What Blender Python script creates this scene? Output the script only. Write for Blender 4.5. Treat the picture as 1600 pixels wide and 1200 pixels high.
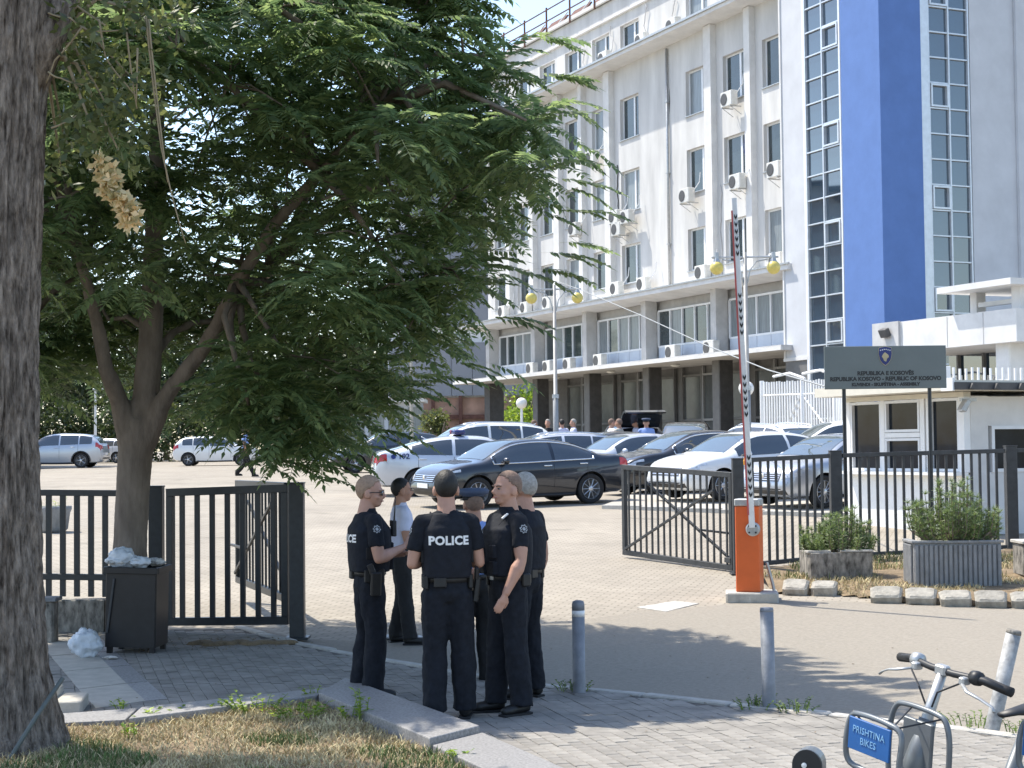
import bpy, bmesh, math, random
from mathutils import Vector, Matrix, Euler, noise
from mathutils.bvhtree import BVHTree
from mathutils.geometry import intersect_point_line
PI = math.pi
R_ = math.radians
V = Vector
random.seed(11)
for _o in list(bpy.data.objects):
    bpy.data.objects.remove(_o)
scene = bpy.context.scene
COL = scene.collection

# ------------------------------------------------------------------ camera
FPX = 2620.0                      # focal length in pixels of the 1600 px wide photograph
CAM_H = 1.95
cam_data = bpy.data.cameras.new('camera')
cam_data.sensor_width = 36.0
cam_data.sensor_fit = 'HORIZONTAL'
cam_data.lens = FPX / 1600.0 * 36.0
cam_data.clip_start = 0.1
cam_data.clip_end = 2000.0
camera = bpy.data.objects.new('camera', cam_data)
COL.objects.link(camera)
CAM_ROT = Matrix.Rotation(PI / 2 + math.atan(102 / FPX), 3, 'X') @ Matrix.Rotation(-0.011, 3, 'Z')
camera.matrix_world = Matrix.Translation((0, 0, CAM_H)) @ CAM_ROT.to_4x4()
scene.camera = camera

# ------------------------------------------------------------------ sky and sun
SUN_EL = R_(60)
SUN_H = V((-0.82, 0.57, 0)).normalized()
SUN_DIR = V((SUN_H.x * math.cos(SUN_EL), SUN_H.y * math.cos(SUN_EL), math.sin(SUN_EL)))
world = bpy.data.worlds.new('World')
scene.world = world
world.use_nodes = True
wn = world.node_tree
wn.nodes.clear()
sky = wn.nodes.new('ShaderNodeTexSky')
sky.sky_type = 'NISHITA'
sky.sun_disc = False
sky.sun_elevation = SUN_EL
sky.sun_rotation = math.atan2(SUN_H.x, SUN_H.y)
sky.air_density = 1.0
sky.dust_density = 1.0
sky.ozone_density = 1.2
bg = wn.nodes.new('ShaderNodeBackground')
bg.inputs['Strength'].default_value = 0.15
wo = wn.nodes.new('ShaderNodeOutputWorld')
wn.links.new(sky.outputs['Color'], bg.inputs['Color'])
wn.links.new(bg.outputs['Background'], wo.inputs['Surface'])
sun_data = bpy.data.lights.new('sun', 'SUN')
sun_data.energy = 3.4
sun_data.angle = R_(0.53)
sun_data.color = (1.0, 0.94, 0.835)
sun = bpy.data.objects.new('sun', sun_data)
COL.objects.link(sun)
sun.rotation_euler = SUN_DIR.to_track_quat('Z', 'Y').to_euler()
scene.view_settings.view_transform = 'Standard'
scene.view_settings.look = 'None'
scene.view_settings.exposure = 1.12
scene.view_settings.gamma = 1.0
scene.view_settings.use_curve_mapping = False
scene.render.engine = 'CYCLES'
scene.cycles.max_bounces = 8
scene.cycles.diffuse_bounces = 7
scene.cycles.transparent_max_bounces = 8


# ------------------------------------------------------------------ projection helpers
def ray(px, py):
    return CAM_ROT @ V(((px - 800) / FPX, (600 - py) / FPX, -1.0))


def at(px, py, Y):
    d = ray(px, py)
    return V((0, 0, CAM_H)) + d * (Y / d.y)


GY = [0, 13, 17, 20, 24, 37, 58, 85, 160, 900]
GZ = [-.10, -.10, -.03, .10, .28, .72, 1.13, 1.30, 1.7, 2.6]


def lerp(a, b, t):
    return a + (b - a) * t


def interp(x, xs, ys):
    if x <= xs[0]:
        return ys[0]
    for i in range(len(xs) - 1):
        if x <= xs[i + 1]:
            return lerp(ys[i], ys[i + 1], (x - xs[i]) / (xs[i + 1] - xs[i]))
    return ys[-1]


def smooth(x, xs, ys):
    """interpolation with eased tangents (Catmull-Rom, clamped)"""
    n = len(xs)
    if x <= xs[0]:
        return ys[0]
    if x >= xs[-1]:
        return ys[-1]
    for i in range(n - 1):
        if x <= xs[i + 1]:
            h = xs[i + 1] - xs[i]
            t = (x - xs[i]) / h
            d = (ys[i + 1] - ys[i]) / h
            m0 = d if i == 0 else .5 * (d + (ys[i] - ys[i - 1]) / (xs[i] - xs[i - 1]))
            m1 = d if i == n - 2 else .5 * (d + (ys[i + 2] - ys[i + 1]) / (xs[i + 2] - xs[i + 1]))
            t2, t3 = t * t, t * t * t
            return ((2 * t3 - 3 * t2 + 1) * ys[i] + (t3 - 2 * t2 + t) * h * m0
                    + (-2 * t3 + 3 * t2) * ys[i + 1] + (t3 - t2) * h * m1)


def gz(y):
    return interp(y, GY, GZ)


def ground_at(px, py, zf=None):
    zf = zf or (lambda x, y: gz(y))
    d = ray(px, py)
    t = 4.0
    while t < 300:
        p = V((0, 0, CAM_H)) + d * t
        if p.z <= zf(p.x, p.y):
            return p
        t += 0.03
    return p


# ------------------------------------------------------------------ mesh collector
class MB:
    def __init__(self):
        self.v = []
        self.f = []
        self.m = []
        self.mi = 0

    def add(self, verts, faces):
        o = len(self.v)
        self.v.extend([tuple(p) for p in verts])
        for f in faces:
            self.f.append(tuple(i + o for i in f))
            self.m.append(self.mi)
        return self

    def box(self, c, s, rot=None, taper=1.0):
        c = V(c)
        vs = []
        for z in (-.5, .5):
            k = taper if z > 0 else 1.0
            for x, y in ((-.5, -.5), (.5, -.5), (.5, .5), (-.5, .5)):
                p = V((x * s[0] * k, y * s[1] * k, z * s[2]))
                if rot is not None:
                    p = rot @ p
                vs.append(c + p)
        return self.add(vs, [(3, 2, 1, 0), (4, 5, 6, 7), (0, 1, 5, 4), (1, 2, 6, 5), (2, 3, 7, 6), (3, 0, 4, 7)])

    def bbox(self, c, s, b=.01, rot=None):
        """bevelled box: octagonal profile in xy, chamfered top and bottom"""
        c = V(c)
        hx, hy, hz = s[0] / 2, s[1] / 2, s[2] / 2
        b = min(b, hx * .45, hy * .45, hz * .45)

        def ring(ix, z):
            X, Y = hx - ix, hy - ix
            return [(X - b, -Y, z), (X, -Y + b, z), (X, Y - b, z), (X - b, Y, z), (-X + b, Y, z), (-X, Y - b, z), (-X, -Y + b, z), (-X + b, -Y, z)]
        vs = ring(b * .7, -hz) + ring(0, -hz + b * .7) + ring(0, hz - b * .7) + ring(b * .7, hz)
        vs = [c + ((rot @ V(p)) if rot is not None else V(p)) for p in vs]
        fs = [tuple(range(7, -1, -1)), tuple(range(24, 32))]
        for k in range(3):
            for i in range(8):
                j = (i + 1) % 8
                fs.append((k * 8 + i, k * 8 + j, k * 8 + 8 + j, k * 8 + 8 + i))
        return self.add(vs, fs)

    def tube(self, pts, radii, n=8, cap=True, flat=1.0, up=None, closed=False):
        pts = [V(p) for p in pts]
        if not isinstance(radii, (list, tuple)):
            radii = [radii] * len(pts)
        rings = []
        u = None
        L = len(pts)
        for i, p in enumerate(pts):
            if closed:
                d = pts[(i + 1) % L] - pts[i - 1]
            elif i == 0:
                d = pts[1] - p
            elif i == L - 1:
                d = p - pts[i - 1]
            else:
                d = pts[i + 1] - pts[i - 1]
            if d.length < 1e-9:
                d = V((0, 0, 1))
            d.normalize()
            if u is None:
                a = V(up) if up is not None else (V((0, 0, 1)) if abs(d.z) < .9 else V((1, 0, 0)))
                u = d.cross(a).normalized()
            else:
                u = (u - d * u.dot(d))
                u = u.normalized() if u.length > 1e-6 else d.orthogonal().normalized()
            w = d.cross(u)
            rings.append([p + u * (radii[i] * math.cos(2 * PI * k / n)) + w * (radii[i] * flat * math.sin(2 * PI * k / n)) for k in range(n)])
        vs = [q for r in rings for q in r]
        fs = []
        m = L if closed else L - 1
        for i in range(m):
            a, b = i * n, ((i + 1) % L) * n
            for k in range(n):
                j = (k + 1) % n
                fs.append((a + k, a + j, b + j, b + k))
        if cap and not closed:
            fs.append(tuple(range(n - 1, -1, -1)))
            fs.append(tuple((L - 1) * n + k for k in range(n)))
        return self.add(vs, fs)

    def cyl(self, p0, p1, r0, r1=None, n=12, cap=True):
        return self.tube([p0, p1], [r0, r0 if r1 is None else r1], n, cap)

    def lathe(self, prof, n=20, origin=(0, 0, 0), rot=None, cap=True):
        """prof: (r, z) pairs round local z"""
        o = V(origin)
        vs = []
        for r, z in prof:
            for k in range(n):
                p = V((r * math.cos(2 * PI * k / n), r * math.sin(2 * PI * k / n), z))
                vs.append(o + (rot @ p if rot is not None else p))
        fs = []
        for i in range(len(prof) - 1):
            for k in range(n):
                j = (k + 1) % n
                fs.append((i * n + k, i * n + j, (i + 1) * n + j, (i + 1) * n + k))
        if cap:
            fs.append(tuple(range(n - 1, -1, -1)))
            fs.append(tuple((len(prof) - 1) * n + k for k in range(n)))
        return self.add(vs, fs)

    def ball(self, c, r, rot=None, n=14, m=9):
        c = V(c)
        if not isinstance(r, (tuple, list)):
            r = (r, r, r)
        vs = []
        for i in range(m + 1):
            th = PI * (i + .0) / m
            th = min(max(th, .02), PI - .02)
            for k in range(n):
                a = 2 * PI * k / n
                p = V((r[0] * math.sin(th) * math.cos(a), r[1] * math.sin(th) * math.sin(a), -r[2] * math.cos(th)))
                vs.append(c + (rot @ p if rot is not None else p))
        fs = []
        for i in range(m):
            for k in range(n):
                j = (k + 1) % n
                fs.append((i * n + k, i * n + j, (i + 1) * n + j, (i + 1) * n + k))
        fs.append(tuple(range(n - 1, -1, -1)))
        fs.append(tuple(m * n + k for k in range(n)))
        return self.add(vs, fs)

    def capsule(self, p0, p1, r0, r1, n=12, flat=1.0, up=None):
        p0, p1 = V(p0), V(p1)
        d = (p1 - p0).normalized()
        pts = [p0 - d * r0 * .98, p0 - d * r0 * .75, p0 - d * r0 * .35, p0, p0.lerp(p1, .5), p1, p1 + d * r1 * .35, p1 + d * r1 * .75, p1 + d * r1 * .98]
        rad = [r0 * .15, r0 * .66, r0 * .93, r0, (r0 + r1) / 2, r1, r1 * .93, r1 * .66, r1 * .15]
        return self.tube(pts, rad, n, flat=flat, up=up)

    def prism(self, poly, z0, z1):
        """vertical prism over an xy polygon (counter-clockwise)"""
        n = len(poly)
        f0 = z0 if callable(z0) else (lambda x, y: z0)
        f1 = z1 if callable(z1) else (lambda x, y: z1)
        vs = [(x, y, f0(x, y)) for x, y in poly] + [(x, y, f1(x, y)) for x, y in poly]
        fs = [tuple(range(n - 1, -1, -1)), tuple(range(n, 2 * n))] + [(i, (i + 1) % n, n + (i + 1) % n, n + i) for i in range(n)]
        return self.add(vs, fs)

    def plate(self, poly, d, o=(0, 0, 0), ax=(1, 0, 0), ay=(0, 0, 1)):
        """flat polygon (2-D points on axes ax, ay) with thickness d along ax x ay"""
        o, ax, ay = V(o), V(ax), V(ay)
        nn = ax.cross(ay).normalized()
        n = len(poly)
        vs = [o + ax * a + ay * b for a, b in poly] + [o + ax * a + ay * b + nn * d for a, b in poly]
        fs = [tuple(range(n - 1, -1, -1)), tuple(range(n, 2 * n))] + [(i, (i + 1) % n, n + (i + 1) % n, n + i) for i in range(n)]
        return self.add(vs, fs)

    def xf(self, M, start=0):
        for i in range(start, len(self.v)):
            self.v[i] = tuple(M @ V(self.v[i]))
        return self

    def mesh(self, name, mats, smooth=False):
        me = bpy.data.meshes.new(name)
        me.from_pydata(self.v, [], self.f)
        if not isinstance(mats, (list, tuple)):
            mats = [mats]
        for m in mats:
            me.materials.append(m)
        if len(mats) > 1:
            me.polygons.foreach_set('material_index', self.m)
        if smooth:
            me.polygons.foreach_set('use_smooth', [True] * len(me.polygons))
        me.update()
        return me

    def build(self, name, mats, parent=None, smooth=False, loc=None, rot=None):
        return link(name, self.mesh(name, mats, smooth), parent, loc, rot)


def link(name, me, parent=None, loc=None, rot=None):
    o = bpy.data.objects.new(name, me)
    COL.objects.link(o)
    if parent is not None:
        o.parent = parent
    if loc is not None:
        o.location = loc
    if rot is not None:
        o.rotation_euler = rot if isinstance(rot, (tuple, list, Euler)) else (0, 0, rot)
    return o


def auto_smooth(me, ang=35):
    me.polygons.foreach_set('use_smooth', [True] * len(me.polygons))
    try:
        me.set_sharp_from_angle(angle=R_(ang))
    except Exception:
        pass
    return me


def tag(o, label, cat, group=None, kind=None):
    if label:
        o['label'] = label
    if cat:
        o['category'] = cat
    if group:
        o['group'] = group
    if kind:
        o['kind'] = kind
    return o


def thing(name, label, cat, loc=(0, 0, 0), rot=0, group=None):
    o = bpy.data.objects.new(name, None)
    o.empty_display_size = .2
    COL.objects.link(o)
    o.location = loc
    o.rotation_euler = rot if isinstance(rot, (tuple, list, Euler)) else (0, 0, rot)
    return tag(o, label, cat, group)


def struct(o, kind='structure'):
    o['kind'] = kind
    return o


def copy_tree(o, parent=None):
    c = o.copy()
    COL.objects.link(c)
    c.parent = parent
    for ch in list(o.children):
        copy_tree(ch, c)
    return c


def evaluated_mesh(o, name):
    dg = bpy.context.evaluated_depsgraph_get()
    dg.update()
    me = bpy.data.meshes.new_from_object(o.evaluated_get(dg), preserve_all_data_layers=False, depsgraph=dg)
    me.name = name
    return me


def remesh(mb, voxel, smooth_it=4, fac=.5):
    """fuse overlapping pieces into one continuous surface"""
    me = mb.mesh('tmp', [])
    o = bpy.data.objects.new('tmp', me)
    COL.objects.link(o)
    md = o.modifiers.new('r', 'REMESH')
    md.mode = 'VOXEL'
    md.voxel_size = voxel
    md.use_smooth_shade = True
    if smooth_it:
        s = o.modifiers.new('s', 'SMOOTH')
        s.iterations = smooth_it
        s.factor = fac
    r = evaluated_mesh(o, 'remeshed')
    bpy.data.objects.remove(o)
    bpy.data.meshes.remove(me)
    r.materials.clear()
    return r


def text_mesh(s, size, extrude=.002, align='CENTER', bold=0.0, spacing=1.0):
    cu = bpy.data.curves.new('txt', 'FONT')
    cu.body = s
    cu.size = size
    cu.extrude = extrude
    cu.align_x = align
    cu.align_y = 'CENTER'
    cu.offset = bold
    cu.space_character = spacing
    cu.resolution_u = 3
    o = bpy.data.objects.new('txt', cu)
    COL.objects.link(o)
    me = evaluated_mesh(o, 'lettering')
    bpy.data.objects.remove(o)
    return me


# ------------------------------------------------------------------ materials
def mat(name, col, rough=.6, metal=0.0, var=.12, scale=6.0, bump=0.0, bscale=60.0, spec=.5, coat=0.0,
        col2=None, detail=6.0, coords='Object', stretch=None, obj_var=0.0, sub=0.0):
    m = bpy.data.materials.new(name)
    m.use_nodes = True
    nt = m.node_tree
    b = nt.nodes['Principled BSDF']
    b.inputs['Roughness'].default_value = rough
    b.inputs['Metallic'].default_value = metal
    b.inputs['Specular IOR Level'].default_value = spec
    if coat:
        b.inputs['Coat Weight'].default_value = coat
        b.inputs['Coat Roughness'].default_value = .04
    tc = nt.nodes.new('ShaderNodeTexCoord')
    src = tc.outputs[coords]
    if stretch:
        mp = nt.nodes.new('ShaderNodeMapping')
        mp.inputs['Scale'].default_value = stretch
        nt.links.new(src, mp.inputs['Vector'])
        src = mp.outputs['Vector']
    nz = nt.nodes.new('ShaderNodeTexNoise')
    nz.inputs['Scale'].default_value = scale
    nz.inputs['Detail'].default_value = detail
    nz.inputs['Roughness'].default_value = .62
    nt.links.new(src, nz.inputs['Vector'])
    rp = nt.nodes.new('ShaderNodeValToRGB')
    c = V(col[:3])
    lo = c * (1 - var)
    hi = c * (1 + var) if col2 is None else V(col2[:3])
    rp.color_ramp.elements[0].position = .32
    rp.color_ramp.elements[1].position = .68
    rp.color_ramp.elements[0].color = (*lo, 1)
    rp.color_ramp.elements[1].color = (*[min(x, 1) for x in hi], 1)
    nt.links.new(nz.outputs['Fac'], rp.inputs['Fac'])
    out = rp.outputs['Color']
    if obj_var:
        oi = nt.nodes.new('ShaderNodeObjectInfo')
        mr = nt.nodes.new('ShaderNodeMapRange')
        mr.inputs['To Min'].default_value = 1 - obj_var
        mr.inputs['To Max'].default_value = 1 + obj_var
        nt.links.new(oi.outputs['Random'], mr.inputs['Value'])
        hs = nt.nodes.new('ShaderNodeHueSaturation')
        nt.links.new(mr.outputs['Result'], hs.inputs['Value'])
        nt.links.new(out, hs.inputs['Color'])
        out = hs.outputs['Color']
    nt.links.new(out, b.inputs['Base Color'])
    if bump:
        n2 = nt.nodes.new('ShaderNodeTexNoise')
        n2.inputs['Scale'].default_value = bscale
        n2.inputs['Detail'].default_value = 5
        nt.links.new(src, n2.inputs['Vector'])
        bp = nt.nodes.new('ShaderNodeBump')
        bp.inputs['Strength'].default_value = bump
        bp.inputs['Distance'].default_value = .02
        nt.links.new(n2.outputs['Fac'], bp.inputs['Height'])
        nt.links.new(bp.outputs['Normal'], b.inputs['Normal'])
    return m


def leaf_mat(name, col, col2, trans=.35, rough=.45):
    m = bpy.data.materials.new(name)
    m.use_nodes = True
    nt = m.node_tree
    b = nt.nodes['Principled BSDF']
    b.inputs['Roughness'].default_value = rough
    b.inputs['Specular IOR Level'].default_value = .5
    tc = nt.nodes.new('ShaderNodeTexCoord')
    nz = nt.nodes.new('ShaderNodeTexNoise')
    nz.inputs['Scale'].default_value = 1.7
    nz.inputs['Detail'].default_value = 8
    nz.inputs['Roughness'].default_value = .8
    nt.links.new(tc.outputs['Object'], nz.inputs['Vector'])
    rp = nt.nodes.new('ShaderNodeValToRGB')
    rp.color_ramp.elements[0].position = .35
    rp.color_ramp.elements[1].position = .7
    rp.color_ramp.elements[0].color = (*col, 1)
    rp.color_ramp.elements[1].color = (*col2, 1)
    nt.links.new(nz.outputs['Fac'], rp.inputs['Fac'])
    ge = nt.nodes.new('ShaderNodeNewGeometry')
    mv = nt.nodes.new('ShaderNodeMapRange')
    mv.inputs['To Min'].default_value = .62
    mv.inputs['To Max'].default_value = 1.42
    nt.links.new(ge.outputs['Random Per Island'], mv.inputs['Value'])
    mh = nt.nodes.new('ShaderNodeMapRange')
    mh.inputs['To Min'].default_value = .515
    mh.inputs['To Max'].default_value = .475
    nt.links.new(ge.outputs['Random Per Island'], mh.inputs['Value'])
    iv = nt.nodes.new('ShaderNodeHueSaturation')
    nt.links.new(mv.outputs['Result'], iv.inputs['Value'])
    nt.links.new(mh.outputs['Result'], iv.inputs['Hue'])
    nt.links.new(rp.outputs['Color'], iv.inputs['Color'])
    rp = iv
    nt.links.new(rp.outputs['Color'], b.inputs['Base Color'])
    tr = nt.nodes.new('ShaderNodeBsdfTranslucent')
    hs = nt.nodes.new('ShaderNodeHueSaturation')
    hs.inputs['Value'].default_value = 1.9
    hs.inputs['Hue'].default_value = .485
    hs.inputs['Saturation'].default_value = 1.1
    nt.links.new(rp.outputs['Color'], hs.inputs['Color'])
    nt.links.new(hs.outputs['Color'], tr.inputs['Color'])
    mx = nt.nodes.new('ShaderNodeMixShader')
    mx.inputs['Fac'].default_value = trans
    nt.links.new(b.outputs['BSDF'], mx.inputs[1])
    nt.links.new(tr.outputs['BSDF'], mx.inputs[2])
    nt.links.new(mx.outputs['Shader'], nt.nodes['Material Output'].inputs['Surface'])
    return m


def brick_mat(name, c1, c2, mortar, w, h, rot, rough=.85, bump=.5, ms=.012, offset=.5):
    m = bpy.data.materials.new(name)
    m.use_nodes = True
    nt = m.node_tree
    b = nt.nodes['Principled BSDF']
    b.inputs['Roughness'].default_value = rough
    b.inputs['Specular IOR Level'].default_value = .25
    tc = nt.nodes.new('ShaderNodeTexCoord')
    mp = nt.nodes.new('ShaderNodeMapping')
    mp.inputs['Rotation'].default_value = (0, 0, rot)
    nt.links.new(tc.outputs['Object'], mp.inputs['Vector'])
    br = nt.nodes.new('ShaderNodeTexBrick')
    br.inputs['Color1'].default_value = (*c1, 1)
    br.inputs['Color2'].default_value = (*c2, 1)
    br.inputs['Mortar'].default_value = (*mortar, 1)
    br.inputs['Scale'].default_value = 1
    br.inputs['Mortar Size'].default_value = ms
    br.inputs['Mortar Smooth'].default_value = .3
    br.inputs['Brick Width'].default_value = w
    br.inputs['Row Height'].default_value = h
    br.offset = offset
    nt.links.new(mp.outputs['Vector'], br.inputs['Vector'])
    nz = nt.nodes.new('ShaderNodeTexNoise')
    nz.inputs['Scale'].default_value = .45
    nz.inputs['Detail'].default_value = 9
    nz.inputs['Roughness'].default_value = .7
    nt.links.new(tc.outputs['Object'], nz.inputs['Vector'])
    mr = nt.nodes.new('ShaderNodeMapRange')
    mr.inputs['From Min'].default_value = .3
    mr.inputs['From Max'].default_value = .7
    mr.inputs['To Min'].default_value = .78
    mr.inputs['To Max'].default_value = 1.14
    nt.links.new(nz.outputs['Fac'], mr.inputs['Value'])
    hs = nt.nodes.new('ShaderNodeHueSaturation')
    nt.links.new(br.outputs['Color'], hs.inputs['Color'])
    nt.links.new(mr.outputs['Result'], hs.inputs['Value'])
    nt.links.new(hs.outputs['Color'], b.inputs['Base Color'])
    sn = nt.nodes.new('ShaderNodeTexNoise')
    sn.inputs['Scale'].default_value = 1.15
    sn.inputs['Detail'].default_value = 3
    nt.links.new(tc.outputs['Object'], sn.inputs['Vector'])
    sr = nt.nodes.new('ShaderNodeMapRange')
    sr.inputs['From Min'].default_value = .62
    sr.inputs['From Max'].default_value = .72
    sr.inputs['To Min'].default_value = 1.0
    sr.inputs['To Max'].default_value = .74
    nt.links.new(sn.outputs['Fac'], sr.inputs['Value'])
    h2 = nt.nodes.new('ShaderNodeHueSaturation')
    nt.links.new(hs.outputs['Color'], h2.inputs['Color'])
    nt.links.new(sr.outputs['Result'], h2.inputs['Value'])
    nt.links.new(h2.outputs['Color'], b.inputs['Base Color'])
    bp = nt.nodes.new('ShaderNodeBump')
    bp.inputs['Strength'].default_value = bump
    bp.inputs['Distance'].default_value = .01
    bp.invert = True
    nt.links.new(br.outputs['Fac'], bp.inputs['Height'])
    nt.links.new(bp.outputs['Normal'], b.inputs['Normal'])
    return m


def glass_mat(name, col, rough=.04, spec=.9, ior=1.6, var=.3, scale=1.2):
    m = mat(name, col, rough, 0, var, scale, spec=spec)
    m.node_tree.nodes['Principled BSDF'].inputs['IOR'].default_value = ior
    return m


M = {}
M['lot'] = brick_mat('car park pavers', (.36, .32, .262), (.315, .28, .228), (.225, .196, .155), .2, .1, R_(16), bump=.4)
M['asphalt'] = mat('worn asphalt', (.30, .268, .222), .92, var=.13, scale=26, bump=.6, bscale=160, spec=.2, detail=12)
M['paver'] = mat('grey concrete paver', (.255, .237, .21), .88, var=.16, scale=9, bump=.25, bscale=90, spec=.25, obj_var=.13)
M['sand'] = mat('paving joint sand', (.11, .10, .085), .95, var=.2, scale=20, bump=.3)
M['kerb_old'] = mat('dirty kerb stone', (.30, .28, .24), .92, var=.3, scale=9, bump=.5, bscale=40, obj_var=.12, detail=9)
M['kerb'] = mat('pale concrete kerb', (.42, .40, .36), .9, var=.22, scale=7, bump=.4, bscale=50, obj_var=.06)
M['granite'] = mat('granite slab', (.265, .255, .245), .6, var=.3, scale=55, bump=.06, bscale=120, detail=3, obj_var=.08)
M['stone_slab'] = mat('limestone slab', (.42, .39, .335), .8, var=.15, scale=6, bump=.15, bscale=80)
M['soil'] = mat('dry soil', (.20, .145, .085), .97, var=.35, scale=5, bump=.8, bscale=45)
M['dry_grass'] = mat('straw grass', (.46, .365, .18), .85, var=.28, scale=3.5, col2=(.60, .51, .29), detail=9)
M['green_grass'] = mat('green blades', (.10, .15, .04), .8, var=.35, scale=5, detail=9)
M['weed'] = leaf_mat('weed leaf', (.13, .22, .035), (.25, .36, .07), .4)
M['fence'] = mat('dark painted steel', (.022, .026, .030), .42, .0, var=.25, scale=14, bump=.06, bscale=120, spec=.5)
M['fence_r'] = mat('weathered dark steel', (.038, .040, .043), .5, .0, var=.3, scale=10, bump=.06, spec=.5)
M['white_wall'] = mat('white render', (.575, .565, .545), .9, var=.16, scale=1.1, bump=.12, bscale=30, spec=.2, detail=11, stretch=(1, 1, .22))
M['white_trim'] = mat('white painted concrete', (.66, .65, .63), .85, var=.1, scale=1.5, spec=.25, detail=9)
M['grey_render'] = mat('pale grey render', (.55, .56, .58), .9, var=.07, scale=1.1, bump=.15, bscale=30, spec=.2, detail=10)
M['stained'] = mat('weathered concrete', (.50, .49, .475), .9, var=.14, scale=1.6, bump=.2, bscale=25, spec=.2, detail=12)
M['pier_dark'] = mat('dark stone cladding', (.075, .072, .07), .6, var=.25, scale=4, bump=.05)
M['pier_grey'] = mat('grey stone cladding', (.15, .147, .14), .75, var=.15, scale=3)
M['blue'] = mat('blue render', (.11, .195, .43), .75, var=.07, scale=1.3, bump=.18, bscale=30, spec=.3, detail=10)
M['blue_shade'] = mat('shaded blue render', (.06, .12, .32), .75, var=.06, scale=1.0, spec=.3)  # darker copy of the blue, the tower gap's shade put into the colour
M['pvc'] = mat('white window frame', (.74, .75, .76), .4, var=.05, scale=4, spec=.5)
M['alu'] = mat('aluminium mullion', (.60, .63, .66), .35, .35, var=.08, scale=5)
M['pane'] = glass_mat('window pane', (.035, .05, .055), .05, .8, 1.5, .5, .6)
M['pane_pale'] = mat('pane with curtain behind', (.20, .225, .235), .25, var=.25, scale=3, spec=.6, stretch=(6, 6, .4))
M['pane_tower'] = glass_mat('tinted curtain wall pane', (.016, .036, .060), .03, 1.0, 1.75, .25, .4)
M['pane_booth'] = glass_mat('booth pane', (.014, .018, .024), .03, .25, 1.4, .4, 2.0)
M['pane_ground'] = mat('grey ground floor glazing', (.075, .08, .078), .25, var=.25, scale=1.2, spec=.5)
M['panel_blue'] = mat('pale spandrel panel', (.52, .57, .64), .5, var=.06, scale=2)
M['ac'] = mat('air conditioner casing', (.62, .61, .57), .5, var=.1, scale=6, obj_var=.1)
M['ac_dark'] = mat('air conditioner grille', (.07, .07, .07), .6, var=.2, scale=20)
M['rust'] = mat('rusty steel', (.13, .06, .045), .85, var=.35, scale=8)
M['metal'] = mat('galvanised steel', (.42, .43, .43), .45, .6, var=.15, scale=12)
M['lamp_post'] = mat('grey lamp post paint', (.27, .27, .265), .5, .1, var=.12, scale=9)
M['globe_y'] = mat('yellowed globe', (.62, .50, .13), .35, var=.12, scale=12, spec=.5)
M['globe_w'] = mat('white globe', (.80, .79, .74), .3, var=.05, scale=9)
M['orange'] = mat('orange powder coat', (.66, .125, .025), .45, var=.07, scale=4, spec=.45)
M['chev_w'] = mat('white reflective', (.78, .77, .75), .4, var=.06, scale=14)
M['chev_b'] = mat('black marking', (.02, .02, .02), .5)
M['red'] = mat('faded red', (.50, .10, .09), .5, var=.1, scale=6)
M['amber'] = mat('amber lens', (.75, .33, .02), .25, var=.1)
M['sign_grey'] = mat('grey-green sign panel', (.155, .180, .175), .5, var=.06, scale=2.5, spec=.4)
M['sign_text'] = mat('black lettering', (.02, .021, .022), .5)
M['emblem_blue'] = mat('emblem blue', (.012, .025, .15), .4)
M['emblem_gold'] = mat('emblem gold', (.45, .38, .22), .4)
M['white'] = mat('white paint', (.80, .80, .79), .5, var=.04, scale=6)
M['cream'] = mat('cream fascia', (.66, .62, .52), .6, var=.06, scale=5)
M['bin'] = mat('black bin steel', (.012, .012, .014), .4, var=.3, scale=9, spec=.5)
M['plastic_bag'] = mat('white carrier bag', (.60, .63, .66), .35, var=.12, scale=12, bump=.4, bscale=30)
M['litter'] = mat('litter', (.45, .43, .40), .7, var=.5, scale=25)
M['bollard'] = mat('grey bollard paint', (.215, .225, .245), .55, .1, var=.2, scale=9, bump=.1, bscale=60)
M['bollard_pale'] = mat('chipped pale bollard', (.27, .27, .265), .6, var=.4, scale=12, bump=.15, col2=(.46, .46, .45), detail=9)
M['concrete'] = mat('planter concrete', (.24, .245, .25), .9, var=.2, scale=14, bump=.4, bscale=70, stretch=(1, 1, .4))
M['old_stone'] = mat('blackened stone', (.085, .078, .068), .95, var=.5, scale=9, col2=(.40, .37, .32), bump=.5, bscale=35, stretch=(1.6, 1.6, .7), detail=9)
M['pine'] = leaf_mat('pine needles', (.10, .15, .055), (.20, .27, .10), .3)
M['leaf'] = leaf_mat('tree leaflet', (.085, .138, .066), (.165, .222, .092), .55)
M['leaf_tip'] = leaf_mat('young leaflet', (.05, .095, .03), (.12, .19, .05), .4)
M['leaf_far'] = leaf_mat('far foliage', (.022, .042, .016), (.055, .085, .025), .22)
M['leaf_olive'] = leaf_mat('olive foliage', (.060, .082, .030), (.13, .155, .055), .35)
M['dead_leaf'] = leaf_mat('dead yellow leaf', (.50, .42, .20), (.62, .55, .33), .3)
M['bark'] = mat('smooth grey bark', (.19, .155, .125), .95, var=.3, scale=7, bump=.7, bscale=30, stretch=(1, 1, .3), spec=.15)
M['bark2'] = mat('furrowed bark', (.135, .106, .085), .97, var=.55, scale=10, col2=(.38, .32, .265), bump=1.0, bscale=40, stretch=(3, 3, .8), spec=.1, detail=12)
M['twig'] = mat('dry twig', (.30, .24, .15), .9, var=.2)
M['rubber'] = mat('tyre rubber', (.016, .016, .017), .8, var=.2, scale=30)
M['rim'] = mat('alloy rim', (.55, .56, .58), .3, .75, var=.08, scale=12)
M['car_glass'] = glass_mat('car glass', (.018, .024, .028), .02, 1.0, 1.75, .2, .8)
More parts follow.
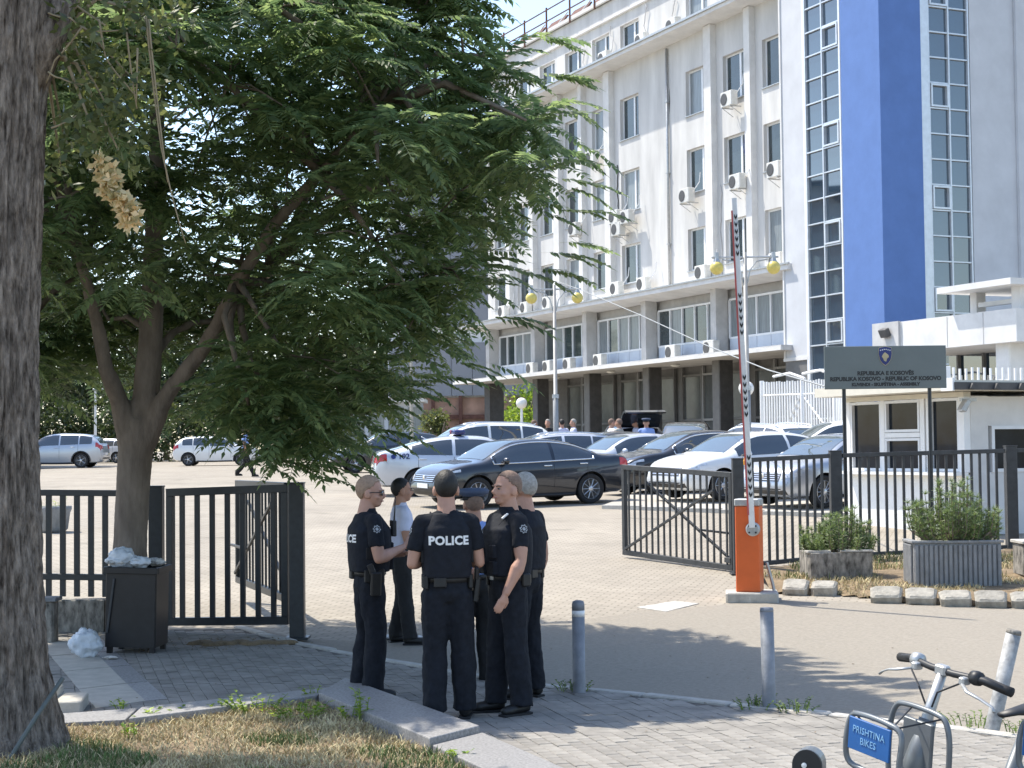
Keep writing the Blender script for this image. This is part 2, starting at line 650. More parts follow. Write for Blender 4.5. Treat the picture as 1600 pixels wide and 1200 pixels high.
M['windscreen'] = glass_mat('windscreen glass', (.06, .085, .095), .02, 1.0, 2.3, .2, .8)  # base paler than car glass, painting in sky glare and sunlit dash
M['chrome'] = mat('chrome trim', (.72, .73, .74), .18, .9, var=.05)
M['black_plastic'] = mat('black plastic', (.018, .018, .019), .5, var=.2, scale=12)
M['headlamp'] = mat('headlamp lens', (.55, .58, .62), .12, .2, var=.35, scale=16, spec=.9)
M['tail'] = mat('red tail lamp', (.42, .012, .015), .15, var=.2, scale=12, spec=.8)
M['plate'] = mat('number plate', (.78, .79, .80), .4, var=.05)
M['beacon_blue'] = mat('blue beacon', (.012, .018, .12), .12, spec=.8, var=.25, scale=9)
M['beacon_red'] = mat('red beacon', (.25, .012, .03), .12, spec=.8, var=.2)
M['skin'] = mat('skin', (.47, .265, .19), .55, var=.07, scale=11, spec=.35)
M['skin2'] = mat('tanned skin', (.40, .215, .145), .55, var=.08, scale=11, spec=.35)
M['navy'] = mat('dark navy uniform cloth', (.0125, .0145, .020), .88, var=.25, scale=22, bump=.3, bscale=14, spec=.25)
M['navy_vest'] = mat('black navy vest cloth', (.010, .012, .018), .8, var=.25, scale=18, bump=.25, bscale=22, spec=.3)
M['black_cloth'] = mat('black cloth', (.009, .009, .010), .85, var=.3, scale=20)
M['boot'] = mat('black leather', (.010, .010, .010), .5, var=.3, scale=20, spec=.5)
M['shirt_w'] = mat('pale lilac white shirt', (.56, .58, .72), .85, var=.08, scale=9, bump=.3, bscale=14)
M['shirt_b'] = mat('light blue shirt', (.22, .32, .62), .85, var=.08, scale=9, bump=.3, bscale=14)
M['patch'] = mat('embroidered patch', (.34, .36, .38), .7, var=.5, scale=60)
M['hair_black'] = mat('black hair', (.008, .007, .006), .6, var=.3, scale=40, bump=.3, bscale=90)
M['hair_fair'] = mat('cropped fair hair', (.32, .215, .145), .75, var=.2, scale=40, bump=.3, bscale=90)
M['hair_brown'] = mat('cropped brown hair', (.19, .122, .088), .75, var=.25, scale=40, bump=.3, bscale=90)
M['hair_grey'] = mat('grey hair', (.33, .31, .28), .75, var=.25, scale=40, bump=.3, bscale=90)
M['cap_blue'] = mat('slate blue cap', (.055, .075, .125), .75, var=.12, scale=15)
M['bike_grey'] = mat('grey bike paint', (.15, .165, .175), .38, .2, var=.1, scale=8)
M['bike_blue'] = mat('blue bike panel', (.010, .095, .30), .5, var=.1, scale=8)
M['pale_blue_text'] = mat('pale blue print', (.20, .40, .62), .6)
M['clad'] = mat('grey metal cladding', (.24, .255, .29), .6, .1, var=.06, scale=1)
M['brickwork'] = mat('old pinkish wall', (.40, .25, .19), .9, var=.25, scale=1.2, bump=.2)
M['cable'] = mat('grey cable', (.30, .31, .31), .6)
M['hose'] = mat('grey green hose', (.10, .115, .105), .5)
M['eye'] = mat('eye', (.20, .17, .15), .4)
M['lip'] = mat('lip', (.36, .16, .13), .6)
# ------------------------------------------------------------------ ground sheets
def sheet(name, xs, ys, zf, m, dz=0.0):
    mb = MB()
    vs = [(x, y, zf(x, y) + dz) for y in ys for x in xs]
    n = len(xs)
    fs = [(j * n + i, j * n + i + 1, (j + 1) * n + i + 1, (j + 1) * n + i) for j in range(len(ys) - 1) for i in range(n - 1)]
    mb.add(vs, fs)
    return mb.build(name, m)


lot = sheet('car_park', [-600, -80, -30, -10, 0, 10, 30, 80, 600], [-30] + GY[1:-1] + [420, 900], lambda x, y: gz(y), M['lot'])
struct(lot)


def side_z(x, y):
    return interp(y, [14, 18, 20], [0, .05, .135])


def point_in(x, y, poly):
    c = False
    n = len(poly)
    for i in range(n):
        x1, y1 = poly[i]
        x2, y2 = poly[i - 1]
        if (y1 > y) != (y2 > y) and x < (x2 - x1) * (y - y1) / (y2 - y1) + x1:
            c = not c
    return c


def tri_sheet(name, poly, zf, m, parent=None, step=None):
    """flat polygon draped on a height function"""
    bm = bmesh.new()
    vs = [bm.verts.new((x, y, 0)) for x, y in poly]
    bm.faces.new(vs)
    for yy in [13, 14, 15, 16, 17, 18, 20, 22, 24, 28, 32]:
        bmesh.ops.bisect_plane(bm, geom=bm.verts[:] + bm.edges[:] + bm.faces[:], plane_co=(0, yy, 0), plane_no=(0, 1, 0))
    for v in bm.verts:
        v.co.z = zf(v.co.x, v.co.y)
    bmesh.ops.recalc_face_normals(bm, faces=bm.faces)
    me = bpy.data.meshes.new(name)
    bm.to_mesh(me)
    bm.free()
    if me.polygons and me.polygons[0].normal.z < 0:
        me.flip_normals()
    me.materials.append(m)
    return link(name, me, parent)


kerb_px = [(372, 976), (429, 997), (547, 1021), (667, 1042), (752, 1056), (860, 1072), (1000, 1085), (1110, 1098), (1200, 1106), (1360, 1121), (1600, 1150), (1800, 1180)]
kerb_pts = [ground_at(a, b, side_z) for a, b in kerb_px]
kerb_xy = [(p.x, p.y) for p in kerb_pts]
# the road sheet (asphalt)
far_px = [(1640, 945), (1450, 944), (1200, 937), (1090, 950), (1000, 956), (800, 984), (620, 1003), (480, 1000), (380, 978)]
road_far = [(ground_at(a, b).x, ground_at(a, b).y) for a, b in far_px]
road_poly = [(9, 8), (30, 8), (30, 18.2)] + road_far + kerb_xy
road = struct(tri_sheet('road', road_poly, lambda x, y: gz(y) + .004, M['asphalt']))
# sidewalk base
side_poly = [(-9, 4), (6, 4)] + kerb_xy[::-1] + [(-2.95, 18.2), (-9, 18.2)]
side = struct(tri_sheet('sidewalk', side_poly, lambda x, y: side_z(x, y) - .012, M['sand']))


def resample(pts, step):
    out = [V(pts[0])]
    acc = 0
    for i in range(len(pts) - 1):
        a, b = V(pts[i]), V(pts[i + 1])
        L = (b - a).length
        d = step - acc
        while d <= L:
            out.append(a.lerp(b, d / L))
            d += step
        acc = (acc + L) % step
    return out


kp = resample([(x, y, 0) for x, y in kerb_xy], .82)
for i in range(len(kp) - 1):
    a, b = kp[i], kp[i + 1]
    d = (b - a)
    if i % 7 == 4:
        d = d * .97
    mb = MB()
    w = .11
    mid = (a + b) / 2
    mb.bbox((0, 0, 0), (d.length - .012, w, .2), .014)
    z = side_z(mid.x, mid.y) + .006 - .1
    mb.build('kerb_stone', M['kerb'], side, loc=(mid.x, mid.y, z + random.uniform(-.006, .006)), rot=math.atan2(d.y, d.x) + random.uniform(-.006, .006))

# ---- pavers, 10 x 20 cm, laid in running bond along v
PU = V((.963, .27, 0)).normalized()
PVv = V((.27, -.963, 0)).normalized()
bed_outer = [(-6.5, 11.75), (-3.62, 12.02), (-2.75, 12.40), (-1.43, 13.42), (-1.36, 13.72), (-.26, 11.27), (.55, 9.3), (.9, 7.5), (-6.5, 7.5)]


def kerb_clear(x, y):
    """signed side of the kerb: positive on the sidewalk, distance included"""
    best = 9
    for i in range(len(kerb_xy) - 1):
        a, b = V((*kerb_xy[i], 0)), V((*kerb_xy[i + 1], 0))
        q, t = intersect_point_line(V((x, y, 0)), a, b)
        t = min(max(t, 0), 1)
        q = a.lerp(b, t)
        dist = (V((x, y, 0)) - q).length
        s = (b - a).cross(V((x, y, 0)) - a).z
        if dist < abs(best):
            best = dist if s < 0 else -dist
    return best


pm_ = MB().bbox((0, 0, 0), (.0955, .1955, .05), .006)
paver_me = pm_.mesh('paver', M['paver'])
spots = []
for iu in range(-110, 110):
    for iv in range(-75, 75):
        c = PU * (iu * .1) + PVv * (iv * .2 + (.1 if iu % 2 else 0)) + V((0, 13, 0))
        x, y = c.x, c.y
        if not (9.0 < y < 18.0):
            continue
        px = 800 + FPX * x / y
        if px < -30 or px > 1680:
            continue
        if not point_in(x, y, side_poly) or point_in(x, y, bed_outer):
            continue
        if kerb_clear(x, y) < .105:
            continue
        spots.append((y, x))
# the nearest ones in the open are single stones
spots.sort()
rot_p = math.atan2(PU.y, PU.x)
single = [s for s in spots if 9.7 < s[0] < 14.5][:300]
sset = set(single)
rest = MB()
for (y, x) in spots:
    z = side_z(x, y) - .025 + random.uniform(-.003, .002)
    tilt = (random.uniform(-.008, .008), random.uniform(-.006, .006), rot_p + random.uniform(-.012, .012))
    if (y, x) in sset:
        link('paver', paver_me, side, (x, y, z), tilt)
    else:
        s0 = len(rest.v)
        rest.box((0, 0, 0), (.0955, .1955, .05))
        rest.xf(Matrix.Translation((x, y, z)) @ Euler(tilt).to_matrix().to_4x4(), s0)
M['paver_rest'] = mat('grey concrete paving', (.255, .237, .21), .88, var=.26, scale=3.2, bump=.25, bscale=90, spec=.25, detail=11)
po = rest.build('paver_field', M['paver_rest'], side)
po['kind'] = 'stuff'

# the smooth limestone band and steps beside the trunk
for a, b, zt, mname in (([(62, 1004), (128, 1000), (228, 1097), (150, 1108)], .05, .004, 'stone_slab'),
                        ([(128, 1000), (158, 998), (262, 1093), (228, 1097)], .05, .003, 'granite')):
    q = [ground_at(*p, side_z) for p in a]
    q = [(p.x, p.y) for p in q]
    mb = MB()
    n_ = 4
    for k in range(n_):
        t0, t1 = k / n_ + .004, (k + 1) / n_ - .004
        p0 = [lerp(q[0][j], q[3][j], t0) for j in (0, 1)]
        p1 = [lerp(q[1][j], q[2][j], t0) for j in (0, 1)]
        p2 = [lerp(q[1][j], q[2][j], t1) for j in (0, 1)]
        p3 = [lerp(q[0][j], q[3][j], t1) for j in (0, 1)]
        s_ = MB().prism([p3, p2, p1, p0], lambda x, y: side_z(x, y) - .04, lambda x, y: side_z(x, y) + zt)
        s_.build('paving_slab', M[mname], side)
st = thing('stone_steps', 'two low pale limestone steps beside the furrowed tree trunk', 'steps', (-3.5, 12.75, 0))
MB().bbox((-.1, .12, .045), (.62, .5, .1), .012, Matrix.Rotation(R_(8), 3, 'Z')).build('step', M['stone_slab'], st)
MB().bbox((-.32, .2, .125), (.62, .4, .07), .012, Matrix.Rotation(R_(4), 3, 'Z')).build('step', M['stone_slab'], st)

# ---- granite-edged planting bed
def slab(pts, z0, z1, label, m='granite'):
    mb = MB().prism(pts, z0, z1)
    o = mb.build('granite_slab', M[m])
    bv = o.modifiers.new('b', 'BEVEL')
    bv.width = .008
    bv.segments = 2
    return tag(o, label, 'kerb slab', 'granite slabs edging the planting bed')


slab([(-2.72, 11.86), (-1.52, 12.88), (-1.42, 13.36), (-2.75, 12.40)], -.03, .09, 'narrow granite slab behind the dry grass, left of the wide slab corner')
slab([(-3.62, 11.62), (-2.74, 11.85), (-2.77, 12.38), (-3.62, 12.02)], -.03, .085, 'pale granite slab beside the steps, at the foot of the furrowed trunk')
slab([(-1.50, 12.86), (-.55, 10.78), (-.24, 11.25), (-1.38, 13.70)], -.03, .115, 'wide granite slab at the corner of the bed, in front of the officer in sunglasses')
slab([(-.53, 10.76), (-.02, 9.55), (.36, 9.75), (-.22, 11.22)], -.03, .075, 'lowest bluish granite slab cut by the bottom edge, under the back-turned officer')
slab([(-.01, 9.53), (.6, 8.0), (1.0, 8.2), (.37, 9.73)], -.03, .07, 'granite slab nearest the camera, below the picture edge')
bed_poly = [(-6.4, 8.0), (.55, 8.0), (-.04, 9.55), (-.58, 10.76), (-1.52, 12.84), (-2.73, 11.84), (-3.62, 11.60), (-6.4, 11.4)]
def bed_z(x, y):
    return .045 + .03 * noise.noise(V((x * 1.1, y * 1.1, 3)))
bm = bmesh.new()
gx = [-6.4 + .2 * i for i in range(36)]
bedmb = MB()
for i in range(36):
    for j in range(26):
        x, y = -6.4 + .2 * i, 8.0 + .2 * j
        q = [(x, y), (x + .2, y), (x + .2, y + .2), (x, y + .2)]
        if all(point_in(a, b, bed_poly) or True for a, b in q) and point_in(x + .1, y + .1, bed_poly):
            bedmb.add([(a, b, bed_z(a, b)) for a, b in q], [(0, 1, 2, 3)])
bm.free()
MB()
soil_o = tri_sheet('planting_bed_base', bed_poly, lambda x, y: .022, M['soil'])
struct(soil_o)
struct(bedmb.build('planting_bed', M['soil']))


def blades(n, sampler, zf, hmin, hmax, m, name, wid=.006, lean=.5, kind='stuff', label=None, cat=None):
    vs, fs = [], []
    rnd = random.Random(n)
    for _ in range(n):
        s = sampler(rnd)
        if s is None:
            continue
        x, y = s
        h = rnd.uniform(hmin, hmax)
        a = rnd.uniform(0, 2 * PI)
        w = wid * rnd.uniform(.6, 1.5)
        l = rnd.uniform(.1, 1) * lean * h
        b = rnd.uniform(0, 2 * PI)
        z = zf(x, y) - .005
        dx, dy = math.cos(a) * w, math.sin(a) * w
        lx, ly = math.cos(b) * l, math.sin(b) * l
        o = len(vs)
        vs += [(x - dx, y - dy, z), (x + dx, y + dy, z), (x + lx * .4 + dx * .6, y + ly * .4 + dy * .6, z + h * .65), (x + lx * .4 - dx * .6, y + ly * .4 - dy * .6, z + h * .65), (x + lx, y + ly, z + h)]
        fs += [(o, o + 1, o + 2, o + 3), (o + 3, o + 2, o + 4)]
    mb = MB()
    mb.v, mb.f, mb.m = vs, fs, [0] * len(fs)
    o = mb.build(name, m)
    return tag(o, label, cat, None, kind)


def bed_sampler(rnd):
    x, y = rnd.uniform(-4.6, .3), rnd.uniform(9.3, 12.9)
    if not point_in(x, y, bed_poly):
        return None
    d = noise.noise(V((x * 1.6, y * 1.6, 0)))
    return (x, y) if rnd.random() < .75 + .6 * d else None


def bed_sampler_green(rnd):
    x, y = rnd.uniform(-4.6, .2), rnd.uniform(9.3, 12.7)
    if not point_in(x, y, bed_poly):
        return None
    d = noise.noise(V((x * 1.3 + 7, y * 1.3, 0))) + (10.9 - y) * .45
    return (x, y) if d > .30 else None


blades(52000, bed_sampler, bed_z, .015, .055, M['dry_grass'], 'dry_grass', .005, 1.5, label='dry straw-coloured grass filling the bed at bottom left', cat='grass')
blades(26000, bed_sampler_green, bed_z, .03, .075, M['green_grass'], 'green_grass', .0045, .9, label='shaded green grass along the bottom of the bed', cat='grass')


def leafy_weed(loc, h, n, label, m='weed', name='weed', spread=.06, leaf=.035, group=None, seed=1):
    rnd = random.Random(seed)
    t = thing(name, label, 'weed', loc, 0, group)
    mb, sm = MB(), MB()
    for k in range(n):
        bx, by = rnd.uniform(-spread, spread), rnd.uniform(-spread, spread)
        hh = h * rnd.uniform(.6, 1.05)
        tip = V((bx * 1.6 + rnd.uniform(-.03, .03), by * 1.6, hh))
        sm.tube([(bx, by, -.02), tip * .5 + V((bx * .4, by * .4, 0)), tip], [.004, .003, .0015], 4)
        for j in range(max(7, int(hh / .016))):
            t_ = .15 + .85 * j / max(7, int(hh / .016))
            c = V((bx, by, 0)).lerp(tip, t_)
            a = rnd.uniform(0, 2 * PI)
            d = V((math.cos(a), math.sin(a), rnd.uniform(-.1, .6))).normalized()
            s = d.cross(V((0, 0, 1))).normalized()
            L = leaf * rnd.uniform(.7, 1.3)
            mb.add([c, c + d * L * .5 + s * L * .34 + V((0, 0, .004)), c + d * L, c + d * L * .5 - s * L * .34 + V((0, 0, .004))], [(0, 1, 2, 3)])
    so = sm.build('stem', M['weed'], t)
    so['kind'] = 'stuff'
    fo = mb.build('foliage', M[m], t)
    fo['kind'] = 'stuff'
    return t


for i, (px, py, h, n, lab, sd) in enumerate([
        (570, 1125, .24, 5, 'tall bright green weed against the inner edge of the wide granite slab', 3),
        (545, 1122, .10, 4, 'small round weed just left of the tall one by the wide slab', 4),
        (490, 1092, .11, 3, 'green sprig at the corner where the two granite slabs meet', 5),
        (470, 1122, .11, 18, 'broad patch of green weeds in the dry grass near the slab corner', 6),
        (398, 1112, .14, 14, 'leafy weed clump behind the dry grass, middle of the narrow slab', 7),
        (345, 1110, .07, 5, 'small weed left of the leafy clump by the narrow slab', 8),
        (192, 1108, .09, 4, 'weed sprig at the left end of the bed, by the sunlit paving', 9),
        (230, 1122, .07, 7, 'low weeds in the straw grass near the furrowed trunk', 10),
        (210, 1150, .09, 4, 'bluish weed standing alone in the grass right of the furrowed trunk', 11),
        (710, 1184, .06, 4, 'tiny weed at the joint below the lowest granite slab', 12)]):
    p = ground_at(px, py, lambda x, y: .05)
    leafy_weed((p.x, p.y, .05), h, n, lab, seed=sd, spread=.05 if n < 6 else .14, leaf=.045)

# ---- verge on the right with its kerb stones
vp = [ground_at(a, b) for a, b in ((1196, 925), (1225, 931), (1312, 931), (1420, 945), (1640, 953), (1760, 955))]
verge_poly = [(p.x, p.y) for p in vp] + [(12, 19.5), (12, 25.3), (7.34, 24.7), (4.56, 23.6), (3.2, 22.6)]
def verge_z(x, y):
    e = min(1.0, max(0.0, min((y - interp(x, [p.x for p in vp], [p.y for p in vp])) / .5, 1)))
    return gz(y) + .012 + .09 * e + .03 * e * noise.noise(V((x * 1.4, y * 1.4, 5)))
vmb = MB()
for i in range(60):
    for j in range(48):
        x, y = 2.7 + .16 * i, 18.0 + .16 * j
        if point_in(x + .08, y + .08, verge_poly):
            q = [(x, y), (x + .16, y), (x + .16, y + .16), (x, y + .16)]
            vmb.add([(a, b, verge_z(a, b)) for a, b in q], [(0, 1, 2, 3)])
verge = struct(vmb.build('verge', M['soil'], smooth=True))
def verge_sampler(rnd):
    x, y = rnd.uniform(2.9, 8.5), rnd.uniform(18.2, 24.5)
    if not point_in(x, y, verge_poly):
        return None
    d = noise.noise(V((x * 1.3, y * 1.3, 9)))
    return (x, y) if d > -.12 else None
blades(26000, verge_sampler, verge_z, .02, .075, M['dry_grass'], 'verge_grass', .006, 1.5, label='dry trampled grass on the verge around the planters', cat='grass')
blades(6000, lambda r: (lambda s: s if s and s[1] > 21.3 else None)(verge_sampler(r)), verge_z, .04, .13, M['green_grass'], 'verge_green_grass', .006, .8, label='greener grass along the foot of the right-hand fence', cat='grass')
k0 = [(1226, 1268, 931), (1271, 1313, 932), (1364, 1416, 944), (1419, 1470, 946), (1473, 1525, 949), (1528, 1581, 951), (1585, 1640, 952)]
klab = ['short weathered kerb stone nearest the orange barrier', 'second kerb stone from the barrier, below the blackened stone planter',
        'first of the row of pale kerb stones, left of the ribbed planter', 'pale kerb stone under the left edge of the ribbed planter',
        'pale kerb stone below the middle of the ribbed planter', 'pale kerb stone below the right end of the ribbed planter',
        'rightmost pale kerb stone, cut by the picture edge']
for (x0, x1, y), lab in zip(k0, klab):
    a, b = ground_at(x0, y), ground_at(x1, y + 1)
    d = b - a
    mb = MB().bbox((0, 0, 0), (d.length - .015, .30, .20), .035)
    for i in range(len(mb.v)):
        p = V(mb.v[i])
        mb.v[i] = tuple(p + V((noise.noise(p * 9), noise.noise(p * 9 + V((5, 0, 0))), noise.noise(p * 9 + V((0, 5, 0))))) * .016)
    o = mb.build('kerb_block', M['kerb_old'], loc=((a.x + b.x) / 2, (a.y + b.y) / 2 + .16, gz(a.y) + .05))
    o.rotation_euler = (random.uniform(.18, .36), random.uniform(-.02, .02), math.atan2(d.y, d.x))
    tag(o, lab, 'kerb stone', 'kerb stones along the verge')

# stones and dirt lumps on the verge
peb = MB()
rp_ = random.Random(4)
for _ in range(500):
    s = verge_sampler(rp_)
    if s and s[1] < 22:
        r = rp_.uniform(.006, .022)
        peb.ball((s[0], s[1], verge_z(*s) + r * .3), (r, r * rp_.uniform(.6, 1), r * .6), n=5, m=3)
tag(peb.build('pebbles', M['kerb']), 'small stones scattered over the dry verge', 'pebbles', None, 'stuff')
# pale concrete patch in the road and the raised parking kerb behind the gate
pp = [ground_at(a, b) for a, b in ((995, 950), (1055, 940), (1092, 944), (1040, 957))]
pm2 = MB().prism([(p.x, p.y) for p in pp][::-1], lambda x, y: gz(y) - .02, lambda x, y: gz(y) + .009)
struct(pm2.build('concrete_patch', M['kerb']))
pk = [V((1.9, 35.6, 0)), V((6.0, 32.6, 0)), V((10.5, 30.8, 0))]
pkk = resample(pk, .95)
islm = struct(tri_sheet('parking_island', [(pk[0].x, pk[0].y), (pk[1].x, pk[1].y), (pk[2].x, pk[2].y), (16, 30), (16, 46), (4, 46)], lambda x, y: gz(y) + .075, M['kerb']))
islm.data.materials[0] = mat('pale concrete slab', (.40, .37, .32), .9, var=.12, scale=.8, detail=10)
for i in range(len(pkk) - 1):
    a, b = pkk[i], pkk[i + 1]
    d = b - a
    MB().bbox((0, 0, 0), (d.length - .01, .14, .26), .012).build('kerb_stone', M['kerb'], islm, loc=(*((a + b) / 2).xy, gz((a.y + b.y) / 2) - .04), rot=math.atan2(d.y, d.x))

# wind-blown leaves and grit on the sidewalk and road, and a drain grate by the kerb
rl = random.Random(31)
dv = MB()
for k in range(420):
    x, y = rl.uniform(-3.2, 4.5), rl.uniform(9.8, 17.5)
    if point_in(x, y, bed_outer):
        continue
    z = (side_z(x, y) + .004) if point_in(x, y, side_poly) else gz(y) + .008
    near = abs(kerb_clear(x, y))
    if near > .35 and rl.random() < .72:
        continue
    a, q = rl.uniform(0, 6.28), rl.uniform(.008, .024)
    c = V((x, y, z))
    dv.add([c, c + V((math.cos(a) * q, math.sin(a) * q, .006)), c + V((math.cos(a + .9) * q * 1.2, math.sin(a + .9) * q * 1.2, .001)), c + V((math.cos(a + 1.5) * q * .7, math.sin(a + 1.5) * q * .7, .004))], [(0, 1, 2, 3)])
tag(dv.build('blown_leaves', M['soil']), 'small brown leaves scattered along the kerb and paving', 'leaves', None, 'stuff')
gp = ground_at(628, 998)
gr_ = thing('drain_grate', 'dark slotted drain grate in the road behind the officers', 'drain', (gp.x, gp.y, gz(gp.y) + .006), R_(-35))
MB().bbox((0, 0, 0), (.52, .36, .02), .004).build('frame', M['fence_r'], gr_)
for k in range(7):
    MB().bbox((-.2 + k * .066, 0, .012), (.03, .3, .012), .003).build('slot_bar', M['metal'], gr_)
for i, (px, py, lab) in enumerate([(895, 1078, 'tuft of grass at the foot of the banded bollard'), (1180, 1107, 'left tuft of dry grass at the foot of the plain grey bollard'), (1245, 1112, 'right tuft of weeds beside the plain grey bollard'), (1590, 1143, 'dry weeds at the foot of the leaning bollard'), (1520, 1135, 'small weed left of the leaning bollard')]):
    p = ground_at(px, py, side_z)
    leafy_weed((p.x, p.y, side_z(p.x, p.y)), .09, 16, lab, m='green_grass', spread=.12, leaf=.03, seed=90 + i)
# ------------------------------------------------------------------ office building
# local frame: x runs along the facade towards the camera, y goes into the building, z is world height
FACE_ROT = R_(-66.186)
FACE_O = V((7.752, 68.0, 0))
bld = thing('office_building', 'white six-storey office block with blue corner tower and glazed stair strips', 'building', FACE_O, FACE_ROT)


def part(name, mb, m, parent, smooth=False, label=None):
    o = mb.build(name, m, parent, smooth)
    if label:
        o['label'] = label
    return o


def holed(mb, s0, s1, z0, z1, holes, y=0.0, reveal=.22):
    """wall sheet on plane y with rectangular openings and their reveals"""
    xs = sorted(set([s0, s1] + [h[0] for h in holes] + [h[1] for h in holes]))
    zs = sorted(set([z0, z1] + [h[2] for h in holes] + [h[3] for h in holes]))
    for i in range(len(xs) - 1):
        for j in range(len(zs) - 1):
            cx, cz = (xs[i] + xs[i + 1]) / 2, (zs[j] + zs[j + 1]) / 2
            if any(h[0] < cx < h[1] and h[2] < cz < h[3] for h in holes):
                continue
            mb.add([(xs[i], y, zs[j]), (xs[i + 1], y, zs[j]), (xs[i + 1], y, zs[j + 1]), (xs[i], y, zs[j + 1])], [(0, 1, 2, 3)])
    for a, b, c, d in holes:
        r = y + reveal
        mb.add([(a, y, c), (b, y, c), (b, y, d), (a, y, d), (a, r, c), (b, r, c), (b, r, d), (a, r, d)],
               [(0, 4, 5, 1), (3, 2, 6, 7), (0, 3, 7, 4), (1, 5, 6, 2)])
    return mb


cols = [-20.4, -17.5, -14.65, -11.75, -8.87, -6.05, -.17, 2.80, 5.7]
rows = [(9.2, 10.93), (12.4, 14.22), (15.62, 17.48)]
attic = (19.32, 20.8)
HW = .87
holes = [(c - HW, c + HW, a, b) for c in cols for a, b in rows]
wall = MB()
holed(wall, -22.2, 9, 8.5, 19.0, holes)
holed(wall, -22.2, 9, 19.25, 22.2, [(c - HW, c + HW, attic[0], attic[1]) for c in cols], y=.06)
wall.add([(-22.2, 0, 8.5), (-22.2, 14, 8.5), (-22.2, 14, 22.2), (-22.2, .0, 22.2)], [(0, 3, 2, 1)])
wall.add([(-22.2, 0.0, 22.2), (9, .0, 22.2), (9, 14, 22.2), (-22.2, 14, 22.2)], [(0, 1, 2, 3)])
part('wall', wall, M['white_wall'], bld)
rnd = random.Random(5)
win_frame = MB()
w_, h_ = HW * 2, 1.82


def window_meshes(h, tag_):
    f = MB()
    t = .07
    for z in (t / 2, h - t / 2):
        f.box((0, 0, z), (2 * HW, .06, t))
    f.box((-HW + t / 2, 0, h / 2), (t, .062, h - 2 * t))
    f.box((HW - t / 2, 0, h / 2), (t, .062, h - 2 * t))
    f.box((.22, -.006, h / 2), (.13, .07, h - 2 * t))
    s = MB().box((0, -.10, -.02), (2 * HW + .1, .3, .035))
    me = f.mesh('window', M['pvc'])
    sm = s.mesh('sill', M['metal'])
    pl = MB().box(((-HW + .07 + .155) / 2, .005, h / 2), (HW - .07 + .155, .012, h - .14)).mesh('pane', M['pane'])
    pr = MB().box(((HW - .07 + .285) / 2, .005, h / 2), (HW - .07 - .285, .012, h - .14)).mesh('pane', M['pane'])
    pl2 = pl.copy(); pl2.materials[0] = M['pane_pale']
    pr2 = pr.copy(); pr2.materials[0] = M['pane_pale']
    return me, sm, pl, pr, pl2, pr2


def add_windows(rowlist, y):
    for a, b in rowlist:
        ms = window_meshes(b - a, '')
        for c in cols:
            if c > 5:
                pass
            wo_ = link('window', ms[0], bld, (c, y, a))
            link('sill', ms[1], wo_)
            link('pane', ms[4] if rnd.random() < .25 else ms[2], wo_)
            link('pane', ms[5] if rnd.random() < .5 else ms[3], wo_)


add_windows(rows, .19)
add_windows([attic], .25)
inner = MB()
inner.box((-6.6, .55, 14.5), (31, .1, 15.3))
part('inner_wall', inner, M['pier_grey'], bld)
# pilasters and downpipe
for s, w in ((-19.0, .4), (-16.1, .4), (-13.2, .6), (-10.55, .36), (-7.80, .55), (1.12, .56), (4.12, .42)):
    part('pilaster', MB().box((s, -.13, 13.75), (w, .26, 10.3)), M['white_trim'], bld)
part('downpipe', MB().tube([(-2.5, -.08, 8.6), (-2.5, -.08, 18.8)], .055, 8), M['metal'], bld, True)
for z in (10.5, 13.5, 16.5):
    part('pipe_clip', MB().box((-2.5, -.07, z), (.17, .16, .05)), M['metal'], bld)
part('wall_crack', MB().plate([(-2.44, 16.0), (-2.36, 16.5), (-2.40, 17.1), (-2.46, 16.6)], .004, (0, -.004, 0), (1, 0, 0), (0, 0, 1)), M['pier_grey'], bld)
# cornices and slabs
cn = MB()
cn.add([(-22.5, -1.0, 18.98), (8.4, -1.0, 18.98), (8.4, -1.0, 19.14), (-22.5, -1.0, 19.14), (-22.5, .1, 19.25), (8.4, .1, 19.25), (-22.5, .1, 18.90), (8.4, .1, 18.90)],
       [(0, 1, 2, 3), (3, 2, 5, 4), (0, 6, 7, 1), (0, 3, 4, 6), (1, 7, 5, 2)])
part('cornice', cn, M['white_trim'], bld)
part('gutter', MB().box((-7, -1.035, 19.17), (30.6, .10, .085)), M['metal'], bld)
part('parapet', MB().box((-6.6, .0, 22.28), (31.4, .28, .16)), M['white_trim'], bld)
part('ledge', MB().box((-6.6, .0, 21.35), (31.3, .16, .09)), M['white_trim'], bld)
cm = MB()
cm.add([(-22.7, -1.35, 8.29), (8.4, -1.35, 8.29), (8.4, -1.35, 8.47), (-22.7, -1.35, 8.47), (-22.7, .05, 8.78), (8.4, .05, 8.78), (-22.7, .05, 8.17), (8.4, .05, 8.17)],
       [(0, 1, 2, 3), (3, 2, 5, 4), (0, 6, 7, 1), (0, 3, 4, 6), (1, 7, 5, 2)])
part('cornice', cm, M['white_trim'], bld)
part('fascia_edge', MB().box((-7.1, -1.37, 8.50), (31.2, .07, .06)), M['metal'], bld)
part('floor_slab', MB().box((-7.2, -.1, 5.475), (31.2, 3.2, .19)), M['stained'], bld)
part('slab_edge', MB().box((-7.2, -1.73, 5.44), (31.4, .08, .12)), M['white_trim'], bld)
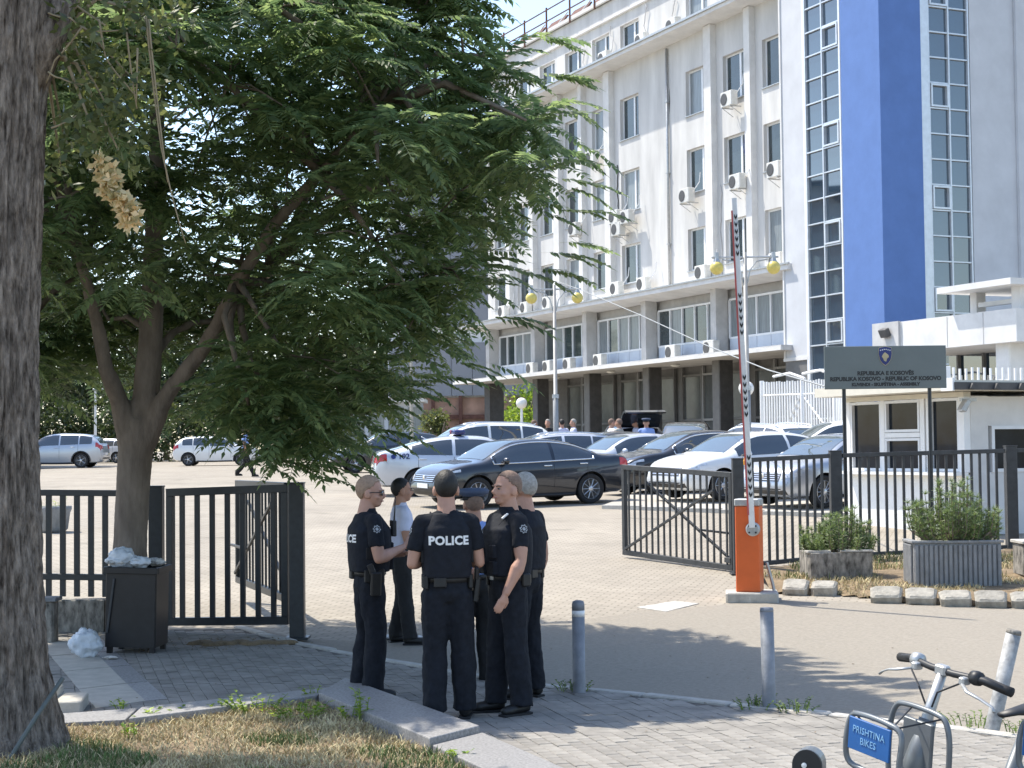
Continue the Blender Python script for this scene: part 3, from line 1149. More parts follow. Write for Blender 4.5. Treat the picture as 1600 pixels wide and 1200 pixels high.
# mezzanine storey: piers, windows, spandrels
pier_s = [-21.2, -15.5, -9.8, -4.1, 1.72]
for s in pier_s:
    part('pier', MB().box((s, -.22, 6.9), (.42, .55, 2.66)), M['stained'], bld)
part('rear_wall', MB().box((-6.6, .28, 6.9), (31, .1, 2.7)), M['stained'], bld)
for i, s in enumerate(pier_s + [7.4]):
    if i == 0:
        continue
    a, b = pier_s[i - 1] + .34, (pier_s + [7.4])[i] - .34
    n = 5
    w = (b - a) / n
    sp = thing('x', None, None)
    bpy.data.objects.remove(sp)
    f = MB()
    f.box(((a + b) / 2, .08, 7.76), (b - a, .1, .08))
    f.box(((a + b) / 2, .08, 6.24), (b - a, .1, .08))
    for k in range(n + 1):
        f.box((a + w * k, .078, 7.0), (.07, .11, 1.5))
    fo = part('window', f, M['pvc'], bld)
    for k in range(n):
        part('pane', MB().box((a + w * (k + .5), .11, 7.0), (w - .05, .02, 1.46)), M['pane_pale'] if rnd.random() < .45 else M['pane'], fo)
        part('spandrel', MB().box((a + w * (k + .5), .07, 5.90), (w - .03, .06, .60)), M['panel_blue'], fo)
# ground storey
for s in pier_s[1:] + [7.0]:
    part('ground_pier', MB().box((s - .1, -.1, 3.2), (.5, .55, 4.38)), M['pier_grey'], bld)
    part('pier_side', MB().box((s + .19, -.07, 3.2), (.08, .6, 4.36)), M['pier_dark'], bld)  # darker sheet over the right side face of each pier
part('ground_pier', MB().box((-21.3, -.1, 3.2), (.7, .8, 4.38)), M['pier_dark'], bld)
part('ground_wall', MB().box((-5.3, 1.35, 3.2), (27.5, .1, 4.36)), M['pier_grey'], bld)
for i in range(1, len(pier_s) + 0):
    a = pier_s[i] + .3
    b = (pier_s + [6.6])[i + 1] - .3
    for k in range(3):
        w = (b - a) / 3
        c = a + w * (k + .5)
        f = MB()
        for x in (c - w / 2 + .06, c + w / 2 - .06):
            f.box((x, 1.2, 3.2), (.09, .12, 4.3))
        f.box((c, 1.2, 3.1), (w - .2, .1, .09))
        f.box((c, 1.2, 5.0), (w - .2, .1, .09))
        fo = part('ground_window', f, M['lamp_post'] if k == 1 else M['pier_grey'], bld)
        part('pane', MB().box((c, 1.24, 4.05), (w - .2, .02, 1.8)), M['pane_ground'], fo)
        part('pane', MB().box((c, 1.24, 2.1), (w - .2, .02, 1.9)), M['pane_ground'], fo)
# soffit lights
for s in (-12.6, -7, -1.2):
    part('soffit_light', MB().lathe([(.16, 0), (.2, -.05), (.12, -.1), (.02, -.11)], 12, (s, -.6, 5.37)), M['globe_w'], bld)
# roof railing and rusted frames leaning behind it
for k in range(12):
    s = -22 + k * 2.6
    part('railing_post', MB().box((s, -.16, 22.75), (.07, .07, 1.35)), M['rust'], bld)
for z in (22.75, 23.3):
    part('railing_rail', MB().box((-7, -.16, z), (30.5, .05, .05)), M['rust'], bld)
for k in range(11):
    s = -20.6 + k * 2.6
    part('roof_panel', MB().box((s, .75, 22.75), (1.9, .08, 1.3), Matrix.Rotation(R_(-38), 3, 'X')), M['rust'], bld)
    part('panel_strut', MB().tube([(s - 1.1, .1, 22.3), (s - .6, .6, 23.1)], .035, 6), M['white_trim'], bld)
# ---- tower
YT = -1.2
tw = MB()
tw.box((8.705, (YT + 6) / 2, 16.5), (1.63, 6 - YT, 23.0))
part('tower_wall', tw, M['grey_render'], bld)
part('wall_corner', MB().box((7.93, YT - .015, 16.5), (.09, .05, 22.9)), M['white_trim'], bld)
part('wall_corner', MB().box((9.44, YT - .015, 16.0), (.14, .06, 23.9)), M['pvc'], bld)
part('base_cladding', MB().box((8.66, YT + 2.0, 3.0), (1.45, 4.0, 4.1)), M['pier_grey'], bld)
part('base_band', MB().box((8.70, YT + .4, 5.05), (1.66, .9, .12)), M['white_trim'], bld)
part('tower_core', MB().box((11.9, 3.0, 14.8), (4.6, 7.6, 26.4)), M['pier_dark'], bld)


def curtain(axis, a, b, fixed, z0, z1, rowh, vent_col, vent_every, vent_off):
    """two-column glazed strip; axis 'x' lies on a y plane, axis 'y' on an x plane"""
    root = None
    f = MB()
    mid = (a + b) / 2
    n = int((z1 - z0) / rowh)

    def bx(u, z, su, sz, d=.10, off=0.0):
        if axis == 'x':
            return ((u, fixed + off, z), (su, d, sz))
        return ((fixed - off, u, z), (d, su, sz))
    for u in (a, mid, b):
        f.box(*bx(u, (z0 + z1) / 2, .06, z1 - z0, .14))
    for k in range(n + 1):
        for lo, hi in ((a, mid), (mid, b)):
            f.box(*bx((lo + hi) / 2, z0 + k * rowh, hi - lo - .08, .045, .12))
    fo = part('glazed_strip', f, M['alu'], bld)
    for k in range(n):
        for ci, (lo, hi) in enumerate(((a, mid), (mid, b))):
            jit = rnd.uniform(-.012, .012)
            mb = MB().box((0, 0, 0), (hi - lo - .06, .015, rowh - .05) if axis == 'x' else (.015, hi - lo - .06, rowh - .05))
            loc = (((lo + hi) / 2, fixed + .03, z0 + (k + .5) * rowh) if axis == 'x' else (fixed - .03, (lo + hi) / 2, z0 + (k + .5) * rowh))
            po_ = mb.build('pane', M['pane_tower'], fo, loc=loc)
            po_.rotation_euler = (jit, 0, rnd.uniform(-.012, .012)) if axis == 'x' else (0, jit, rnd.uniform(-.012, .012))
            if ci == vent_col and k % vent_every == vent_off:
                v = MB()
                uc = (lo + hi) / 2
                zc = z0 + (k + .5) * rowh
                wv, hv = hi - lo - .1, rowh - .08
                for sz_ in (-1, 1):
                    v.box(*bx(uc, zc + sz_ * (hv / 2 - .03), wv, .06, .17, -.02))
                    v.box(*bx(uc + sz_ * (wv / 2 - .03), zc, .06, hv - .12, .17, -.02))
                part('vent_sash', v, M['alu'], fo)


curtain('x', 9.56, 11.63, YT, 2.05, 28.4, .85, 1, 4, 0)
part('corner_frame', MB().box((11.83, YT + .02, 14.8), (.26, .2, 26.4)), M['alu'], bld)
part('corner_frame', MB().box((11.77, YT - .08, 14.8), (.07, .14, 26.4)), M['pvc'], bld)
part('blue_recess', MB().box((12.1, YT + .30, 14.8), (.36, .3, 26.4)), M['blue_shade'], bld)
bl = MB()
bl.box((13.295, -.77, 14.8), (2.15, 1.66, 26.4))
part('blue_column', bl, M['blue'], bld)
SX = 14.25
part('side_frame', MB().box((SX - .02, .21, 14.8), (.26, .30, 26.4)), M['alu'], bld)
curtain('y', .42, 2.05, SX, 2.05, 28.4, .85, 0, 4, 1)
part('side_wall', MB().box((SX - 2.0, 3.06, 14.8), (4.1, 1.86, 26.4)), M['grey_render'], bld)
part('side_wall', MB().box((SX - 2.0, 9.0, 14.8), (4.35, 10, 26.4)), M['grey_render'], bld)

# ---- air conditioners on the facade: things of their own
acm = {}
cas = MB().bbox((0, 0, 0), (.82, .30, .58), .02)
acm['casing'] = cas.mesh('casing', M['ac'])
g = MB()
g.lathe([(.235, 0), (.235, .012), (.20, .018), (.02, .018)], 18, (-.14, -.152, 0), Matrix.Rotation(R_(90), 3, 'X'))
acm['fan_grille'] = g.mesh('fan_grille', M['ac_dark'])
bk = MB()
for x in (-.3, .3):
    bk.box((x, .1, -.31), (.04, .52, .04))
    bk.tube([(x, -.12, -.32), (x, .36, -.62)], .015, 5)
acm['bracket'] = bk.mesh('bracket', M['metal'])
acm['pipe'] = MB().tube([(.38, .05, .1), (.55, .05, .2), (.6, .25, .5), (.6, .3, .9)], .02, 5).mesh('pipe', M['chev_w'])
place_names = {9.2: 'bottom window row above the lower cornice', 12.4: 'middle window row', 15.62: 'window row under the upper cornice', 19.32: 'attic window row'}
ordn = ['first', 'second', 'third', 'fourth', 'fifth', 'sixth', 'seventh', 'eighth', 'ninth']


def facade_ac(s, y, z, label, bracket=True, turn=0):
    M4 = Matrix.Translation(FACE_O) @ Matrix.Rotation(FACE_ROT, 4, 'Z')
    o = thing('air_conditioner', label, 'air conditioner', M4 @ V((s, y, z)), FACE_ROT + turn, 'air conditioners on the office facade')
    link('casing', acm['casing'], o)
    link('fan_grille', acm['fan_grille'], o)
    if bracket:
        link('bracket', acm['bracket'], o)
        link('pipe', acm['pipe'], o)
    return o


def SZ(px, py, off=0.0):
    """facade coordinates of a picture point on a plane 'off' in front of the facade"""
    R3 = Matrix.Rotation(FACE_ROT, 3, 'Z')
    t, nn = R3 @ V((1, 0, 0)), R3 @ V((0, -1, 0))
    o = FACE_O + nn * off
    d = ray(px, py)
    k = (o - V((0, 0, CAM_H))).dot(nn) / d.dot(nn)
    p = V((0, 0, CAM_H)) + d * k
    return (p - FACE_O).dot(t), p.z


ac_px = [(1139, 155, .45, 'under the second-to-last top window left of the tower'), (1152, 284, .45, 'just above the tip of the raised barrier arm'),
         (1073, 306, .45, 'below the middle-row window left of the barrier arm'), (1098, 426, .45, 'under the bottom-row window left of the barrier arm'),
         (925, 246, .45, 'largest, beside the tree edge below the top window row'), (962, 339, .45, 'left one of the pair on the pilaster, middle row'),
         (980, 339, .45, 'right one of the pair beside the pilaster, middle row'), (966, 358, .45, 'hanging lowest, under the pair on the pilaster'),
         (898, 358, .45, 'half hidden by the tree tips, middle row'), (964, 451, .45, 'above the lower cornice, under the window right of the first lamp'),
         (1006, 444, .45, 'above the lower cornice, at the bottom-row window right of the pilaster'), (1212, 265, .45, 'against the tower wall, below the rightmost middle window'),
         (822, 481, .45, 'second from the left, just above the lower cornice'), (787, 487, .45, 'leftmost, just above the lower cornice'),
         (857, 473, .45, 'third from the left above the lower cornice, behind the lamp post'), (1215, 407, .45, 'against the tower wall, above the right globe lamp')]
for px, py, off, lab in ac_px:
    s, z = SZ(px, py, off)
    facade_ac(s, -off, z, 'white air conditioner ' + lab)
# units standing on the upper cornice and on the mezzanine slab
for px, py, off, zz, lab in [(945, 104, .3, 19.5, 'on the upper cornice between the two attic windows by the tree'),
                            (1003, 80, .3, 19.5, 'on the upper cornice right of the third attic window'),
                            (1052, 53, .3, 19.5, 'on the upper cornice beside the attic window near the sky')]:
    s, z = SZ(px, py, off)
    facade_ac(s, -off, 19.52, 'white air conditioner standing ' + lab, False)
for px, py, lab in [(832, 581, 'in the first mezzanine bay beside its pier'), (858, 574, 'behind the lamp post in the second mezzanine bay'), (890, 570, 'in the middle of the second mezzanine bay'),
                    (938, 563, 'at the left end of the third mezzanine bay'), (1052, 552, 'at the left of the fourth mezzanine bay'), (1112, 548, 'at the right end of the fourth mezzanine bay')]:
    s, z = SZ(px, py, .6)
    facade_ac(s, -.62, 5.87, 'white air conditioner standing on the slab ' + lab, False)

# ---- facade cables
for s_, z0_, z1_, w_, mm in ((3.6, 12.0, 15.2, .12, 'emblem_blue'), (-7.2, 12.3, 14.6, .05, 'black_plastic'), (-4.4, 19.3, 21.2, .10, 'stained'), (-7.6, 19.3, 21.0, -.15, 'stained'), (-1.9, 19.3, 20.9, .12, 'stained'), (-10.4, 19.3, 20.6, .1, 'stained'), (1.65, 8.8, 12.4, .05, 'stained')):
    pts_ = [(s_ + w_ * math.sin(k * .9) + .04 * math.sin(k * 2.3), -.03, lerp(z0_, z1_, k / 10)) for k in range(11)]
    part('wall_cable', MB().tube(pts_, .022, 5), M[mm], bld)

# ---- grey clad building beyond and the pinkish wall below it
fb = thing('clad_building', 'grey metal-clad block behind the tree, left of the white office', 'building', (-6, 104, 0))
for i in range(7):
    for z0, z1 in ((5.3, 8.6), (9.6, 15.5), (16.5, 22)):
        if z1 > 12 and i < 3 and False:
            continue
        MB().box((-1.0 + i * 1.3, 0, (z0 + z1) / 2), (1.27, .5, z1 - z0)).build('cladding_panel', M['clad'], fb)
MB().box((2.9, 1.2, 11.5), (9.2, 2, 21)).build('wall', M['pvc'], fb)
MB().box((2.9, .3, 3.2), (9.2, .4, 4.0)).build('base_wall', M['brickwork'], fb)
for i in range(5):
    MB().box((-.6 + i * 1.7, -.1, 3.2), (.22, .3, 4.2)).build('steel_post', M['rust'], fb)
MB().box((2.9, -.1, 4.0), (9, .12, .25)).build('steel_beam', M['rust'], fb)
gb = thing('low_pavilion', 'low pale glazed pavilion behind the parked cars, beside the grey block', 'building', (-8.6, 98, gz(98)))
MB().box((0, 1.5, 1.7), (6.5, 3, 3.4)).build('wall', M['panel_blue'], gb)
for i in range(6):
    MB().box((-2.8 + i * 1.15, -.03, 1.9), (.9, .06, 2.4)).build('window', M['pane_pale'], gb)
MB().box((0, 1.2, 3.5), (7, 4, .2)).build('roof', M['white_trim'], gb)

# ---- entrance portico right of the tower
pt = thing('entrance_portico', 'pale concrete entrance portico with canopy right of the blue tower', 'building', FACE_O, FACE_ROT)
YP = -6.0
part('roof_slab', MB().box((22.8, YP + 3.0, 4.94), (5.96, 6.0, .84)), M['white_trim'], pt)
for s in (19.86, 21.1, 23.05, 24.5):
    part('joint', MB().box((s + .02, YP - .004, 4.94), (.03, .01, .80)), M['stained'], pt)
part('end_block', MB().box((20.45, YP - .03, 4.92), (1.2, .08, .92)), M['stained'], pt)
part('column', MB().bbox((24.9, YP + .55, 2.6), (.55, .55, 4.0), .03), M['white_trim'], pt)
part('column', MB().bbox((20.6, YP + .55, 2.6), (.55, .55, 4.0), .03), M['white_trim'], pt)
part('glass_front', MB().box((22.6, YP + 2.6, 2.7), (5.4, .1, 3.6)), M['pane_tower'], pt)
for k in range(5):
    part('mullion', MB().box((20.4 + k * 1.1, YP + 2.5, 2.7), (.08, .1, 3.6)), M['pier_grey'], pt)
part('upper_canopy', MB().box((24.5, YP + .9, 6.02), (2.9, 2.4, .16)), M['white_trim'], pt)
part('upper_post', MB().box((23.6, YP + .6, 5.65), (.26, .3, .60)), M['white_trim'], pt)
part('upper_post', MB().box((25.5, YP + .5, 5.65), (.34, .5, .60)), M['white_trim'], pt)
part('upper_rail', MB().box((24.6, YP + .5, 5.60), (1.6, .12, .12)), M['white_trim'], pt)
part('upper_wall', MB().box((24.7, YP + 2.4, 5.65), (2.4, .2, .60)), M['pier_grey'], pt)
part('floodlight', MB().bbox((20.55, YP - .16, 5.08), (.34, .16, .24), .02, Matrix.Rotation(R_(25), 3, 'X')), M['pier_dark'], pt)

# ---- guard booth, aligned with the office
BK = at(1508, 700, 28.0)
booth = thing('guard_booth', 'white guard booth with flat roof and dark windows behind the right fence', 'booth', (BK.x, BK.y, gz(28.5)), FACE_ROT)
booth.scale = (1, 1, .95)
# x negative runs away to the left along the lit front, y positive along the shaded side
part('front_wall', MB().box((-1.68, .06, .52), (3.36, .12, 1.06)), M['white'], booth)
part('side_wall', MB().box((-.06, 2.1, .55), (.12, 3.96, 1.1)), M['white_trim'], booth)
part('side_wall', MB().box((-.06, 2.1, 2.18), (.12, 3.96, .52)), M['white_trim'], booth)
part('sill', MB().box((-1.66, -.06, 1.08), (3.3, .26, .06)), M['white'], booth)
for x, w in ((-3.3, .12), (-2.25, .10), (-1.12, .12), (-.98, .06), (-.07, .14)):
    part('post', MB().box((x, .06, 1.77), (w, .14, 1.34)), M['white'], booth)
part('head_beam', MB().box((-1.68, .06, 2.48), (3.36, .15, .09)), M['cream'], booth)
part('rail', MB().box((-1.70, .06, 1.78), (1.0, .13, .09)), M['white'], booth)
for x0, x1, z0, z1 in ((-3.24, -2.3, 1.11, 2.43), (-2.2, -1.2, 1.83, 2.43), (-2.2, -1.2, 1.11, 1.73), (-.95, -.14, 1.11, 2.43)):
    f = MB()
    cx, cz = (x0 + x1) / 2, (z0 + z1) / 2
    for z in (z0 + .03, z1 - .03):
        f.box((cx, .04, z), (x1 - x0, .09, .05))
    for x in (x0 + .03, x1 - .03):
        f.box((x, .04, cz), (.05, .09, z1 - z0 - .1))
    fo = part('window', f, M['pvc'], booth)
    part('pane', MB().box((cx, .065, cz), (x1 - x0 - .1, .012, z1 - z0 - .1)), M['pane_booth'], fo)
f = MB()
for z in (1.13, 1.89):
    f.box((-.03, 2.0, z), (.10, 2.9, .06))
for y in (.58, 2.0, 3.42):
    f.box((-.03, y, 1.51), (.10, .06, .70))
fo = part('window', f, M['pvc'], booth)
part('pane', MB().box((-.05, 2.0, 1.51), (.012, 2.84, .72)), M['pane_booth'], fo)
part('corner_post', MB().box((-.06, .30, 1.5), (.14, .36, 1.9)), M['white_trim'], booth)
part('interior', MB().box((-1.7, 2.0, 1.2), (2.9, 3.0, 2.3)), M['pier_dark'], booth)
part('roof', MB().box((-1.5, 1.9, 2.62), (4.0, 5.0, .17)), M['cream'], booth)
part('roof_edge', MB().box((.53, 1.9, 2.60), (.05, 5.04, .13)), M['pier_dark'], booth)
part('gable_end', MB().box((.38, -.63, 2.63), (.30, .05, .22)), M['white'], booth)
for k in range(9):
    part('roof_rib', MB().plate([(-.06, 0), (.06, 0), (0, .10)], .05, (.56, -.3 + k * .5, 2.55), (0, 1, 0), (0, 0, 1)), M['pier_dark'], booth)
fl = part('floodlight', MB().bbox((.2, -.16, 2.27), (.26, .09, .22), .015, Euler((R_(-28), 0, R_(-20))).to_matrix()), M['metal'], booth)
part('lens', MB().box((.205, -.212, 2.255), (.20, .012, .16), Euler((R_(-28), 0, R_(-20))).to_matrix()), M['plate'], fl)
part('lamp_arm', MB().box((.1, .0, 2.38), (.07, .3, .06)), M['metal'], booth)

# ---- white steel fence with gate behind the cars
wf = thing('white_steel_fence', 'tall white steel bar fence with braced gate in front of the office', 'fence', (0, 0, 0))
fp = [V((7.9, 53, 0)), V((8.75, 50.5, 0)), V((9.35, 48.5, 0)), V((9.6, 45, 0)), V((14.5, 46.5, 0))]
fp2 = [V((10.4, 40, 0)), V((14.2, 40.8, 0))]


def steel_bars(pts, h, step, parent, m, r=.022, seed=1):
    rr = random.Random(seed)
    for p in resample(pts, step):
        z = gz(p.y)
        MB().box((0, 0, h / 2), (r * 2, r * 2, h * rr.uniform(.985, 1.01))).build('bar', m, parent, loc=(p.x, p.y, z), rot=.4)
    for i in range(len(pts) - 1):
        a, b = pts[i], pts[i + 1]
        for zz in (.3, h - .42):
            MB().tube([V((a.x, a.y, gz(a.y) + zz)), V((b.x, b.y, gz(b.y) + zz))], .03, 4).build('rail', m, parent)
    for p in pts:
        MB().bbox((0, 0, h / 2), (.12, .12, h + .08), .01).build('post', m, parent, loc=(p.x, p.y, gz(p.y)))


steel_bars(fp, 2.95, .17, wf, M['white'])
steel_bars(fp2, 3.0, .16, wf, M['white'], seed=2)
for a, b in ((V((8.1, 52.4, 1.4)), V((8.7, 50.6, 3.5))), (V((8.8, 50.4, 3.4)), V((9.3, 48.6, 2.2))), (V((8.3, 51.9, 1.5)), V((8.72, 50.6, 3.3)))):
    MB().tube([a, b], .035, 5).build('brace', M['white'], wf)
for c in (V((8.5, 51.2, 4.0)), V((9.1, 49.4, 4.0))):
    MB().tube([c + V((-.35, 1.0, .12)), c + V((0, 0, .18)), c + V((.3, -.9, -.02))], .045, 5).build('gate_arch', M['white'], wf)

# ---- unseen block far left of the car park, added for its tower glass reflection
ab = thing('reflected_block', 'long grey apartment block out of view left of the car park, added for its reflection in the tower glass', 'building', (-50, 96, gz(96)), R_(-20))
MB().box((0, 0, 8.5), (44, 10, 17)).build('wall', M['stained'], ab)
MB().box((0, 0, 17.15), (45, 11, .3)).build('roof', M['pier_grey'], ab)
for r_ in range(5):
    for k in range(12):
        MB().box((-19.5 + k * 3.5, -5.02, 2.4 + r_ * 3.1), (1.8, .06, 1.6)).build('window', M['pane'], ab)
# ------------------------------------------------------------------ fences and gates
def beam(p0, p1, w, h, name, m, parent, up=(0, 0, 1)):
    p0, p1 = V(p0), V(p1)
    d = p1 - p0
    L = d.length
    x = d.normalized()
    y = V(up).cross(x).normalized()
    z = x.cross(y)
    mb = MB().bbox((0, 0, 0), (L, w, h), .004)
    o = mb.build(name, m, parent)
    Mx = Matrix((x, y, z)).transposed().to_4x4()
    Mx.translation = (p0 + p1) / 2
    o.matrix_local = Mx
    return o


def gate_leaf(name, label, a, b, z0a, z0b, h, nbars, m, cross=True, bw=.035, fw=.06, bolt=False, group=None, cat='gate', above=0.0, frame=True):
    """a, b: plan points; parts are placed in world coordinates under an empty at a"""
    root = thing(name, label, cat, (a[0], a[1], z0a), 0, group)
    A = V((0, 0, 0))
    B = V((b[0] - a[0], b[1] - a[1], z0b - z0a))
    H = V((0, 0, h))
    u = (B - A).normalized()
    beam(A + H, B + H, fw, fw * 1.1, 'top_rail', m, root)
    beam(A, B, fw, fw * 1.1, 'bottom_rail', m, root)
    if frame:
        for p in (A, B):
            s = u * (fw / 2) * (1 if p is A else -1)
            beam(p + s + V((0, 0, fw * .55)), p + s + H - V((0, 0, fw * .55)), fw, fw * .98, 'stile', m, root, up=u)
    for k in range(1, nbars + 1):
        p = A.lerp(B, k / (nbars + 1))
        beam(p + V((0, 0, .03 - above)), p + H - V((0, 0, .03)), bw * .6, bw, 'bar', m, root, up=u)
    if cross:
        off = u.cross(V((0, 0, 1))).normalized() * .05
        beam(A + u * .08 + V((0, 0, .05)) + off, A.lerp(B, .86) + H * .82 + off, .03, .035, 'brace', m, root)
        beam(B - u * .08 + V((0, 0, .08)) - off, A.lerp(B, .2) + H * .84 - off, .03, .035, 'brace', m, root)
        beam(A.lerp(B, .68) + H * .36 - off * 1.6, B + H * .36 - off * 1.6, .03, .03, 'bolt_bar', m, root)
        beam(B - u * .16 + V((0, 0, .1)), B - u * .03 + V((0, 0, .1)), .08, .07, 'hinge', m, root)
    return root


def post(x, y, z, h, w, label, m, group=None):
    t = thing('fence_post', label, 'fence post', (x, y, z), 0, group)
    MB().bbox((0, 0, h / 2), (w, w, h), .006).build('shaft', m, t)
    MB().bbox((0, 0, h + .006), (w + .012, w + .012, .016), .004).build('cap', m, t)
    MB().bbox((0, 0, .012), (w + .09, w + .09, .024), .004).build('base_plate', m, t)
    return t


fm, fr = M['fence'], M['fence_r']
pA = at(245, 975, 17.95)
pB = at(465, 985, 17.4)
post(pA.x, pA.y, .03, 1.56, .145, 'dark steel post between the overflowing bin and the left gate leaf', fm, 'gate posts')
post(pB.x, pB.y, .02, 1.60, .15, 'dark steel gate post left of the officers, open gate leaf behind it', fm, 'gate posts')
ga, gb_ = at(262, 968, 17.9), at(452, 950, 17.5)
gate_leaf('gate_leaf', 'dark steel gate leaf with wide-set bars between the two left posts', (ga.x, ga.y), (gb_.x, gb_.y), .16, .20, 1.37, 7, fm, cross=False, bw=.055, fw=.075, group='steel gate leaves')
gc = at(372, 905, 20.6)
gate_leaf('gate_leaf', 'open steel gate leaf with crossed braces folded back behind the left gate', (pB.x - .12, pB.y + .15), (gc.x, gc.y), .42, .40, 1.17, 14, fm, cross=True, bw=.036, fw=.07, group='steel gate leaves')
# fence on the left runs on a low wall
la, lb = at(-120, 800, 18.2), at(238, 800, 18.0)
lw = thing('low_wall', 'low dark concrete wall under the left fence, behind the bin', 'wall', (la.x, 18.1, 0))
for k in range(4):
    MB().bbox((.45 + k * .62, .05, .19), (.6, .22, .40 + .015 * (k % 2)), .02).build('block', M['old_stone'], lw)
gate_leaf('bar_fence', 'dark bar fence section left of the trunk, its bars ending above the low wall', (la.x, la.y), (lb.x - .05, lb.y), .66, .62, .90, 15, fm, cross=False, bw=.06, fw=.06, cat='fence', above=.24, frame=False)
stub = at(78, 925, 17.2)
so_ = thing('stone_stub', 'short square stone pillar beside the furrowed trunk', 'pillar', (stub.x, 17.2, 0))
MB().bbox((0, 0, .22), (.13, .2, .48), .02).build('shaft', M['old_stone'], so_)
MB().bbox((0, 0, .475), (.19, .26, .04), .01).build('cap', M['concrete'], so_)
# right gate and fence
pC = at(1155, 890, 22.75)
post(pC.x, pC.y, gz(22.75), 1.56, .15, 'dark steel gate post directly behind the orange barrier', fr, 'gate posts')
g1, g2 = at(975, 868, 25.1), at(1147, 888, 23.0)
gate_leaf('gate_leaf', 'open steel gate leaf with crossed braces left of the orange barrier', (g1.x, g1.y), (g2.x, g2.y), gz(25.1) + .08, gz(23.0) + .06, 1.27, 17, fr, cross=True, bw=.034, fw=.065, group='steel gate leaves')
pD, pE = at(1308, 880, 23.8), at(1582, 865, 24.9)
post(pD.x, pD.y, gz(23.8) + .08, 1.52, .16, 'dark fence post beside the sign pole, behind the blackened planter', fr, 'fence posts on the right')
post(pE.x, pE.y, gz(24.9) + .08, 1.52, .16, 'dark fence post at the right picture edge, beside the ribbed planter', fr, 'fence posts on the right')
gate_leaf('bar_fence', 'dark bar fence section between the orange barrier and the sign pole', (pC.x + .1, pC.y + .06), (pD.x - .1, pD.y - .06), gz(22.8) + .12, gz(23.7) + .12, 1.42, 10, fr, cross=False, bw=.04, fw=.055, cat='fence', frame=False)
gate_leaf('bar_fence', 'long dark bar fence section in front of the guard booth', (pD.x + .1, pD.y + .04), (pE.x - .1, pE.y - .04), gz(23.8) + .12, gz(24.8) + .12, 1.42, 18, fr, cross=False, bw=.04, fw=.055, cat='fence', frame=False)
gate_leaf('bar_fence', 'last dark fence section, cut off by the right picture edge', (pE.x + .1, pE.y + .04), (pE.x + 3.0, pE.y + 1.0), gz(24.9) + .12, gz(25.8) + .12, 1.42, 17, fr, cross=False, bw=.04, fw=.055, cat='fence', frame=False)
post(pE.x + .42, pE.y - .1, gz(24.9), 1.2, .3, 'thick dark steel post just behind the rightmost fence post', fr, 'fence posts on the right')

# ------------------------------------------------------------------ barrier
bp = at(1172, 925, 20.2)
bz = gz(20.2)
bar = thing('parking_barrier', 'orange parking barrier with raised red and white chevron arm', 'barrier', (bp.x, bp.y, bz), R_(-17))
MB().bbox((.02, 0, .045), (.62, .55, .13), .02, Matrix.Rotation(R_(10), 3, 'Z')).build('base_slab', M['kerb'], bar)
body = MB().bbox((0, 0, .62), (.29, .30, 1.02), .012).build('housing', M['orange'], bar)
for z in (.35, .75, .98):
    MB().lathe([(.014, 0), (.016, .006), (.006, .01)], 8, (-.151, -.05, z), Matrix.Rotation(R_(-90), 3, 'Y')).build('bolt', M['chev_b'], body)
MB().bbox((0, 0, 1.175), (.305, .315, .085), .015).build('top_cap', M['metal'], bar)
hub = MB().lathe([(.085, 0), (.085, .05), (.07, .06), (.02, .062)], 18, (.075, -.15, .86), Matrix.Rotation(R_(90), 3, 'X')).build('hub', M['metal'], bar)
for a in (45, 135, 225, 315):
    MB().lathe([(.012, 0), (.012, .012), (.004, .014)], 6, (.075 + .055 * math.cos(R_(a)), -.211, .86 + .055 * math.sin(R_(a))), Matrix.Rotation(R_(90), 3, 'X')).build('bolt', M['chev_b'], hub)
arm = MB()
p0, p1 = V((.075, -.235, .88)), V((-.075, -.235, 4.82))
ax = (p1 - p0).normalized()
sx = V((0, 1, 0)).cross(ax).normalized()
armL = (p1 - p0).length
rotm = Matrix((sx, V((0, 1, 0)), ax)).transposed()
if rotm.determinant() < 0:
    rotm = Matrix((-sx, V((0, 1, 0)), ax)).transposed()
armo = MB().box((0, 0, 0), (.066, .044, armL), rotm, taper=.8)
arm_o = armo.xf(Matrix.Translation((p0 + p1) / 2)).build('arm', M['chev_w'], bar)
red = MB().box((0, 0, 0), (.022, .05, armL - .3), rotm, taper=.9).xf(Matrix.Translation((p0 + p1) / 2 - sx * .034 * (1 if sx.x > 0 else -1)))
red.build('red_edge', M['red'], arm_o)
px_m = 20.0 / FPX
for y0, n in ((338, 6), (462, 6), (590, 6), (715, 6)):
    for k in range(n):
        yy = y0 + k * 11.5
        z = .86 + (822 - yy) * px_m
        t = (z - p0.z) / (p1.z - p0.z)
        c = p0.lerp(p1, t)
        wv = .022 - .004 * t
        MB().plate([(-wv, .035), (0, 0), (wv, .035), (wv, .072), (0, .037), (-wv, .072)], .004, (c.x + .008, c.y - .026, c.z), (1, 0, 0), (0, 0, 1)).build('chevron', M['chev_b'], arm_o)
MB().lathe([(.0, 0), (.045, .0), (.05, .05), (.035, .1), (.01, .115)], 12, (-.04, .2, 1.62)).build('amber_lamp', M['amber'], bar)
MB().tube([(-.04, .2, 1.2), (-.04, .2, 1.62)], .016, 6).build('lamp_stem', M['metal'], bar)
MB().tube([(.2, .05, .45), (.26, .08, .2), (.3, .1, -.02)], .02, 6).build('stay', M['metal'], bar)

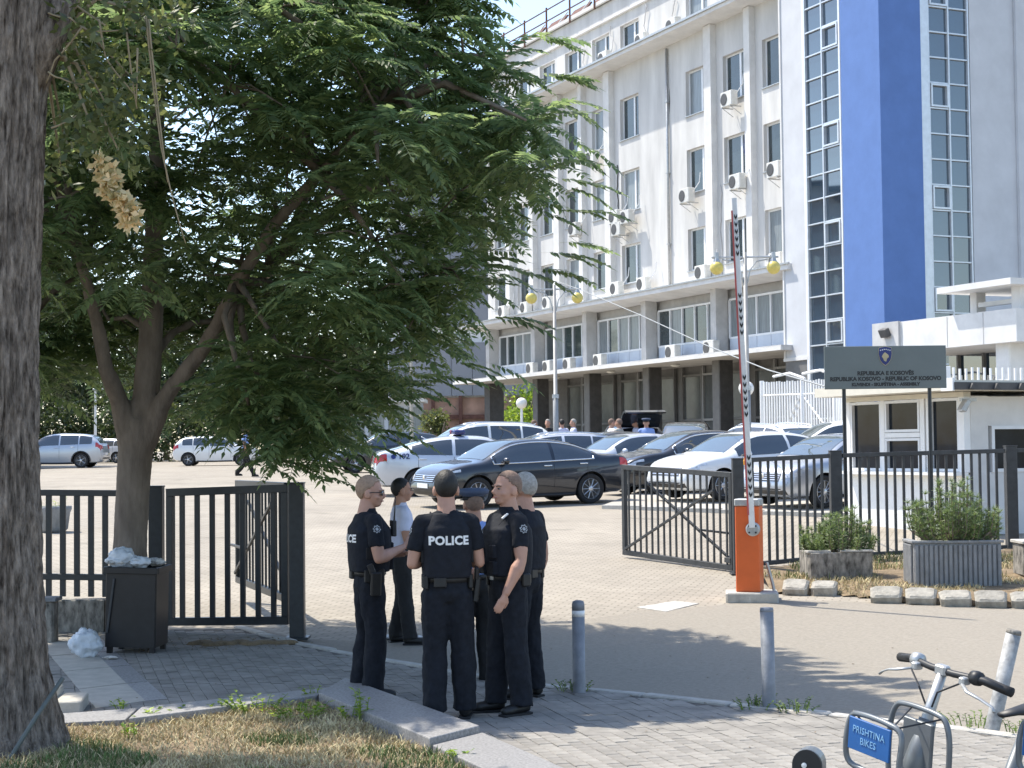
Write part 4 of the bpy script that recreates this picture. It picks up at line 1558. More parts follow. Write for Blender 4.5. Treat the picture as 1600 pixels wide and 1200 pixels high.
# ------------------------------------------------------------------ sign board
sc_ = at(1383, 574, 23.95)
sgn = thing('sign_board', 'grey sign board with blue shield emblem and black lettering on two poles', 'sign', (sc_.x, sc_.y, gz(23.95)), R_(-1.0))
zc = sc_.z - gz(23.95)
MB().bbox((0, 0, zc), (1.735, .035, .612), .006).build('panel', M['sign_grey'], sgn)
for x in (-.585, .635):
    MB().tube([(x, .045, 0), (x, .045, zc + .25)], .028, 8).build('pole', M['fence'], sgn)


def sign_text(s, z, size, spacing=1.0, bold=.004):
    me = text_mesh(s, size, .001, bold=bold, spacing=spacing)
    me.materials.append(M['sign_text'])
    link('lettering', me, sgn, (0, -.0195, z), (R_(90), 0, 0))


sign_text('REPUBLIKA E KOSOVËS', zc - .085, .078)
sign_text('REPUBLIKA KOSOVO - REPUBLIC OF KOSOVO', zc - .165, .078, .98)
sign_text('KUVENDI - SKUPŠTINA - ASSEMBLY', zc - .245, .062)
sh = [(-.088, .115), (-.05, .125), (0, .135), (.05, .125), (.088, .115), (.092, .03), (.075, -.05), (.04, -.1), (0, -.13), (-.04, -.1), (-.075, -.05), (-.092, .03)]
em = MB().plate([(a * 1.06, b * 1.06) for a, b in sh], .006, (0, -.018, zc + .16), (1, 0, 0), (0, 0, 1)).build('emblem', M['emblem_gold'], sgn)
MB().plate(sh, .004, (0, -.0245, zc + .16), (1, 0, 0), (0, 0, 1)).build('shield', M['emblem_blue'], em)
mapp = [(-.05, .0), (-.03, .035), (-.005, .06), (.015, .045), (.045, .02), (.05, -.01), (.025, -.03), (.01, -.075), (-.02, -.06), (-.03, -.03)]
MB().plate(mapp, .003, (0, -.0289, zc + .155), (1, 0, 0), (0, 0, 1)).build('map_shape', M['emblem_gold'], em)
for k in range(6):
    a = (k - 2.5) * .027
    st5 = []
    for j in range(10):
        r = .012 if j % 2 == 0 else .005
        st5.append((r * math.sin(j * PI / 5), r * math.cos(j * PI / 5)))
    MB().plate(st5[::-1], .003, (a, -.0289, zc + .16 + .098 - abs(k - 2.5) * .006), (1, 0, 0), (0, 0, 1)).build('star', M['white'], em)

# ------------------------------------------------------------------ bollards
def bollard(px, py, Y, h, label, band=True, tilt=(0, 0), m='bollard', cap='bollard'):
    p = at(px, py, Y)
    t = thing('bollard', label, 'bollard', (p.x, p.y, side_z(p.x, p.y)), (tilt[0], tilt[1], 0), 'bollards along the kerb')
    r = .051
    MB().lathe([(r * 1.02, -.06), (r, 0), (r, h - .13 if band else h - .03)], 18).build('shaft', M[m], t, True)
    if band:
        MB().lathe([(r * 1.01, h - .13), (r * 1.01, h - .08)], 18).build('white_band', M['chev_w'], t, True)
        MB().lathe([(r, h - .08), (r, h - .03), (r * .85, h - .008), (r * .4, h), (.004, h + .001)], 18).build('cap', M[cap], t, True)
    else:
        MB().lathe([(r * 1.0, h - .03), (r * 1.02, h - .02), (r * .93, h - .002), (.004, h)], 18).build('cap', M[cap], t, True)
    return t


bollard(905, 1078, 13.5, .735, 'grey metal bollard with a white band, right of the officers')
bollard(1202, 1106, 12.62, .745, 'plain grey bollard at the kerb below the orange barrier', False, (0, R_(-.6)))
bollard(1550, 1138, 11.55, .70, 'leaning chipped pale bollard behind the hire bike', False, (R_(3), R_(13)), 'bollard_pale', 'old_stone')


# ------------------------------------------------------------------ street lamps
def street_lamp(px, Y, arm_py, label, half):
    z0 = gz(Y)
    top = at(px, arm_py, Y)
    h = top.z - z0
    t = thing('street_lamp', label, 'street lamp', (top.x, Y, z0), 0, 'double globe street lamps')
    MB().tube([(0, 0, 0), (0, 0, h * .45), (0, 0, h * .451), (0, 0, h + .12)], [.085, .08, .06, .045], 10).build('pole', M['lamp_post'], t, True)
    MB().lathe([(.1, h * .44), (.1, h * .46)], 10).build('collar', M['metal'], t)
    MB().tube([(-half - .12, 0, h), (half + .12, 0, h)], .026, 6).build('cross_arm', M['metal'], t)
    for s in (-1, 1):
        MB().tube([(s * .05, 0, h - .62), (s * .12, 0, h - .3), (s * .28, 0, h - .1), (s * .55, 0, h - .05)], .018, 6).build('scroll', M['metal'], t)
        MB().lathe([(.05, h + .12), (.055, h - .02), (.09, h - .12)], 10, (s * half, 0, 0)).build('holder', M['metal'], t)
        MB().ball((s * half, 0, h - .25), (.165, .165, .165), n=16, m=10).build('globe', M['globe_y'], t, True)
    return t


street_lamp(866, 48, 452, 'street lamp with two yellow globes near the tree tips, left of the other', .66)
street_lamp(1164, 40, 402, 'street lamp with two yellow globes behind the raised barrier arm', .68)


def globe_lamp(px, py, Y, r, label):
    p = at(px, py, Y)
    t = thing('globe_lamp', label, 'lamp', (p.x, Y, gz(Y)), 0, 'short white globe lamps')
    h = p.z - gz(Y)
    MB().tube([(0, 0, 0), (0, 0, h - r * .8)], .05, 8).build('pole', M['white'], t)
    MB().ball((0, 0, h), r, n=16, m=10).build('globe', M['globe_w'], t, True)


globe_lamp(815, 630, 66, .22, 'short white globe lamp before the left end of the office')
globe_lamp(1166, 607, 52, .24, 'short white globe lamp behind the barrier arm by the white fence')
lp = at(149, 610, 95)
t = thing('lamp_pole', 'thin pale lamp pole among the far trees behind the silver car', 'lamp pole', (lp.x, 95, gz(95)))
MB().tube([(0, 0, 0), (0, 0, lp.z - gz(95))], [.09, .06], 8).build('pole', M['white'], t)
MB().bbox((.15, 0, lp.z - gz(95) + .05), (.6, .2, .12), .03).build('lamp_head', M['metal'], t)
lp = at(733, 690, 47)
t = thing('lamp_pole', 'pale thin pole rising behind the police car with the light bar', 'lamp pole', (at(643, 640, 60).x, 60, gz(60)))
MB().tube([(0, 0, 0), (0, 0, 4.4)], [.07, .05], 8).build('pole', M['stone_slab'], t)
MB().bbox((0, 0, 4.4), (.3, .2, .12), .03).build('lamp_head', M['metal'], t)

# overhead cable from the lamp to the sign
cp = [at(870, 440, 48), at(905, 452, 46.5), at(1000, 492, 42), at(1100, 538, 36), at(1200, 578, 30), at(1290, 604, 24.0)]
pts = []
for i in range(len(cp) - 1):
    for k in range(4):
        pts.append(cp[i].lerp(cp[i + 1], k / 4))
pts.append(cp[-1])
tag(MB().tube(pts, .013, 5).build('overhead_cable', M['cable']), 'thin overhead cable sagging from the left street lamp to the sign board', 'cable')

# ------------------------------------------------------------------ planters with dwarf pines
def pine_shrub(name, label, loc, rx, ry, h, seed, shoots=70, gap=None):
    rr = random.Random(seed)
    t = thing(name, label, 'shrub', loc, 0, 'dwarf pines in planters')
    nb = MB()
    wd = MB()
    for k in range(shoots):
        a = rr.uniform(0, 2 * PI)
        q = math.sqrt(rr.random())
        bx, by = math.cos(a) * rx * q, math.sin(a) * ry * q
        lump = .55 + .45 * noise.noise(V((bx * 3.2 + seed, by * 3, 1.7))) + .25 * rr.random()
        hh = h * (1 - .45 * q * q) * max(.35, lump)
        base = V((bx * .35, by * .35, -.03))
        tip = V((bx * 1.05, by * 1.05, hh))
        mid = base.lerp(tip, .5) + V((bx * .25, by * .25, 0))
        wd.tube([base, mid, tip], [.012, .008, .004], 4)
        nn = 5
        for j in range(nn):
            t_ = .35 + .65 * j / (nn - 1)
            c = base.lerp(mid, t_ * 2) if t_ < .5 else mid.lerp(tip, t_ * 2 - 1)
            for _ in range(30):
                d = V((rr.gauss(0, 1), rr.gauss(0, 1), rr.gauss(.9, .7))).normalized()
                L = rr.uniform(.045, .085)
                s = d.orthogonal().normalized() * .0036
                nb.add([c - s, c + s, c + d * L + s * .3, c + d * L - s * .3], [(0, 1, 2, 3)])
    br = wd.build('branch', M['bark'], t)
    br['kind'] = 'stuff'
    nd = nb.build('needles', M['pine'], t)
    nd['kind'] = 'stuff'
    return t


pa = at(1311, 908, 21.5)
plA = thing('stone_planter', 'low square planter of blackened stone right of the orange barrier', 'planter', (pa.x, pa.y + .2, verge_z(pa.x, pa.y) - .03), R_(3))
for (x, y, sx_, sy_) in ((0, -.27, .80, .10), (0, .27, .80, .10), (-.35, 0, .10, .44), (.35, 0, .10, .44)):
    MB().bbox((x, y, .17), (sx_, sy_, .36), .012).build('wall', M['old_stone'], plA)
MB().box((0, 0, .26), (.6, .44, .03)).build('soil', M['soil'], plA)
MB().bbox((.2, -.2, .365), (.42, .26, .025), .006).build('coping', M['kerb'], plA)
MB().bbox((-.28, -.2, .36), (.3, .2, .03), .006).build('coping', M['kerb'], plA)
pine_shrub('dwarf_pine', 'sparse dwarf pine in the low blackened stone planter', plA.location + V((.02, 0, .27)), .50, .34, .72, 3, 80)
pb_ = at(1497, 919, 20.6)
plB = thing('ribbed_planter', 'large ribbed grey concrete planter on the verge at right', 'planter', (pb_.x, pb_.y + .25, verge_z(pb_.x, pb_.y) - .06), R_(-2))
for (x, y, sx_, sy_) in ((0, -.27, 1.06, .07), (0, .27, 1.06, .07), (-.5, 0, .07, .46), (.5, 0, .07, .46)):
    MB().bbox((x, y, .29), (sx_, sy_, .58), .008).build('wall', M['concrete'], plB)
for k in range(18):
    MB().bbox((-.5 + k * .0588, -.316, .285), (.042, .03, .545), .008).build('rib', M['concrete'], plB)
for k in range(8):
    MB().bbox((-.545, -.22 + k * .06, .285), (.03, .042, .545), .008).build('rib', M['concrete'], plB)
MB().bbox((0, -.285, .595), (1.12, .09, .03), .006).build('rim', M['concrete'], plB)
MB().bbox((-.515, .02, .594), (.09, .5, .03), .006).build('rim', M['concrete'], plB)
MB().box((0, 0, .48), (.94, .48, .03)).build('soil', M['soil'], plB)
pine_shrub('dwarf_pine', 'dense bushy dwarf pine in the ribbed concrete planter', plB.location + V((.02, 0, .5)), .58, .42, 1.02, 8, 125)
pc_ = at(1622, 900, 21.5)
plC = thing('stone_planter', 'planter of pale stone barely showing at the right picture edge', 'planter', (pc_.x, pc_.y, verge_z(pc_.x, pc_.y)), 0)
MB().bbox((0, 0, .2), (.5, .5, .42), .03).build('body', M['old_stone'], plC)
MB().bbox((0, 0, .42), (.54, .54, .04), .01).build('rim', M['kerb'], plC)
pd_ = at(84, 822, 31)
plD = thing('stone_pot', 'round-shouldered stone flower pot seen through the left fence', 'planter', (pd_.x, 31, gz(31)), 0)
MB().lathe([(.2, 0), (.26, .06), (.3, .35), (.33, .42), (.33, .48), (.28, .48), (.25, .4)], 14).build('pot', M['concrete'], plD, True)
leafy_weed((pd_.x, 31, gz(31) + .4), .25, 9, 'low green plant in the stone flower pot behind the left fence', spread=.16, leaf=.07, seed=77)

# ------------------------------------------------------------------ bin and rubbish
bn = at(206, 1010, 16.2)
bin_ = thing('litter_bin', 'black steel litter bin overflowing with rubbish beside the tree trunk', 'bin', (bn.x, bn.y + .2, side_z(0, 16.3)), (R_(1), R_(1.5), R_(-6)))
for (x, y, sx_, sy_) in ((0, -.2, .49, .02), (0, .2, .49, .02), (-.24, 0, .02, .38), (.24, 0, .02, .38)):
    MB().bbox((x, y, .44), (sx_, sy_, .76), .004).build('panel', M['bin'], bin_)
MB().bbox((0, 0, .07), (.46, .36, .02), .004).build('floor', M['bin'], bin_)
for x, y in ((-.21, -.17), (.21, -.17), (-.21, .17), (.21, .17)):
    MB().bbox((x, y, .03), (.05, .05, .1), .004).build('foot', M['bin'], bin_)
for (x, y, sx_, sy_) in ((0, -.215, .54, .04), (0, .215, .54, .04), (-.255, 0, .04, .4), (.255, 0, .04, .4)):
    MB().bbox((x, y, .80), (sx_, sy_, .06), .006).build('rim', M['bin'], bin_)
beam((-.16, -.225, .72), (-.22, -.225, .2), .012, .02, 'strap', M['fence_r'], bin_)
MB().bbox((0, 0, .72), (.45, .36, .1), .02).build('fill', M['old_stone'], bin_)


def crumple(c, r, seed, squash=(1, 1, 1)):
    mb = MB().ball((0, 0, 0), 1, n=40, m=28)
    for i, p in enumerate(mb.v):
        p = V(p)
        q = 1 + .30 * noise.noise(p * 2.1 + V((seed, 0, 0))) - .22 * abs(noise.noise(p * 4.5 + V((0, seed, 0)))) - .12 * abs(noise.noise(p * 9 + V((0, 0, seed))))
        mb.v[i] = tuple(V((p.x * squash[0], p.y * squash[1], p.z * squash[2])) * q * r + V(c))
    return mb


def bag(loc, r, seed, label, squash, m='plastic_bag'):
    o = crumple((0, 0, 0), r, seed, squash).build('plastic_bag', M[m], loc=loc, smooth=True)
    tag(o, label, 'plastic bag', 'rubbish around the bin')


bx0 = bin_.location
bag(bx0 + V((-.14, -.06, .90)), .12, 3, 'pale plastic bag heaped on the left of the bin top', (1.25, .9, .95))
bag(bx0 + V((.06, -.1, .87)), .085, 7, 'crumpled white bag in the middle of the bin top', (1.2, .8, .7))
bag(bx0 + V((.2, .02, .86)), .07, 9, 'small grey crumpled wrapper at the right of the bin top', (1.2, .9, .6), 'litter')
b2 = at(134, 1018, 16.0)
bag(V((b2.x, b2.y, side_z(0, 16) + .12)), .145, 12, 'torn white carrier bag standing on the paving left of the bin', (1.05, .8, 1.05))
b3 = at(172, 1020, 15.8)
bag(V((b3.x, b3.y, side_z(0, 16) + .018)), .05, 15, 'flattened white wrapper lying in front of the bin', (1.5, .8, .35), 'litter')
rr = random.Random(2)
WRAP = ['small crumpled wrapper among the rubbish heaped on the bin'] * 9
for k in range(9):
    q = bx0 + V((rr.uniform(-.22, .22), rr.uniform(-.15, .12), .85 + rr.uniform(0, .05)))
    o = crumple((0, 0, 0), rr.uniform(.025, .045), 30 + k, (1.4, 1, .6)).build('crumpled_wrapper', M['litter' if k % 3 else 'old_stone'], loc=q)
    tag(o, WRAP[k], 'wrapper', 'wrappers on the bin')
lit = MB()
for k in range(120):
    p = V((rr.uniform(-3.7, -2.3), rr.uniform(16.2, 17.3), 0))
    c = V((p.x, p.y, side_z(0, p.y) + .012))
    a = rr.uniform(0, 6.28)
    s = rr.uniform(.01, .03)
    lit.add([c, c + V((math.cos(a) * s, math.sin(a) * s, .012)), c + V((math.cos(a + 1.2) * s, math.sin(a + 1.2) * s, .0))], [(0, 1, 2)])
tag(lit.build('fallen_leaves', M['soil']), 'brown fallen leaves and dirt between the bin and the gate post', 'litter', None, 'stuff')
dz = MB()
for k in range(26):
    p = V((-3.2 + k * .038, 16.85 + .25 * noise.noise(V((k * .3, 0, 0))), side_z(0, 16.9)))
    dz.ball(p, (.09, .06, .035), n=7, m=4)
tag(dz.build('dirt_ridge', M['soil']), 'low ridge of swept dirt below the left gate', 'dirt', None, 'stuff')

# ------------------------------------------------------------------ hire bikes
def round_loop(pts, k=5):
    P_ = [V(p) for p in pts]
    n = len(P_)
    out = []
    for i in range(n):
        a, b, c, d = P_[i - 1], P_[i], P_[(i + 1) % n], P_[(i + 2) % n]
        for j in range(k):
            t = j / k
            out.append(.5 * ((2 * b) + (c - a) * t + (2 * a - 5 * b + 4 * c - d) * t * t + (3 * b - a - 3 * c + d) * t ** 3))
    return out


def bike(x, y, yaw, label):
    """origin on the ground under the steering head, heading along +x"""
    t = thing('hire_bike', label, 'bicycle', (x, y, .0), yaw, 'hire bikes at the dock')
    g_, bk_, ch = M['bike_grey'], M['black_plastic'], M['metal']
    for wx in (.38, -.72):
        w = MB()
        w.tube([(wx + .31 * math.cos(k * PI / 14), 0, .33 + .31 * math.sin(k * PI / 14)) for k in range(28)], .022, 8, closed=True)
        wo_ = w.build('wheel', M['rubber'], t, True)
        r_ = MB().tube([(wx + .285 * math.cos(k * PI / 14), 0, .33 + .285 * math.sin(k * PI / 14)) for k in range(28)], .012, 6, closed=True)
        r_.build('rim', M['rim'], wo_, True)
        sp = MB()
        for k in range(16):
            a = k * PI / 8
            sp.tube([(wx, 0, .33), (wx + .28 * math.cos(a), 0, .33 + .28 * math.sin(a))], .0015, 3)
        so = sp.build('spokes', M['metal'], wo_)
        so['kind'] = 'stuff'
        MB().lathe([(.03, -.05), (.03, .05)], 10, (wx, 0, .33), Matrix.Rotation(R_(90), 3, 'X')).build('hub', g_, wo_)
    MB().tube([(.06, 0, .88), (.12, 0, .68), (-.1, 0, .40), (-.32, 0, .34)], [.035, .055, .06, .05], 10).build('frame', g_, t, True)
    MB().tube([(-.32, 0, .34), (-.47, 0, .75)], [.045, .022], 10).build('seat_tube', g_, t, True)
    MB().tube([(-.32, 0, .34), (-.72, 0, .33)], [.03, .02], 8).build('chain_stay', g_, t, True)
    for s in (-1, 1):
        MB().tube([(.15, s * .04, .64), (.25, s * .055, .50), (.38, s * .06, .33)], [.02, .018, .014], 8).build('fork_blade', g_, t, True)
    MB().tube([(.12, 0, .62), (.06, 0, .90), (.0, 0, 1.06)], [.026, .024, .02], 10).build('stem', ch, t, True)
    hb = MB().tube([(-.06, .30, 1.05), (-.02, .2, 1.075), (.0, .06, 1.07), (.0, -.06, 1.07), (-.02, -.2, 1.075), (-.06, -.30, 1.05)], .014, 10).build('handlebar', bk_, t, True)
    MB().bbox((.0, 0, 1.072), (.04, .06, .04), .008).build('clamp', ch, hb)
    for s in (-1, 1):
        MB().tube([(-.065, s * .305, 1.050), (-.055, s * .27, 1.056), (-.032, s * .19, 1.072)], [.019, .0185, .018], 10).build('grip', M['rubber'], hb, True)
        MB().lathe([(.026, -.022), (.03, 0), (.026, .022)], 12, (-.022, s * .16, 1.075), Matrix.Rotation(R_(90), 3, 'X')).build('shifter', bk_ if s > 0 else ch, hb, True)
        MB().bbox((.01, s * .13, 1.06), (.045, .03, .03), .006).build('brake_mount', ch, hb)
        MB().tube([(.03, s * .14, 1.05), (.055, s * .19, 1.035), (.045, s * .25, 1.02), (.03, s * .30, 1.0), (.035, s * .315, .985)], [.009, .010, .008, .007, .008], 6, flat=.6).build('brake_lever', ch, hb, True)
        MB().tube([(.04, s * .13, 1.05), (.07, s * .05, 1.0), (.06, s * .015, .93), (.08, 0, .82)], .004, 5).build('brake_cable', bk_, hb)
    # basket: rear hoop, tray, front hoop, print panel, straps
    bs = MB()
    hoop = [(.10, .155, .62), (.10, .165, .80), (.10, .14, .90), (.10, .08, .925), (.10, -.08, .925), (.10, -.14, .90), (.10, -.165, .80), (.10, -.155, .62), (.12, -.09, .575), (.12, .09, .575)]
    bs.tube(round_loop(hoop), .0115, 8, closed=True)
    bsk = bs.build('basket_hoop', g_, t, True)
    MB().tube(round_loop([(.33, .14, .88), (.34, .15, .78), (.33, .13, .70), (.31, .0, .685), (.33, -.13, .70), (.34, -.15, .78), (.33, -.14, .88), (.335, -.07, .905), (.335, .07, .905)]), .0115, 8, closed=True).build('front_hoop', g_, bsk, True)
    for s in (-.11, -.04, .04, .11):
        MB().tube([(.12, s, .585), (.31, s, .69)], .009, 6).build('tray_bar', g_, bsk)
    MB().bbox((.105, 0, .73), (.02, .16, .30), .006).build('back_plate', g_, bsk)
    pn = MB().bbox((.358, 0, .83), (.010, .23, .125), .004).build('print_panel', M['bike_blue'], bsk)
    for line, zz, sz in (('PRISHTINA', .850, .037), ('BIKES', .810, .037)):
        me = text_mesh(line, sz, .0008)
        me.materials.append(M['pale_blue_text'])
        link('lettering', me, pn, (.3645, 0, zz), (R_(90), 0, R_(90)))
    for a_, b_ in (((.33, .13, .905), (.10, .12, .915)), ((.33, .10, .905), (.10, -.05, .92)), ((.33, -.1, .905), (.10, -.165, .83)), ((.33, -.13, .905), (.10, -.16, .70))):
        MB().tube([a_, b_], .004, 5).build('strap', bk_, bsk)
    MB().tube([(-.47, 0, .72), (-.53, 0, .84)], .014, 8).build('seat_post', ch, t)
    sd = MB()
    sd.tube([(-.34, 0, .86), (-.42, 0, .868), (-.52, 0, .87), (-.59, 0, .88), (-.63, 0, .885)], [.022, .032, .055, .085, .06], 12, flat=.45, up=(0, 0, 1))
    sd.build('saddle', bk_, t, True)
    MB().tube([(-.72 + .36 * math.cos(R_(a)), 0, .33 + .36 * math.sin(R_(a))) for a in range(20, 175, 12)], .02, 6, flat=.4).build('mudguard', g_, t)
    MB().lathe([(.10, -.01), (.10, .01)], 18, (-.32, -.06, .34), Matrix.Rotation(R_(90), 3, 'X')).build('chainring', bk_, t)
    for s in (-1, 1):
        MB().tube([(-.32, s * .08, .34), (-.32 + s * .12, s * .09, .34 - s * .12)], .011, 6).build('crank', ch, t)
        MB().bbox((-.32 + s * .12, s * .13, .34 - s * .12), (.09, .08, .022), .006).build('pedal', bk_, t)
    return t


hbp = at(1436, 1052, 6.75)
bike(hbp.x, hbp.y, (R_(-7), 0, R_(210)), 'grey hire bike with blue front basket panel at the bottom right')
bike(hbp.x + .62, hbp.y - .20, (R_(-6), 0, R_(212)), 'second hire bike, mostly outside the bottom right corner, only its basket showing')
dk = at(1263, 1180, 6.9)
dock = thing('dock_post', 'rounded dark dock post with one white light at the bottom edge', 'dock post', (dk.x, 6.9, 0), R_(-20))
prof = [(-.062, 0), (.062, 0), (.062, .655)] + [(.062 * math.cos(R_(a)), .655 + .062 * math.sin(R_(a))) for a in range(15, 180, 15)] + [(-.062, .655)]
MB().plate(prof, -.09, (0, -.03, 0), (1, 0, 0), (0, 0, 1)).build('body', M['bike_grey'], dock)
MB().plate([(a * .96, b * .998) for a, b in prof], .012, (0, -.03, .002), (1, 0, 0), (0, 0, 1)).build('face', M['black_plastic'], dock)
MB().lathe([(.011, 0), (.011, .006), (.003, .008)], 12, (-.01, -.042, .655), Matrix.Rotation(R_(90), 3, 'X')).build('light', M['globe_w'], dock)
# ------------------------------------------------------------------ cars
def paint(name, col, metal=.0, rough=.32):
    return mat(name, col, rough, metal, var=.03, scale=3, spec=.5, coat=1.0)


PAINT = {'navy': paint('navy car paint', (.010, .014, .022), .2, .3), 'black': paint('black car paint', (.006, .006, .008), .1, .25), 'white': paint('white car paint', (.72, .73, .73)),
         'silver': paint('silver car paint', (.44, .47, .52), .55, .35), 'pale': paint('pale silver car paint', (.55, .575, .62), .4, .35), 'dkgrey': paint('dark grey car paint', (.05, .055, .06), .3)}
SPEC = {
    'sedan': dict(L=4.77, W=1.83, fo=.90, wb=2.79, r=.335,
                  top=[(0, .66), (.05, .90), (.12, 1.02), (.35, 1.085), (.72, 1.11), (1.05, 1.24), (1.45, 1.375), (2.0, 1.455), (2.6, 1.452), (3.0, 1.385), (3.35, 1.22), (3.70, 1.03), (4.1, .965), (4.45, .87), (4.66, .76), (4.77, .58)],
                  belt=[(0, .60), (.08, .93), (.5, 1.00), (1.2, .985), (2.6, .94), (3.7, .915), (4.2, .86), (4.55, .76), (4.77, .50)],
                  tw=[(0, .84), (.6, .80), (.95, .74), (1.6, .655), (2.7, .65), (3.2, .70), (3.75, .80), (4.77, .84)],
                  glass=[(1.02, 1.98), (2.06, 3.42)], shield=(2.86, 3.66), rear=(.80, 1.42)),
    'liftback': dict(L=4.86, W=1.86, fo=.92, wb=2.84, r=.335,
                     top=[(0, .70), (.05, .96), (.10, 1.06), (.25, 1.12), (.6, 1.20), (1.1, 1.35), (1.7, 1.46), (2.3, 1.485), (2.8, 1.455), (3.1, 1.37), (3.45, 1.20), (3.80, 1.03), (4.2, .96), (4.55, .86), (4.75, .75), (4.86, .58)],
                     belt=[(0, .64), (.08, .96), (.5, 1.02), (1.2, 1.0), (2.6, .95), (3.8, .92), (4.3, .85), (4.65, .74), (4.86, .50)],
                     tw=[(0, .84), (.5, .78), (1.0, .71), (1.7, .655), (2.8, .65), (3.3, .70), (3.85, .80), (4.86, .84)],
                     glass=[(.95, 1.95), (2.03, 3.5)], shield=(2.92, 3.74), rear=(.38, 1.25)),
    'suv': dict(L=4.6, W=1.87, fo=.88, wb=2.70, r=.365,
                top=[(0, .75), (.05, 1.02), (.16, 1.20), (.42, 1.50), (.75, 1.61), (1.6, 1.675), (2.4, 1.66), (2.8, 1.58), (3.15, 1.38), (3.50, 1.16), (3.95, 1.09), (4.35, .98), (4.52, .83), (4.6, .64)],
                belt=[(0, .68), (.10, 1.10), (.6, 1.12), (2.0, 1.07), (3.5, 1.02), (4.1, .95), (4.45, .80), (4.6, .55)],
                tw=[(0, .86), (.5, .74), (1.0, .70), (2.5, .69), (3.0, .72), (3.6, .82), (4.6, .85)],
                glass=[(.50, 1.10), (1.16, 2.02), (2.10, 3.26)], shield=(2.68, 3.46), rear=(.16, .50)),
    'hatch': dict(L=4.25, W=1.79, fo=.85, wb=2.60, r=.325,
                  top=[(0, .70), (.05, .95), (.14, 1.12), (.42, 1.36), (.8, 1.44), (1.5, 1.485), (2.2, 1.46), (2.6, 1.38), (2.95, 1.2), (3.25, 1.04), (3.7, .96), (4.0, .86), (4.17, .74), (4.25, .58)],
                  belt=[(0, .64), (.1, .96), (.6, 1.0), (2.0, .95), (3.25, .91), (3.8, .82), (4.1, .70), (4.25, .5)],
                  tw=[(0, .85), (.5, .74), (1.0, .68), (2.3, .67), (2.8, .71), (3.3, .80), (4.25, .84)],
                  glass=[(.5, 1.0), (1.05, 1.8), (1.88, 3.02)], shield=(2.46, 3.2), rear=(.15, .48)),
}


class CarShape:
    def __init__(s, sp):
        s.sp = sp
        s.L, s.hw0 = sp['L'], sp['W'] / 2

    def top(s, x):
        return smooth(x, *zip(*s.sp['top']))

    def belt(s, x):
        return min(smooth(x, *zip(*s.sp['belt'])), s.top(x) - .035)

    def hw(s, x):
        L = s.L
        return s.hw0 * smooth(x, [0, .04, .15, .5, 1.1, L - 1.3, L - .6, L - .25, L - .08, L], [.78, .86, .925, .97, 1, 1, .97, .89, .79, .70])

    def bot(s, x):
        L = s.L
        return smooth(x, [0, .1, .5, 1.0, L - 1.0, L - .4, L - .1, L], [.42, .30, .24, .20, .20, .22, .27, .38])

    def section(s, x):
        hw, t, b, bt = s.hw(x), s.top(x), s.bot(x), s.belt(x)
        tw = hw * smooth(x, *zip(*s.sp['tw']))
        m = (b + bt) / 2
        g = t - bt
        return [(0, b), (.80 * hw, b), (.94 * hw, b + min(.05, .2 * (bt - b))), (.985 * hw, b + .28 * (bt - b)), (hw, b + .55 * (bt - b)), (.992 * hw, b + .82 * (bt - b)),
                (.955 * hw, bt), (lerp(.955 * hw, tw, .5) + .012, bt + g * .55), (tw + .01, t - min(.05, g * .28)), (tw * .86, t - min(.018, g * .1)), (tw * .5, t - .004), (0, t)]

    def side(s, x, v):
        """v in 0..1 from the belt to the roof edge; v in -1..0 from mid door to belt"""
        P = s.section(x)
        if v >= 0:
            a, b, t = (P[6], P[7], v * 2) if v < .5 else (P[7], P[8], v * 2 - 1)
        else:
            v = v + 1
            a, b, t = (P[4], P[5], v * 2) if v < .5 else (P[5], P[6], v * 2 - 1)
        return V((x, lerp(a[0], b[0], t), lerp(a[1], b[1], t)))

    def over(s, x, f):
        """f in -1..1 across the top surface"""
        P = s.section(x)
        y = abs(f) * P[8][0]
        for i in range(11, 8, -1):
            if P[i][0] <= y <= P[i - 1][0] + 1e-9:
                t = (y - P[i][0]) / max(1e-6, P[i - 1][0] - P[i][0])
                return V((x, math.copysign(y, f), lerp(P[i][1], P[i - 1][1], t)))
        return V((x, math.copysign(y, f), P[8][1]))

    def inside(s, x, y, z):
        if x < 0 or x > s.L:
            return False
        P = s.section(x)
        if z < P[0][1] or z > P[11][1]:
            return False
        y = abs(y)
        for i in range(1, 11):
            a, b = P[i], P[i + 1]
            if a[1] <= z <= b[1]:
                return y <= lerp(a[0], b[0], (z - a[1]) / max(1e-6, b[1] - a[1]))
        return y <= P[1][0]

    def end_x(s, y, z, front=True):
        a, b = (s.L + .001, s.L - .9) if front else (-.001, .9)
        for _ in range(18):
            m = (a + b) / 2
            if s.inside(m, y, z):
                b = m
            else:
                a = m
        return b


def grid_mesh(fn, nu, nv, flip=False):
    mb = MB()
    vs = [fn(i / nu, j / nv) for j in range(nv + 1) for i in range(nu + 1)]
    fs = []
    for j in range(nv):
        for i in range(nu):
            q = (j * (nu + 1) + i, j * (nu + 1) + i + 1, (j + 1) * (nu + 1) + i + 1, (j + 1) * (nu + 1) + i)
            fs.append(q[::-1] if flip else q)
    return mb.add(vs, fs)


CAR_CACHE = {}


